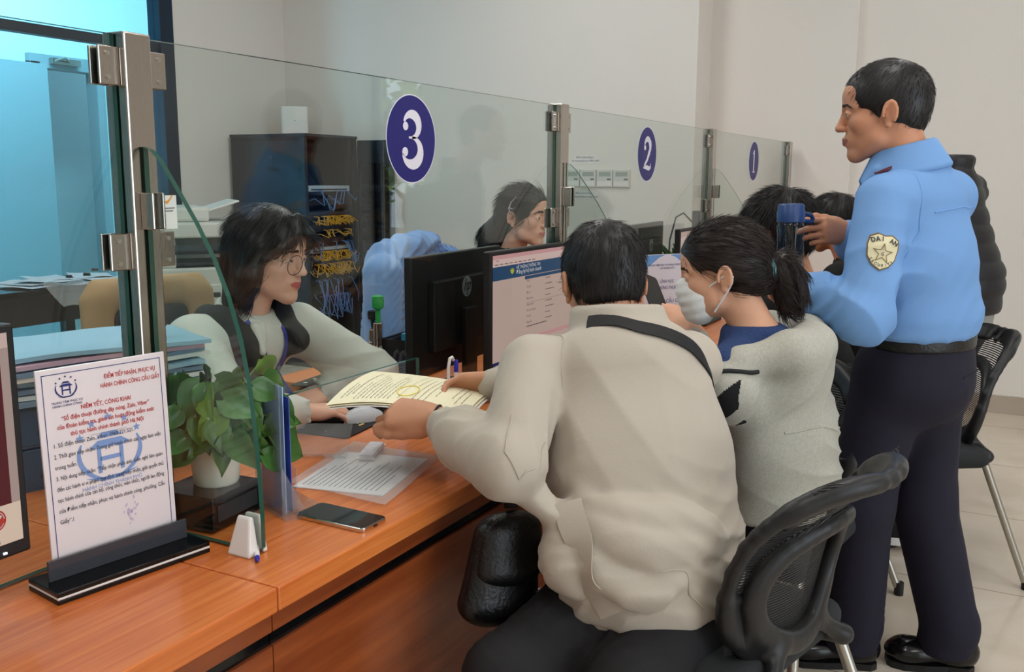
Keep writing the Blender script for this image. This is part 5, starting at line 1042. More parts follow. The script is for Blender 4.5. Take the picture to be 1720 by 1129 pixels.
# seams: armhole, sleeve pocket and flap edges as raised stitching
def seam_on(f, pts, parent, m_, r=.0022, name='seam', lift=.0004, n=40):
    P = np.array(pts, float); t = np.linspace(0, len(P)-1, n); Q = np.stack([np.interp(t, range(len(P)), P[:, i]) for i in range(3)], 1); e = 1e-3
    for _ in range(6):
        d = f.eval(Q); g = np.stack([f.eval(Q+np.eye(3)[i]*e)-f.eval(Q-np.eye(3)[i]*e) for i in range(3)], 1); g /= np.linalg.norm(g, axis=1)[:, None]+1e-9; Q = Q-g*d[:, None]*.9
    for _ in range(2): Q[1:-1] = .25*Q[:-2]+.5*Q[1:-1]+.25*Q[2:]
    return MB().tube(Q+g*lift, r, 6).build(name, m_, parent, True)
m_seam = mat('seam_thread', c(178, 168, 154), .8)
seam_on(j, [mL+A3(.05, .0, .08), mL+A3(.03, -.08, .02), mL+A3(.0, -.10, -.08), mL+A3(-.04, -.06, -.16)], man, m_seam)
seam_on(j, [(1.585, .70, .78), (1.56, .57, .74), (1.59, .50, .66), (1.62, .46, .60)], man, m_seam)
pq = [mEL*.55+mL*.45+A3(-.07, -.02, .03), mEL*.85+mL*.15+A3(-.08, -.03, .02), mEL*.8+mWL*.2+A3(-.05, -.08, -.01), mEL*.62+mL*.38+A3(-.03, -.09, -.01)]
seam_on(j, [pq[0], pq[1]], man, m_seam, .0018, 'pocket_seam'); seam_on(j, [pq[1], pq[2]], man, m_seam, .0018, 'pocket_seam'); seam_on(j, [pq[2], pq[3]], man, m_seam, .0018, 'pocket_seam')
tr = F(); tr.ecap(A3(1.70, .60, .56), A3(1.70, .60, .50), .175, .185, .135, .14, side, .03)
for (hp, kn, an) in ((A3(1.65, .70, .53), mK[0], mA[0]), (A3(1.78, .54, .53), mK[1], mA[1])): tr.cap(hp, kn, .100, .076, .04); tr.cap(kn, np.asarray(an)+A3(0, 0, .0), .076, .062, .03)
tr.disp = summed(folds((.8, -.4, .5), 48, .006, 21, .6, 7), zone(folds((.5, .5, 1), 70, .008, 22, .5, 8), (1.62, .66, .56), .15)); tr.obj('trousers', m_trous, man, .006)
sh = F(); shoe(sh, (1.46, .78, 0), (1.26, .88, 0)); s1 = sh.obj('shoe', m_leather, man, .006)
sh = F(); shoe(sh, (1.56, .54, 0), (1.36, .64, 0)); sh.obj('shoe', m_leather, man, .006)
lp = F(); lp.ell(A3(1.545, .545, .535), (.012, .022, .03), rotx(.5), .01); lp.obj('pocket_lining', mat('lining_cream', c(214, 206, 180), .8), man, .004)
MB().tube([mWL+fa*-.012+hl@A3(0, .033*math.cos(a), .027*math.sin(a)) for a in np.linspace(0, 2*PI, 25)[:-1]], .0028, 6, closed=True).build('wrist_cord', m_black, man, True)
def drape(f, pts, w, parent, m_, name, n=60, lift=.003, sm=3):
    """flat strap laid on the surface of f"""
    P = np.array(pts, float); t = np.linspace(0, len(P)-1, n); Q = np.stack([np.interp(t, range(len(P)), P[:, i]) for i in range(3)], 1); e = 1e-3
    for _ in range(6): d = f.eval(Q); g = np.stack([f.eval(Q+np.eye(3)[i]*e)-f.eval(Q-np.eye(3)[i]*e) for i in range(3)], 1); g /= np.linalg.norm(g, axis=1)[:, None]+1e-9; Q = Q-g*(d-lift)[:, None]*.9
    for _ in range(sm):
        for A_ in (Q, g): A_[1:-1] = .25*A_[:-2]+.5*A_[1:-1]+.25*A_[2:]
    T = np.gradient(Q, axis=0); T /= np.linalg.norm(T, axis=1)[:, None]; sdv = np.cross(T, g); sdv /= np.linalg.norm(sdv, axis=1)[:, None]
    G = np.stack([Q-sdv*w/2, Q+g*.0015, Q+sdv*w/2], 1); return MB().grid(G, 0, .002).build(name, m_, parent, True)
drape(j, [(1.535, .70, .79), (1.535, .66, .73), (1.545, .63, .67), (1.56, .60, .615)], .055, man, m_jacket, 'pocket_flap', 24, .006, 14)
# shoulder bag: strap over the back, bag hanging at his left side
bag = thing('shoulder_bag', 'black leather shoulder bag hanging beside the left thigh of the man in beige', 'bag', (1.52, .84, .5))
drape(j, [mN+A3(-.09, .03, .03), mN+A3(-.085, -.07, .03), mN+A3(.0, -.15, -.01), mR+A3(-.03, -.09, -.08), mR+A3(.02, -.10, -.14), mR+A3(.05, -.04, -.20)], .034, bag, m_strap, 'strap')
g = F(); bx = nrm(A3(.85, -.25, 0)); Rb = frame(bx, z=A3(.28, .02, 1)); g.ecap(A3(1.555, .845, .70), A3(1.535, .85, .570), .074, .100, .040, .052, bx, .02); g.disp = summed(wob(31, 26), ); w31 = wob(31, 22); g.disp = lambda P: .006*w31(P); g.obj('bag_body', m_leather, bag, .006)
fl_ = F(); fl_.ecap(A3(1.553, .835, .705), A3(1.545, .83, .64), .078, .090, .040, .044, bx, .02); w32 = wob(32, 30); fl_.disp = lambda P: .004*w32(P); fl_.obj('bag_flap', m_leather, bag, .006)
MB().tube([A3(1.585, .85, .74), A3(1.59, .86, .82), A3(1.63, .90, .90)], [.016, .014, .012], 8, flat=.4).build('strap_end', m_strap, bag, True); MB().cbox((1.60, .795, .565), (.02, .012, .02)).build('buckle', m_chrome, bag, bevel=.003)
# the papers he holds
m_cream = mat('paper_cream', c(238, 230, 198), .75); m_yellow = mat('highlighter_yellow', c(240, 228, 110), .7)
pO, pX, pY = A3(1.535, 1.272, .930), A3(1.612, .984, .905)-A3(1.535, 1.272, .930), A3(1.765, 1.318, .950)-A3(1.535, 1.272, .930)
def psurf(u, v): return pO+pX*u+pY*v+A3(0, 0, 1)*(.020*math.sin(PI*u)*(.3+.7*(1-v))-.016*(1-u)**2*(1-v)*.5+.010*math.sin(PI*v)-.012)
plab = ['cream printed sheet on top of the papers held by the man in beige', 'second sheet under the cream printed one in the held papers', 'lowest sheet of the papers held over the counter']
for k in range(3):
    G = np.array([[psurf(u+.015*k, v-.012*k)-A3(0, 0, .0035*k) for v in np.linspace(0, 1, 12)] for u in np.linspace(0, 1, 16)]); o = tag(MB().grid(G, 0, .0008).build('paper_sheet', m_cream if k < 2 else m_paper, None, True, sharp=.6), plab[k], 'paper', 'papers held over the counter')
    if k == 0: top_sheet = o
def printed(par, name, m_, rows):
    g = MB()
    for (v0, u0, u1, hh) in rows:
        n = max(2, int((u1-u0)*14)); r = np.random.RandomState(int(v0*997+u0*31)); u = u0
        while u < u1:
            du = r.uniform(.012, .045); ub = min(u+du, u1); V = [psurf(u, v0)+A3(0, 0, .0012), psurf(ub, v0)+A3(0, 0, .0012), psurf(ub, v0+hh)+A3(0, 0, .0012), psurf(u, v0+hh)+A3(0, 0, .0012)]; g.add(V, [(0, 1, 2, 3)]); u = ub+.008
    g.build(name, m_, par)
rows = []
def printed2(par, name, m_, rows):
    g = MB()
    for (u0, v0, v1, hh) in rows:
        r = np.random.RandomState(int(u0*997+v0*31)); v = v0
        while v < v1:
            vb = min(v+r.uniform(.02, .06), v1); V = [psurf(u0, v)+A3(0, 0, .0012), psurf(u0+hh*.6, v)+A3(0, 0, .0012), psurf(u0+hh*.6, vb)+A3(0, 0, .0012), psurf(u0, vb)+A3(0, 0, .0012)]; g.add(V, [(0, 1, 2, 3)]); v = vb+.014
    g.build(name, m_, par)
printed2(top_sheet, 'printed_lines', m_ink, [(.07, .12, .5, .007), (.10, .15, .45, .007), (.13, .2, .9, .008)]+[(.18+.032*i, .08, .5+.4*((i*29) % 5)/5, .006) for i in range(9)]+[(.50, .1, .9, .004), (.55, .45, .85, .006), (.60, .1, .8, .006), (.64, .15, .9, .006), (.68, .1, .7, .006), (.73, .3, .85, .006), (.84, .35, .75, .006), (.88, .25, .7, .006), (.92, .3, .6, .006)])
g = MB(); loop = [psurf(.52+.07*math.cos(a), .32+.14*math.sin(a))+A3(0, 0, .0016) for a in np.linspace(0, 2*PI, 33)[:-1]]; g.tube(loop, .0011, 5, closed=True); g.build('highlighter_mark', m_yellow, top_sheet, True)
# ------------------------------------------------------------------ woman with the face mask and grey hoodie
m_skin_w = skin_mat('skin_fair', c(216, 164, 134)); m_hood = mat('hoodie_heather_grey', c(176, 174, 162), .9, noise=(160, .10), bump=(500, .2), sheen=.2); m_hoodb = mat('hoodie_black_panel', c(18, 18, 20), .9, bump=(500, .2)); m_knit = mat('knit_blue', c(40, 62, 108), .9, bump=(130, .7, (1, 1, .25))); m_mask = mat('mask_white', c(220, 222, 220), .8, bump=(90, .1)); m_jean = mat('trousers_black', c(24, 24, 28), .85)
WO, WR = A3(2.275, .640, 1.165), hdg(104, 12); wN = A3(2.285, .545, 1.015)
wom = thing('person', 'woman in a white face mask and grey hoodie, hair tied back, looking at a phone', 'person', (2.4, .52, 0))
wL, wRs = A3(2.135, .575, .95), A3(2.455, .515, .95); wEL, wWL = A3(2.12, .74, .85), A3(2.345, .745, 1.005); wER, wWR = A3(2.50, .73, .84), A3(2.445, .755, .985); wP = A3(2.44, .50, .55)
b = F(); head(b, WO, WR, .96); b.ecap(wN+A3(0, -.02, -.04), WO+WR@A3(-.022, 0, -.05), .055, .048, .054, .050, WR[:, 1], .02)
b.chain([wN+A3(0, 0, -.02), wL], [.05, .045], .03); b.chain([wN+A3(0, 0, -.02), wRs], [.05, .045], .03); b.ecap(wN+A3(0, 0, -.13), A3(2.36, .52, .78), .13, .13, .08, .09, wRs-wL, .04); b.ecap(A3(2.36, .52, .78), wP, .13, .15, .09, .11, wRs-wL, .04)
arm(b, wL, wEL, wWL, .85); arm(b, wRs, wER, wWR, .85)
h1 = frame(nrm(A3(.07, .09, .07)), z=A3(-.5, -.6, .55)); hand(b, wWL, h1, 1, ((.5, .7, .4),)*4, (.5, .1, .2), .92)
h2 = frame(nrm(A3(-.035, .10, .08)), z=A3(.7, -.3, .5)); h2 = np.stack([h2[:, 0], -h2[:, 1], h2[:, 2]], 1); hand(b, wWR, h2, -1, ((.5, .7, .4),)*4, (.5, .1, .2), .92)
wK = [A3(2.34, .87, .50), A3(2.52, .86, .50)]; wA = [A3(2.36, .80, .08), A3(2.54, .80, .08)]
leg(b, A3(2.36, .52, .53), wK[0], wA[0], .9); leg(b, A3(2.53, .50, .53), wK[1], wA[1], .9); b.obj('body', [m_skin_w, m_lip, m_eyew, m_iris, m_brow], wom, .004, paint_face(WO, WR, .96))
f = hair_short(WO, WR, .985, .004, -.012, -.068); W_ = lambda x, y, z: WO+WR@A3(x, y, z)
f.chain([W_(-.095, 0, -.005), W_(-.125, 0, -.012)], [.034, .020], .02); tail = [W_(-.125, 0, -.012), W_(-.140, -.012, -.012), W_(-.150, -.02, -.045), W_(-.154, -.02, -.085), W_(-.144, -.02, -.118)]
flw = lambda q: np.where(q[:, :1] > -.108, (A3(-.125, 0, -.012)-q), A3(-.25, -.1, -1.0)*np.ones_like(q))
hair_obj(f, wom, m_hairb, WO, WR, flw, 4600, (.035, .07), .0045, .0008, .03, None, .003)
pt = F(); pt.chain(tail, [.022, .032, .037, .033, .020], .015); hair_obj(pt, wom, m_hairb, WO, WR, lambda q: A3(-.2, .1, -1.0)*np.ones_like(q)+np.sin(q*90)*.5, 2200, (.02, .055), .0045, .0009, .45, None, .004, seed=9).name = 'ponytail'
MB().tube([W_(-.124, .024*math.cos(a), -.012+.024*math.sin(a)) for a in np.linspace(0, 2*PI, 17)[:-1]], .006, 6, closed=True).build('hair_tie', mat('hair_tie_teal', c(120, 180, 186), .6), wom, True)
# mask: a shell over nose, mouth and chin with ear loops
mk = F(); S_ = lambda p: WO+WR@(np.array(p)*.96)
mk.ell(S_((.066, 0, -.056)), (.050, .058, .062), WR, .01); mk.ell(S_((.092, 0, -.030)), (.026, .026, .030), WR, .02); mk.ell(S_((.072, 0, -.092)), (.034, .040, .028), WR, .02); mk.half(S_((.02, 0, -.05)), WR@A3(-1, 0, .05), .004); mk.half(S_((.075, 0, -.005)), WR@A3(-.45, 0, 1), .004)
pl = (WR@A3(.12, 0, 1)).astype(np.float32); mk.disp = lambda P: .0010*np.sin((P-WO.astype(np.float32))@pl*260); mk.obj('face_mask', m_mask, wom, .0032)
for t in (-1, 1):
    MB().tube([S_((.034, .061*t, -.028)), S_((.005, .078*t, -.012)), S_((-.018, .083*t, .000)), S_((-.030, .082*t, -.010)), S_((-.026, .080*t, -.024))], .0024, 6).build('ear_loop', m_white, wom, True); MB().tube([S_((.030, .057*t, -.092)), S_((.002, .073*t, -.060)), S_((-.016, .080*t, -.038)), S_((-.026, .080*t, -.024))], .0024, 6).build('ear_loop', m_white, wom, True)
kn = F()                                                         # blue jumper with a rolled neck
side = wRs-wL
kn.chain([wN+A3(0, 0, -.045), wL+A3(0, 0, .0)], [.076, .058], .04); kn.chain([wN+A3(0, 0, -.045), wN*.4+wRs*.6+A3(-.02, 0, -.02)], [.076, .050], .04); kn.ecap(wN+A3(0, 0, -.08), A3(2.34, .55, .82), .11, .09, .085, .06, side, .04)
for a in np.linspace(0, 2*PI, 17)[:-1]: kn.cap(wN+A3(.066*math.cos(a), .066*math.sin(a), -.035), wN+A3(.064*math.cos(a)-.004, .064*math.sin(a)+.008, .006), .022, .016, .02)
kn.cap(wN+A3(0, 0, .0), WO+WR@A3(-.02, 0, -.04), .052, .05, .006, 's'); kn.obj('jumper', m_knit, wom, .006)
hd = F(); mid = A3(2.37, .51, .76)
hd.ecap(A3(2.31, .53, .90), mid, .185, .19, .120, .135, side, .04); hd.ecap(mid, A3(2.43, .50, .56), .19, .205, .14, .155, side, .04)
hd.cap(wL+A3(-.02, 0, -.045), wEL, .080, .072, .04); hd.cap(wEL, wWL-A3(.0, .0, .03), .066, .046, .02); hd.cap(wRs+A3(.015, 0, -.04), wER, .088, .075, .04); hd.cap(wER, wWR-A3(0, 0, .03), .066, .046, .02)
hd.ell(wN+A3(-.01, .03, .015), (.112, .105, .095), None, .02, 's')
hood = [wN+A3(-.145, .09, -.09), wN+A3(-.150, .0, -.045), wN+A3(-.09, -.095, -.02), wN+A3(.03, -.125, -.02), wN+A3(.135, -.085, -.015), wN+A3(.175, .01, -.01), wN+A3(.15, .10, -.06)]
hd.chain(hood, [.026, .036, .046, .052, .052, .044, .028], .025); hd.ecap(wN+A3(-.06, -.115, -.06), wN+A3(.19, -.085, -.10), .085, .080, .045, .040, (.1, -.5, 1), .05); hd.ell(wN+A3(.215, -.02, -.085), (.065, .09, .065), None, .05); hd.ell(wN+A3(.05, -.06, -.10), (.15, .10, .07), None, .05)
hd.half(A3(2.43, .5, .545), (0, 0, -1), .012)
hd.disp = summed(zone(folds((.3, .2, 1), 45, .010, 31, .5, 7), (2.40, .44, .66), .2), zone(folds((.8, -.5, .6), 34, .009, 33, .5, 6), (2.30, .42, .86), .18), zone(folds((.4, .6, -.8), 60, .007, 34, .5, 8), wEL, .12), zone(folds((.5, .5, -.8), 40, .008, 35, .5, 7), (2.47, .50, .86), .16), folds((.5, .1, 1), 22, .003, 36, .6, 5))
zl, zr = wN+A3(-.105, .085, -.08), wN+A3(-.07, .10, -.30)
hd.obj('hoodie', [m_hood, m_hoodb], wom, .0038, [(1, lambda P: (P[:, 1] > .525) & (P[:, 0] < 2.16) & (P[:, 2] > .80+.4*(.6-P[:, 1])) & (P[:, 2] < .945) & (np.sin((P[:, 2]+P[:, 1]*.9)*60) > -.45))])
seam_on(hd, [(2.043, .600, .945), (2.05, .572, .968), (2.072, .525, .968), (2.10, .480, .958)], wom, m_chblk, .0055, 'zip', .002); MB().tube([(2.046, .602, .94), (2.040, .604, .915)], .004, 6).build('zip_pull', m_steel, wom, True)
seam_on(hd, [(2.20, .45, .80), (2.30, .40, .80), (2.42, .37, .77), (2.52, .40, .74)], wom, m_hood, .003)
tr = F(); tr.ecap(A3(2.44, .50, .55), A3(2.44, .50, .50), .16, .17, .12, .13, side, .03)
for hp, k_, a_ in ((A3(2.36, .52, .53), wK[0], wA[0]), (A3(2.53, .50, .53), wK[1], wA[1])): tr.cap(hp, k_, .09, .07, .03); tr.cap(k_, a_, .068, .055, .03)
tr.disp = folds((.5, .6, .5), 48, .005, 23, .6, 7); tr.obj('trousers', m_jean, wom, .008)
for hx in (2.36, 2.54): sh = F(); shoe(sh, (hx, .74, 0), (hx-.02, .95, 0)); sh.obj('shoe', m_leather, wom, .007)
ph = thing('smartphone', 'dark smartphone held up by the masked woman', 'phone', tuple(A3(2.395, .850, 1.075))); Rp = frame(A3(.80, -.35, -.30), z=A3(-.15, -.75, .65)); MB().prism(rrect(.075, .155, .010), -.004, .004, 0, np.stack([Rp[:, 0], Rp[:, 1], Rp[:, 2]], 1)).build('body', m_darkgrey, ph, world=False, bevel=.0015); MB().prism(rrect(.070, .150, .008), .004, .0045, 0, Rp).build('screen', m_gloss, ph, world=False)

# ------------------------------------------------------------------ guard standing with the water bottle
m_skin_g = skin_mat('skin_guard', c(202, 142, 110)); m_shirt = mat('shirt_sky_blue', c(112, 156, 210), .75, bump=(600, .08)); m_navy = mat('trousers_navy', c(22, 20, 38), .85, bump=(600, .12)); m_shoe = mat('shoe_black', c(14, 14, 15), .18)
GO, GR = A3(2.685, .345, 1.565), hdg(101, 8); gN = A3(2.705, .265, 1.435)
gd = thing('person', 'security guard in a light blue shirt and navy trousers standing with a water bottle', 'person', (2.77, .2, 0))
gL, gRs = A3(2.560, .312, 1.335), A3(2.865, .185, 1.345); gEL, gWL = A3(2.435, .325, 1.055), A3(2.515, .500, 1.115); gER, gWR = A3(2.895, .36, 1.14), A3(2.805, .440, 1.245); gP = A3(2.735, .215, .93); gside = gRs-gL
b = F(); head(b, GO, GR, 1.02); b.ecap(gN+A3(0, -.01, -.05), GO+GR@A3(-.025, 0, -.05), .064, .060, .062, .060, GR[:, 1], .025)
b.chain([gN+A3(0, 0, -.075), gL+A3(0, 0, -.03)], [.045, .045], .03); b.chain([gN+A3(0, 0, -.075), gRs+A3(0, 0, -.03)], [.045, .045], .03); b.ecap(gN+A3(0, 0, -.15), A3(2.715, .235, 1.15), .15, .14, .09, .10, gside, .04); b.ecap(A3(2.715, .235, 1.15), gP, .14, .15, .10, .11, gside, .04)
arm(b, gL, gEL, gWL); arm(b, gRs, gER, gWR)
h1 = frame(nrm(A3(.055, .10, .035)), z=A3(-.75, .30, -.15)); hand(b, gWL, h1, 1, ((.35, .5, .3), (.4, .55, .3), (.45, .6, .3), (.5, .6, .3)), (.8, .1, .3), .98)
h2 = frame(nrm(A3(-.14, .075, .015)), z=A3(.2, .5, .85)); h2 = frame(nrm(A3(-.14, .07, .01)), z=A3(-.45, -.85, .25)); h2 = np.stack([h2[:, 0], h2[:, 1], h2[:, 2]], 1)
hand(b, gWR, h2*np.array([1, -1, 1]) if (h2[:, 1]@A3(0, 0, 1)) < 0 else h2, -1, ((.25, .35, .2), (.9, .9, .5), (1.0, .95, .5), (1.0, 1.0, .5)), (.25, .2, .1), .98)
gK = [A3(2.672, .332, .50), A3(2.832, .185, .50)]; gA = [A3(2.715, .33, .08), A3(2.825, .085, .08)]
leg(b, A3(2.675, .28, .90), gK[0], gA[0]); leg(b, A3(2.80, .19, .90), gK[1], gA[1]); b.obj('body', [m_skin_g, m_lipm, m_eyew, m_iris, m_brow], gd, .004, paint_face(GO, GR, 1.02))
f = hair_short(GO, GR, 1.02, .003, .034, -.074); hair_obj(f, gd, m_hair, GO, GR, whorl(-.05, .118), 5200, (.014, .03), .0042, .0007, .16, lambda q: q[:, 0] < .070, .003)
s_ = F(); mid = A3(2.715, .235, 1.17)
s_.ecap(gN+A3(.005, -.02, -.11), mid, .165, .175, .105, .125, gside, .05); s_.ecap(mid, A3(2.735, .215, 1.02), .175, .185, .125, .135, gside, .05); s_.ecap(A3(2.735, .215, 1.03), A3(2.735, .215, .985), .185, .165, .135, .12, gside, .03)
s_.cap(gN+A3(-.01, -.01, -.045), gL+A3(.02, 0, -.005), .070, .058, .04); s_.cap(gN+A3(.01, -.01, -.045), gRs+A3(-.01, 0, -.01), .070, .060, .04)
s_.cap(gL, gEL, .068, .072, .03); s_.cap(gEL, gEL*.4+gWL*.6, .070, .064, .025); s_.cap(gEL*.4+gWL*.6, gWL*.86+gEL*.14, .064, .046, .02); s_.cap(gWL*.88+gEL*.12, gWL*.97+gEL*.03, .040, .038, .006)
s_.cap(gRs, gER, .072, .066, .035); s_.cap(gER, gER*.3+gWR*.7, .064, .056, .02); s_.cap(gER*.3+gWR*.7, gWR*.9+gER*.1, .054, .042, .02)
s_.cap(gN+A3(0, .01, -.01), GO+GR@A3(-.02, 0, -.03), .058, .075, .008, 's'); s_.half(A3(2.735, .215, .975), (0, 0, -1), .02)
ax = nrm(gEL-gL)
s_.disp = summed(zone(folds(ax, 48, .012, 41, .5, 8), gEL*.75+gL*.25, .13), zone(folds(nrm(gWL-gEL), 70, .010, 42, .5, 8), gEL*.5+gWL*.5, .10), zone(folds((.2, .1, 1), 52, .011, 43, .5, 7), (2.70, .2, 1.03), .2), zone(folds((.9, -.3, .5), 30, .009, 44, .5, 6), (2.70, .14, 1.22), .24), folds((.9, .2, .25), 24, .003, 45, .6, 5))
s_.obj('shirt', m_shirt, gd, .0048)
seam_on(s_, [gL+A3(.055, .02, .07), gL+A3(.055, -.055, .02), gL+A3(.03, -.075, -.07), gL+A3(.02, -.05, -.14)], gd, m_shirt, .0022); seam_on(s_, [gL+A3(.06, -.09, -.03), (2.70, .10, 1.33), gRs+A3(-.04, -.10, -.03)], gd, m_shirt, .0022, 'yoke_seam')
col = F()                                                       # turned-down collar
for i, a in enumerate(np.linspace(-2.7, 2.7, 81)):
    fwd_ = GR[:, 0]*A3(1, 1, 0); lf = GR[:, 1]*A3(1, 1, 0); d = nrm(-fwd_*math.cos(a)+lf*math.sin(a)); fr_ = (1-math.cos(a))/2
    top = gN+A3(0, .012, .052)+d*(.068)-A3(0, 0, .038*fr_)+fwd_*(.010+.010*fr_); bot = gN+A3(0, .005, -.002)+d*(.092+.012*fr_)-A3(0, 0, .050*fr_)+fwd_*.025*fr_; col.cap(top, bot, .0075, .0065, .010)
for t in (-1, 1):
    lf = GR[:, 1]*A3(1, 1, 0); p0 = gN+A3(0, .01, -.022)+fwd_*.085+lf*.045*t; col.cap(p0, p0+fwd_*.03+lf*.022*t-A3(0, 0, .065), .012, .008, .012); col.cap(p0+lf*.025*t, p0+fwd_*.03+lf*.022*t-A3(0, 0, .065), .012, .008, .012)
col.obj('collar', m_shirt, gd, .004)
sbc = gN*.45+gL*.55; sq = np.array([sbc+(gL-gN)*u+GR[:, 0]*A3(1, 1, 0)*v+A3(0, .02, .12) for u in np.linspace(-.16, .30, 8) for v in (-.016, .016)])
for _ in range(10): sq[:, 2] -= (s_.eval(sq)-.003)*.8
MB().grid(sq.reshape(8, 2, 3), 0, .005).build('shoulder_board', mat('board_dark_red', c(96, 34, 40), .6), gd, True)
# sleeve badge: shield on the upper arm
bc, bn = gL*.56+gEL*.44, nrm(A3(-.93, -.36, .08)); bu = nrm(gL-gEL); bu = nrm(bu-bn*(bu@bn)); bv = -np.cross(bu, bn); 
def on_shirt(P, lift):
    Q = np.array(P, float); e = 1e-3
    for _ in range(8): d = s_.eval(Q); g = np.stack([s_.eval(Q+np.eye(3)[i]*e)-s_.eval(Q-np.eye(3)[i]*e) for i in range(3)], 1); g /= np.linalg.norm(g, axis=1)[:, None]+1e-9; Q = Q-bn*((d-lift)/np.maximum((g@bn), .35))[:, None]*.8
    return Q
shield = [(-.036, .036), (-.018, .046), (0, .042), (.018, .046), (.036, .036), (.040, .012), (.036, -.016), (.022, -.036), (0, -.048), (-.022, -.036), (-.036, -.016), (-.040, .012)]
def patch(pts2, lift, m_, name, par, mi=0, k=.075):
    p0 = np.array(pts2)*.97; pts2 = np.concatenate([p0+(np.roll(p0, -1, 0)-p0)*q for q in (0, .25, .5, .75)], 1).reshape(-1, 2); cen = pts2.mean(0); n = len(pts2); rg = (.02, .14, .28, .42, .56, .70, .85, 1.0); V = np.concatenate([cen+(pts2-cen)*q for q in rg]); P = bc+bn*.07+V[:, :1]*(-bv)+V[:, 1:]*bu; Q = on_shirt(P, lift)
    return MB().add(Q, [(r*n+i, r*n+(i+1) % n, (r+1)*n+(i+1) % n, (r+1)*n+i) for r in range(len(rg)-1) for i in range(n)]).build(name, m_, par, True)
m_gold = mat('badge_brown_edge', c(120, 96, 60), .7); m_cr = mat('badge_cream', c(222, 214, 176), .7)
bd = patch(shield, .0022, m_gold, 'sleeve_badge', gd); patch(np.array(shield)*.92, .0034, m_cr, 'badge_face', bd)
def badge_text(txt, size, r0, ang0, span, flip=False, y0=0):
    g = MB(); n = len(txt)
    for i, ch in enumerate(txt):
        V, Fs = text_geo(ch, size, 'CENTER', .05, .9)
        if not len(V): continue
        a = ang0-span*(i/(max(1, n-1))-.5) if not flip else ang0+span*(i/(max(1, n-1))-.5); rot = a-PI/2 if not flip else a+PI/2; ca, sa = math.cos(rot), math.sin(rot); X = r0*math.cos(a)+V[:, 0]*ca-V[:, 1]*sa; Y = y0+r0*math.sin(a)+V[:, 0]*sa+V[:, 1]*ca
        Q = on_shirt(bc+bn*.07+X[:, None]*(-bv)+Y[:, None]*bu, .0060); g.add(Q, Fs)
    return g
badge_text('DAI AN', .0165, .060, PI/2, .85, y0=-.034).build('badge_text', m_ink, bd, True); badge_text('SECURITY', .0095, .036, -PI/2, 1.75, True, 0).build('badge_text', m_ink, bd, True)
st5 = np.array(star(0, -.004, .026)); n = len(st5); inner = np.array([0, -.004])+(st5-[0, -.004])*.80; V = np.concatenate([st5, inner]); Q = on_shirt(bc+bn*.07+V[:, :1]*(-bv)+V[:, 1:]*bu, .0060); MB().add(Q, [(i, (i+1) % n, n+(i+1) % n, n+i) for i in range(n)]).build('badge_star', m_gold, bd, True)
g = badge_text('G', .011, .0001, PI/2, 0, y0=-.009); g.build('badge_letter', m_ink, bd, True)
bl = F(); bl.ecap(A3(2.735, .215, .985), A3(2.735, .215, .955), .172, .172, .128, .128, gside, .01); bl.half(A3(0, 0, .988), (0, 0, 1), .003); bl.half(A3(0, 0, .950), (0, 0, -1), .003); bl.obj('belt', m_leather, gd, .006)
tr = F(); tr.ecap(A3(2.735, .215, .965), A3(2.735, .215, .86), .165, .178, .122, .138, gside, .03)
for hp, k_, a_ in ((A3(2.675, .275, .88), gK[0], gA[0]), (A3(2.795, .195, .88), gK[1], gA[1])): tr.cap(hp, k_, .100, .086, .035); tr.cap(k_, A3(a_[0], a_[1], .12), .088, .078, .03); tr.cap(A3(a_[0], a_[1], .14), A3(a_[0], a_[1]+.01, .075), .078, .076, .01)
tr.half(A3(0, 0, .968), (0, 0, 1), .004); tr.half(A3(0, 0, .052), (0, 0, -1), .008)
tr.disp = summed(zone(folds((.2, .2, 1), 44, .008, 51, .9, 9), (2.77, .18, .14), .2), zone(folds((.5, .3, .9), 34, .008, 52, .6, 6), (2.76, .2, .55), .2), zone(folds((1, -.6, .2), 40, .010, 53, .4, 5), (2.74, .12, .80), .16), folds((1, .3, .15), 30, .003, 54, .6, 4)); tr.obj('trousers', m_navy, gd, .0055)
seam_on(tr, [(2.66, .10, .885), (2.73, .07, .89), (2.80, .05, .885)], gd, m_navy, .0022, 'back_pocket_seam')
for he, to in (((2.735, .275), (2.655, .500)), ((2.845, .025), (2.785, .235))):
    sh = F(); shoe(sh, he+(.012,), to+(.012,), .08, .046); so = sh.obj('shoe', m_shoe, gd, .0045); MB().prism(sole(he+(0,), to+(0,)), 0, .02).build('shoe_sole', m_black, so)
# water bottle
m_bclear = glass_mat('bottle_clear', (.86, .93, .97), 1.45, refl=1.0); m_bcap = mat('bottle_cap_blue', c(40, 66, 118), .35)
bo = thing('water_bottle', 'clear blue water bottle with a dark blue lid held by the guard', 'bottle', (2.560, .535, 1.145)); Rb_ = rotx(-.03)
MB().lathe([(.030, 0), (.034, .004), (.035, .03), (.034, .09), (.036, .12), (.032, .130), (.030, .134)], 32, 0, Rb_).build('body', m_bclear, bo, True, world=False)
MB().lathe([(.033, .002), (.034, .004), (.0345, .05), (.0001, .052)], 28, 0, Rb_).build('water', glass_mat('water', (.80, .90, .95), 1.33, refl=.6), bo, True, world=False)
MB().lathe([(.033, .132), (.036, .134), (.036, .160), (.034, .163), (.034, .176), (.030, .181), (.0, .182)], 32, 0, Rb_).build('lid', m_bcap, bo, True, world=False); MB().tube([(.033, -.02, .155), (.058, -.036, .150), (.066, -.040, .140), (.062, -.038, .132), (.034, -.02, .136)], .006, 8).build('lid_handle', m_bcap, bo, True, world=False)
g = MB(); 
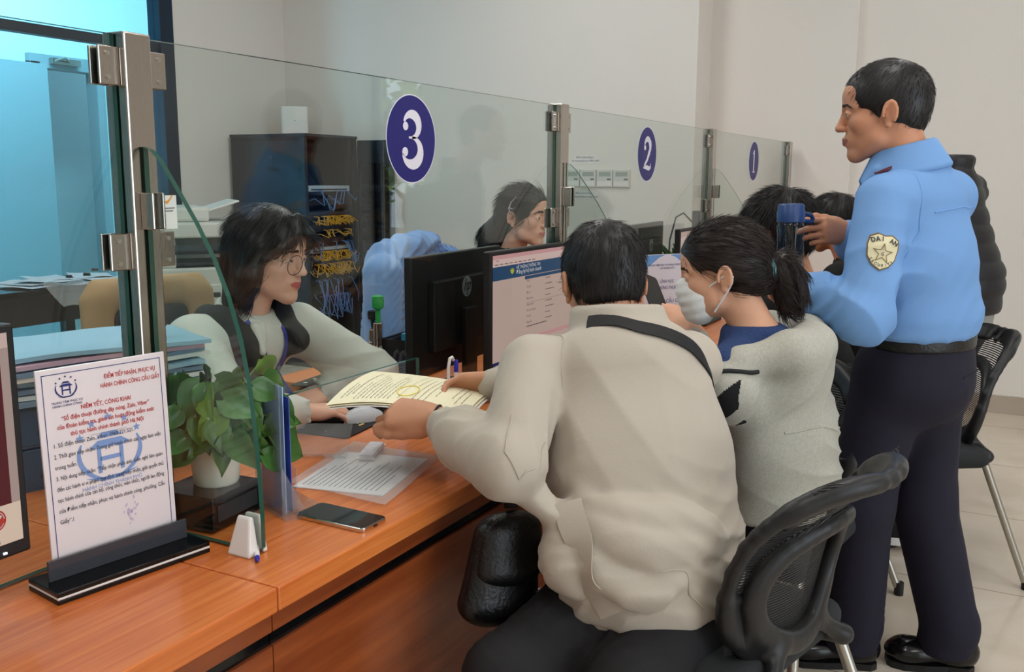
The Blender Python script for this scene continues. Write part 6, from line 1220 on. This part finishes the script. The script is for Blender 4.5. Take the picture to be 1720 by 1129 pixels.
for k in range(5): a = k*2*PI/5; g.add([(-.014+px, -.0345, .028+pz) for px, pz in [(.0045*math.cos(a)+.0038*math.cos(q), .0045*math.sin(a)+.0038*math.sin(q)) for q in np.linspace(0, 6.28, 11)[:-1]]], [tuple(range(10))], 0)
g.build('flower_print', mat('flower_white', c(224, 220, 190), .6), bo, world=False)
# ------------------------------------------------------------------ clerk with glasses behind the counter
m_skin_c = skin_mat('skin_pale', c(228, 178, 154)); m_blouse = mat('blouse_white', c(206, 208, 200), .8, bump=(420, .1)); m_vest = mat('waistcoat_charcoal', c(28, 29, 33), .85, bump=(500, .2)); m_lany = mat('lanyard_blue', c(56, 60, 150), .6)
CO, CR = A3(1.845, 1.70, 1.192), hdg(-82, 10); cN = A3(1.80, 1.75, 1.045)
ck = thing('person', 'clerk with round glasses, bobbed black hair and dark waistcoat over a white blouse', 'person', (1.85, 1.9, 0))
cL, cRs = A3(1.965, 1.715, .985), A3(1.655, 1.785, .985); cEL, cWL = A3(2.07, 1.55, .845), A3(1.955, 1.625, .815); cER, cWR = A3(1.60, 1.62, .83), A3(1.785, 1.555, .805); cP = A3(1.86, 2.10, .55); cside = cL-cRs
b = F(); head(b, CO, CR, .97, jaw=1.06); b.ecap(cN+A3(0, 0, -.03), CO+CR@A3(-.022, 0, -.05), .054, .049, .052, .050, CR[:, 1], .02)
b.chain([cN+A3(0, 0, -.05), cL+A3(0, 0, -.02)], [.045, .04], .03); b.chain([cN+A3(0, 0, -.05), cRs+A3(0, 0, -.02)], [.045, .04], .03); b.ecap(cN+A3(0, .04, -.14), A3(1.84, 1.98, .78), .11, .11, .07, .08, cside, .04); b.ecap(A3(1.84, 1.98, .78), cP, .12, .15, .09, .11, cside, .04)
arm(b, cL, cEL, cWL, .85); arm(b, cRs, cER, cWR, .85)
h1 = frame(nrm(A3(-.15, .01, -.02)), z=A3(-.1, -.35, .9)); 
if (h1[:, 1]@A3(0, 1, 0)) < 0: pass
hand(b, cWL, h1*np.array([1, -1, 1]), 1, ((.25, .4, .25), (.3, .45, .25), (.35, .5, .3), (.4, .5, .3)), (.5, .2, .2), .92)
h2 = frame(nrm(A3(.14, -.055, -.012)), z=A3(.05, -.1, 1)); hand(b, cWR, h2, -1, ((.2, .35, .25), (.25, .4, .25), (.3, .45, .3), (.35, .5, .3)), (.55, .15, .2), .92)
leg(b, A3(1.77, 2.10, .53), A3(1.76, 1.72, .52), A3(1.76, 1.76, .08), .9); leg(b, A3(1.94, 2.08, .53), A3(1.95, 1.70, .52), A3(1.95, 1.74, .08), .9)
nails = lambda P: np.zeros(len(P), bool)
b.obj('body', [m_skin_c, m_lip, m_eyew, m_iris, m_brow], ck, .0034, paint_face(CO, CR, .97))
f = F(); W_ = lambda x, y, z: CO+CR@(A3(x, y, z)*.97)
f.ell(W_(-.012, 0, .040), (.110, .088, .090), CR, .01); f.ell(W_(-.052, 0, -.02), (.066, .084, .09), CR, .03); f.ecap(W_(-.05, 0, -.02), W_(-.045, 0, -.105), .088, .096, .052, .052, CR[:, 1], .03)
for t in (-1, 1): f.chain([W_(.012, .074*t, .03), W_(.006, .086*t, -.05), W_(.004, .090*t, -.110)], [.026, .028, .022], .02); f.chain([W_(.072, .004*t, .112), W_(.094, .030*t, .072), W_(.078, .064*t, .036), W_(.045, .080*t, .0)], [.010, .012, .010, .008], .012)
f.ell(W_(.112, 0, -.050), (.090, .064, .112), CR, .010, 's')
for t in (-1, 1): f.chain([W_(.060, .026*t, .108), W_(.096, .030*t, .070), W_(.084, .060*t, .036)], [.012, .009, .006], .008)
def flowc(q):
    v = np.stack([.55*(q[:, 0]-.02)/.1, 1.2*np.sign(q[:, 1])*np.clip(np.abs(q[:, 1])*14, .15, 1), -.55-np.clip(.06-q[:, 2], 0, .2)*9], 1); return v
hair_obj(f, ck, m_hair, CO, CR, flowc, 6500, (.03, .075), .0045, .0008, .05, lambda q: ~((q[:, 0] > .045) & (q[:, 2] < .05)), .003, grav=.12, steps=8)
MBg = MB()                                                       # round metal spectacles
for t in (-1, 1):
    ctr = A3(.1035, .0335*t, -.006); nv = CR@nrm(A3(1, .16*t, -.06)); u_ = CR@nrm(A3(-.16*t, 1, 0)); v_ = np.cross(nv, u_); cw = W_(*ctr)
    ring = [cw+u_*.0265*math.cos(a)+v_*.0255*math.sin(a) for a in np.linspace(0, 2*PI, 33)[:-1]]; MB().tube(ring, .0011, 6, closed=True).build('spectacle_rim', m_leather, ck, True)
    MB().add(ring, [tuple(range(32))]).build('spectacle_lens', glass_mat('lens', (.97, .97, .97), 1.45, refl=.8), ck)
    MB().tube([W_(.098, .060*t, .004), W_(.085, .072*t, .004), W_(.03, .080*t, .002), W_(-.005, .082*t, -.004)], .0012, 6).build('spectacle_arm', m_steel, ck, True)
MB().tube([W_(.1065, .0075, .002), W_(.1105, 0, .005), W_(.1065, -.0075, .002)], .0011, 6).build('spectacle_bridge', m_steel, ck, True)
s_ = F(); mid = A3(1.835, 1.97, .82); s_.ecap(cN+A3(.0, .02, -.10), mid, .14, .15, .10, .115, cside, .05); s_.ecap(mid, cP, .15, .17, .115, .13, cside, .05)
s_.cap(cN+A3(0, 0, -.05), cL+A3(-.01, 0, -.01), .062, .060, .04); s_.cap(cN+A3(0, 0, -.05), cRs+A3(.01, 0, -.01), .062, .060, .04)
s_.cap(cL, cEL, .066, .076, .03); s_.cap(cEL, cWL*.80+cEL*.20, .072, .046, .02); s_.cap(cRs, cER, .066, .074, .03); s_.cap(cER, cWR*.85+cER*.15, .070, .046, .02)
for w_, e_ in ((cWL, cEL), (cWR, cER)):
    d = nrm(w_-e_); o_ = w_*.86+e_*.14; u_ = nrm(np.cross(d, (0, 0, 1))); v_ = np.cross(d, u_)
    for a in np.linspace(0, 2*PI, 15)[:-1]: s_.cap(o_+(u_*math.cos(a)+v_*math.sin(a))*.026, o_+d*.030+(u_*math.cos(a)+v_*math.sin(a))*(.034+.006*math.sin(a*5)), .010, .006, .008)
s_.cap(cN+A3(0, 0, -.01), CO+CR@A3(-.02, 0, -.06), .052, .06, .008, 's')
s_.disp = summed(zone(folds((.5, .4, 1), 60, .009, 61, .5, 8), cEL, .12), zone(folds((.2, .9, .5), 42, .008, 62, .5, 7), cL*.6+cEL*.4, .12), folds((.8, .3, .5), 30, .003, 63, .6, 6)); s_.obj('blouse', m_blouse, ck, .005)
col = F()
fb = nrm(A3(.15, -1, 0)); lb = nrm(np.cross((0, 0, 1), fb))
for i, a in enumerate(np.linspace(-2.8, 2.8, 81)):
    d = nrm(-fb*math.cos(a)+lb*math.sin(a)); fr_ = (1-math.cos(a))/2; col.cap(cN+A3(0, 0, .028)+d*.062-A3(0, 0, .050*fr_), cN+A3(0, 0, -.018)+d*(.080+.006*fr_)-A3(0, 0, .050*fr_), .0055, .005, .009)
for t in (-1, 1): p0 = cN+fb*.068+lb*.026*t+A3(0, 0, -.030); col.chain([p0, p0+fb*.022+lb*.030*t+A3(0, 0, -.062)], [.012, .006], .012); col.chain([p0+lb*.026*t, p0+fb*.022+lb*.030*t+A3(0, 0, -.062)], [.012, .006], .012)
col.obj('collar', m_blouse, ck, .004)
v = F(); v.ecap(cN+A3(.0, .02, -.09), mid, .125, .156, .118, .130, cside, .05); v.ecap(mid, cP, .156, .178, .124, .138, cside, .05)
for p_ in (cL, cRs): q_ = cN*.5+p_*.5; v.chain([q_+A3(0, .04, .018), q_+A3(0, -.02, .020), q_+fb*.07+A3(0, 0, -.05), q_*.7+mid*.3+fb*.09], [.034, .032, .030, .030], .03)
v.ell(cN+fb*.12+A3(0, 0, -.06), (.046, .09, .15), frame(lb, z=A3(0, 0, 1)), .01, 's'); v.cap(cN+A3(0, 0, -.06), cN+A3(0, 0, .08), .074, .08, .01, 's')
v.obj('waistcoat', m_vest, ck, .005)
for t in (-1, 1): drape(v if False else s_, [cN+lb*.055*t+A3(0, 0, -.02)+fb*.04, cN+fb*.10+lb*.042*t+A3(0, 0, -.10), cN+fb*.13+lb*.022*t+A3(0, 0, -.20), cN+fb*.13+lb*.006*t+A3(0, 0, -.27)], .014, ck, m_lany, 'lanyard', 30, .004)
tr = F(); tr.ecap(cP, cP+A3(0, 0, -.05), .16, .17, .12, .13, cside, .03)
for x in (1.765, 1.945): tr.cap((x, 2.09, .53), (x, 1.71, .52), .09, .07, .03); tr.cap((x, 1.71, .52), (x, 1.75, .08), .068, .055, .03)
tr.obj('trousers', m_jean, ck, .009)
for x in (1.765, 1.945): sh = F(); shoe(sh, (x, 1.82, 0), (x, 1.60, 0)); sh.obj('shoe', m_leather, ck, .008)

# ------------------------------------------------------------------ simpler builder for the people farther along
def sitter(label, O, R, N, body_deg, m_top, m_sk, hp, hair, arms=None, hair_len=False, s=.98, trous=m_jean, hm=m_hair, seed=70, blouse=None, h=.006):
    t = thing('person', label, 'person', (hp[0], hp[1], 0)); fwd_ = A3(math.cos(math.radians(body_deg)), math.sin(math.radians(body_deg)), 0); lf = np.cross((0, 0, 1), fwd_); L_, R_ = N+lf*.17+A3(0, 0, -.065), N-lf*.17+A3(0, 0, -.065); hp = A3(*hp)
    EL, WL_, ER, WR_ = arms if arms else (L_+fwd_*.14+lf*.05-A3(0, 0, .24), L_+fwd_*.34-lf*.05-A3(0, 0, .20), R_+fwd_*.14-lf*.05-A3(0, 0, .24), R_+fwd_*.34+lf*.05-A3(0, 0, .20))
    b = F(); head(b, O, R, s); b.ecap(N+A3(0, 0, -.03), O+R@A3(-.022, 0, -.05), .056, .052, .054, .052, R[:, 1], .02); b.chain([N+A3(0, 0, -.06), L_+A3(0, 0, -.02)], [.045, .04], .03); b.chain([N+A3(0, 0, -.06), R_+A3(0, 0, -.02)], [.045, .04], .03)
    md = N*.45+hp*.55+fwd_*.02; b.ecap(N+A3(0, 0, -.14), md, .11, .11, .07, .08, lf, .04); b.ecap(md, hp, .12, .15, .09, .11, lf, .04); arm(b, L_, EL, WL_, .9); arm(b, R_, ER, WR_, .9)
    for w_, e_, sd in ((WL_, EL, 1), (WR_, ER, -1)):
        hh = frame(nrm(fwd_+A3(0, 0, -.1)-lf*.2*sd), z=A3(0, 0, 1)); hand(b, w_, hh if sd == -1 and False else hh*np.array([1, 1 if (hh[:, 1]@(-lf*sd)) > 0 else -1, 1]), sd, ((.3, .45, .3),)*4, (.5, .2, .2), .95)
    kn_ = [hp+lf*.09+fwd_*.40+A3(0, 0, -.03), hp-lf*.09+fwd_*.40+A3(0, 0, -.03)]
    for k_, sg in zip(kn_, (1, -1)): leg(b, hp+lf*.085*sg+A3(0, 0, -.02), k_, A3(k_[0], k_[1], .08)-fwd_*.04, .9)
    b.obj('body', [m_sk, m_lip, m_eyew, m_iris, m_brow], t, h*.8, paint_face(O, R, s))
    c_ = F(); c_.ecap(N+A3(0, 0, -.11), md, .15, .165, .105, .12, lf, .05); c_.ecap(md, hp, .165, .18, .12, .14, lf, .05); c_.cap(N+A3(0, 0, -.04), L_, .074, .062, .04); c_.cap(N+A3(0, 0, -.04), R_, .074, .062, .04)
    for p_, e_, w_ in ((L_, EL, WL_), (R_, ER, WR_)): c_.cap(p_, e_, .066, .066, .03); c_.cap(e_, w_*.88+e_*.12, .062, .044, .02)
    c_.cap(N+A3(0, 0, -.0), O+R@A3(-.02, 0, -.05), .054, .06, .008, 's'); c_.disp = summed(folds((.3, .3, 1), 42, .006, seed, .5, 6), folds((.9, .1, -.5), 30, .005, seed+1, .5, 5)); c_.obj('top', m_top, t, h)
    for a0 in (0,):
        g = F()
        for a in np.linspace(0, 2*PI, 15)[:-1]: g.cap(N+A3(.07*math.cos(a), .07*math.sin(a), -.035), N+A3(.066*math.cos(a), .066*math.sin(a), .012), .018, .012, .016)
        g.obj('collar', m_top, t, h)
    tr = F(); tr.ecap(hp, hp+A3(0, 0, -.05), .16, .165, .12, .13, lf, .03)
    for k_, sg in zip(kn_, (1, -1)): tr.cap(hp+lf*.085*sg+A3(0, 0, -.02), k_, .09, .07, .03); tr.cap(k_, A3(k_[0], k_[1], .08)-fwd_*.04, .07, .056, .03)
    tr.obj('trousers', trous, t, .009)
    for k_ in kn_: sh = F(); a_ = A3(k_[0], k_[1], 0)-fwd_*.04; shoe(sh, a_-fwd_*.07, a_+fwd_*.17); sh.obj('shoe', m_leather, t, .008)
    hair(t, hm); return t
# second clerk, behind glass 3 near its far post
KO, KR = A3(3.415, 1.775, 1.238), hdg(-96, 6)
def hair_k(t, hm):
    W_ = lambda x, y, z: KO+KR@(A3(x, y, z)*.98); f = F(); f.ell(W_(-.012, 0, .036), (.108, .085, .090), KR, .01); f.ell(W_(-.05, 0, -.01), (.06, .075, .08), KR, .03); f.chain([W_(-.075, 0, -.02), W_(-.125, -.015, -.10), W_(-.16, -.03, -.19)], [.062, .060, .045], .03)
    f.ell(W_(.112, 0, -.042), (.082, .082, .112), KR, .01, 's')
    for s_ in (-1, 1): f.ell(W_(.0, .088*s_, -.03), (.032, .024, .044), KR, .006, 's')
    hair_obj(f, t, hm, KO, KR, lambda q: np.stack([-.9-0*q[:, 0], .0*q[:, 0], -.4-np.clip(-q[:, 0], 0, 1)*6], 1), 4200, (.04, .09), .0048, .0009, .04, None, .003)
    for s_ in (-1, 1): MB().tube([W_(.062, .066*s_, .030), W_(.060, .071*s_, .005), W_(.066, .066*s_, -.03)], [.0012, .001, .0005], 5).build('loose_strand', hm, t, True)
    g = MB(); cp = [W_(-.005, -.092, .075), W_(-.024, -.094, .040), W_(-.012, -.093, .030), W_(.004, -.0925, .036)]; g.tube([W_(.006, -.088, .080), W_(-.012, -.0935, .055), W_(-.020, -.095, .030), W_(-.008, -.0935, .005)], [.001, .0045, .0045, .001], 6, flat=.5); g.tube([W_(-.018, -.095, .034), W_(-.004, -.095, .028), W_(.006, -.093, .036)], [.004, .003, .001], 6, flat=.5); g.build('hair_clip', m_stick, t, True)
sitter('second clerk with long dark hair and a white hair clip, right of number 3', KO, KR, A3(3.43, 1.855, 1.085), -85, m_jean, m_skin_c, (3.48, 2.12, .55), hair_k, hm=m_hair, seed=71)
# man in black at window 1 and the person beside him
BO, BR = A3(3.085, .690, 1.222), hdg(72, 14)
sitter('man with tousled black hair in black clothes, seated behind the water bottle', BO, BR, A3(3.09, .60, 1.055), 75, m_hoodb, m_skin_m, (3.12, .50, .55), lambda t, hm: hair_obj(hair_short(BO, BR, 1.02, .012, .004, -.062), t, hm, BO, BR, whorl(-.04, .118), 5200, (.03, .06), .0045, .0009, .42, None, .004), arms=None, seed=73)
PO, PR = A3(4.40, .745, 1.195), hdg(70, 10)
sitter('dark haired person in black half hidden behind the man with tousled hair', PO, PR, A3(4.40, .65, 1.03), 80, m_hoodb, m_skin_m, (4.42, .57, .55), lambda t, hm: hair_obj(hair_short(PO, PR, 1.02, .008, .0, -.080, ear=False), t, hm, PO, PR, whorl(-.04, .118), 3200, (.03, .06), .005, .0009, .2, None, .004), seed=75)
# person in the black quilted vest standing behind the guard
VO, VR = A3(3.85, .455, 1.59), hdg(75, 5); vN = A3(3.95, .265, 1.43)
vp = thing('person', 'person in a black quilted vest over a grey top standing just behind the guard', 'person', (3.99, .20, 0)); m_quilt = mat('quilted_black', c(26, 25, 30), .5, bump=(30, .12)); m_gtop = mat('top_grey', c(150, 150, 146), .9, bump=(500, .2))
vF = A3(math.cos(math.radians(65)), math.sin(math.radians(65)), 0); vl = np.cross((0, 0, 1), vF); vL, vR_ = vN+vl*.17+A3(0, 0, -.07), vN-vl*.17+A3(0, 0, -.07); vP = A3(3.99, .20, .93)
aL = (vL+A3(0, 0, -.28)+vl*.03, vL+A3(0, 0, -.42)+vF*.16); aR = (vR_+A3(0, 0, -.28)-vl*.03+vF*.03, vR_+A3(0, 0, -.42)+vF*.20)
b = F(); head(b, VO, VR); b.ecap(vN+A3(0, 0, -.04), VO+VR@A3(-.02, 0, -.05), .06, .056, .058, .056, VR[:, 1], .02); b.chain([vN+A3(0, 0, -.07), vL], [.045, .045], .03); b.chain([vN+A3(0, 0, -.07), vR_], [.045, .045], .03); b.ecap(vN+A3(0, 0, -.14), vP, .13, .14, .09, .10, vl, .04)
for p_, (e_, w_), sd in ((vL, aL, 1), (vR_, aR, -1)): arm(b, p_, e_, w_); hh = frame(nrm(vF+A3(0, 0, -.3)), z=A3(0, 0, 1)+vF*.2); hand(b, w_, hh*np.array([1, 1 if (hh[:, 1]@(-vl*sd)) > 0 else -1, 1]), sd)
vK = [vP+vl*.09+A3(0, 0, -.43)+vF*.02, vP-vl*.09+A3(0, 0, -.43)+vF*.02]; vA = [A3(3.76, .38, .08), A3(4.02, .22, .08)]; vK = [A3(3.85, .39, .5), A3(4.0, .24, .5)]
for sg, k_, a_ in ((1, vK[0], vA[0]), (-1, vK[1], vA[1])): leg(b, vP+vl*.085*sg+A3(0, 0, -.03), k_, a_)
b.obj('body', [m_skin_m, m_lipm, m_eyew, m_iris, m_brow], vp, .006, paint_face(VO, VR))
hair_obj(hair_short(VO, VR, 1.0, .0, .008, -.075), vp, m_hair, VO, VR, whorl(-.05, .118), 2200, (.02, .03), .006, .0008, .2)
g = F(); g.ecap(vN+A3(0, 0, -.10), vP+A3(0, 0, .02), .145, .17, .10, .13, vl, .05); g.ecap(vP+A3(0, 0, .02), vP+A3(0, 0, -.10), .17, .165, .13, .125, vl, .03)
for p_, (e_, w_) in ((vL, aL), (vR_, aR)): g.cap(p_, e_, .060, .056, .03); g.cap(e_, w_*.9+e_*.1, .054, .042, .02)
g.half((0, 0, vP[2]-.135), (0, 0, -1), .02); g.obj('grey_top', m_gtop, vp, .007)
q = F(); q.ecap(vN+A3(0, 0, -.11), vP+A3(0, 0, .08), .160, .188, .118, .150, vl, .05); q.ecap(vP+A3(0, 0, .08), vP+A3(0, 0, -.02), .188, .188, .150, .148, vl, .03); q.cap(vN+A3(0, 0, -.05), vL+A3(0, 0, -.015), .07, .068, .04); q.cap(vN+A3(0, 0, -.05), vR_+A3(0, 0, -.015), .07, .068, .04); q.half((0, 0, vP[2]-.045), (0, 0, -1), .02)
for a in np.linspace(0, 2*PI, 17)[:-1]: q.cap(vN+A3(.075*math.cos(a), .075*math.sin(a), -.03), vN+A3(.075*math.cos(a), .075*math.sin(a), .035), .018, .016, .02)
q.cap(vN+A3(0, 0, .0), VO+VR@A3(-.02, 0, -.05), .058, .06, .008, 's'); q.disp = lambda P: .008*np.abs(np.sin(P[:, 2]*46))**.6-.004; q.obj('quilted_vest', m_quilt, vp, .006)
tr = F(); tr.ecap(vP+A3(0, 0, .0), vP+A3(0, 0, -.08), .155, .16, .12, .125, vl, .03)
for sg, k_, a_ in ((1, vK[0], vA[0]), (-1, vK[1], vA[1])): tr.cap(vP+vl*.085*sg+A3(0, 0, -.04), k_, .092, .074, .03); tr.cap(k_, a_, .072, .060, .03)
tr.obj('trousers', m_jean, vp, .008)
for i, (he, to) in enumerate((((3.735, .325, 0), (3.80, .525, 0)), ((3.99, .16, 0), (4.06, .36, 0)))):
    sh = F(); shoe(sh, he, to, .06, .05); so = sh.obj('clog', m_hoodb, vp, .006); MB().prism(sole(he, to, .055), 0, .03).build('clog_sole', m_black, so, bevel=.006)
    if i == 0:
        sp_ = A3(he[0], he[1], 0); dd = nrm(A3(to[0]-he[0], to[1]-he[1], 0)); ss = np.cross((0, 0, 1), dd)
        arc = [sp_+dd*.03-dd*.075*math.cos(a)+ss*.062*math.sin(a) for a in np.linspace(-1.5, 1.5, 25)]; G = np.array([[p_+A3(0, 0, .022), p_+A3(0, 0, .052)] for p_ in arc]); stp = MB().grid(G, 0, .002).build('heel_strap', m_white, so, True)
        V, Fs = text_geo('crocs', .034, 'CENTER', .03, 1.0); 
        aa = -V[:, 0]/.066*-1+.45; P = sp_+dd*.03-dd*.0785*np.cos(aa)[:, None]-ss*.0655*np.sin(aa)[:, None]*-1*-1; MB().add(P+np.stack([0*aa, 0*aa, V[:, 1]+.028], 1), Fs).build('strap_text', m_ink, stp, True)
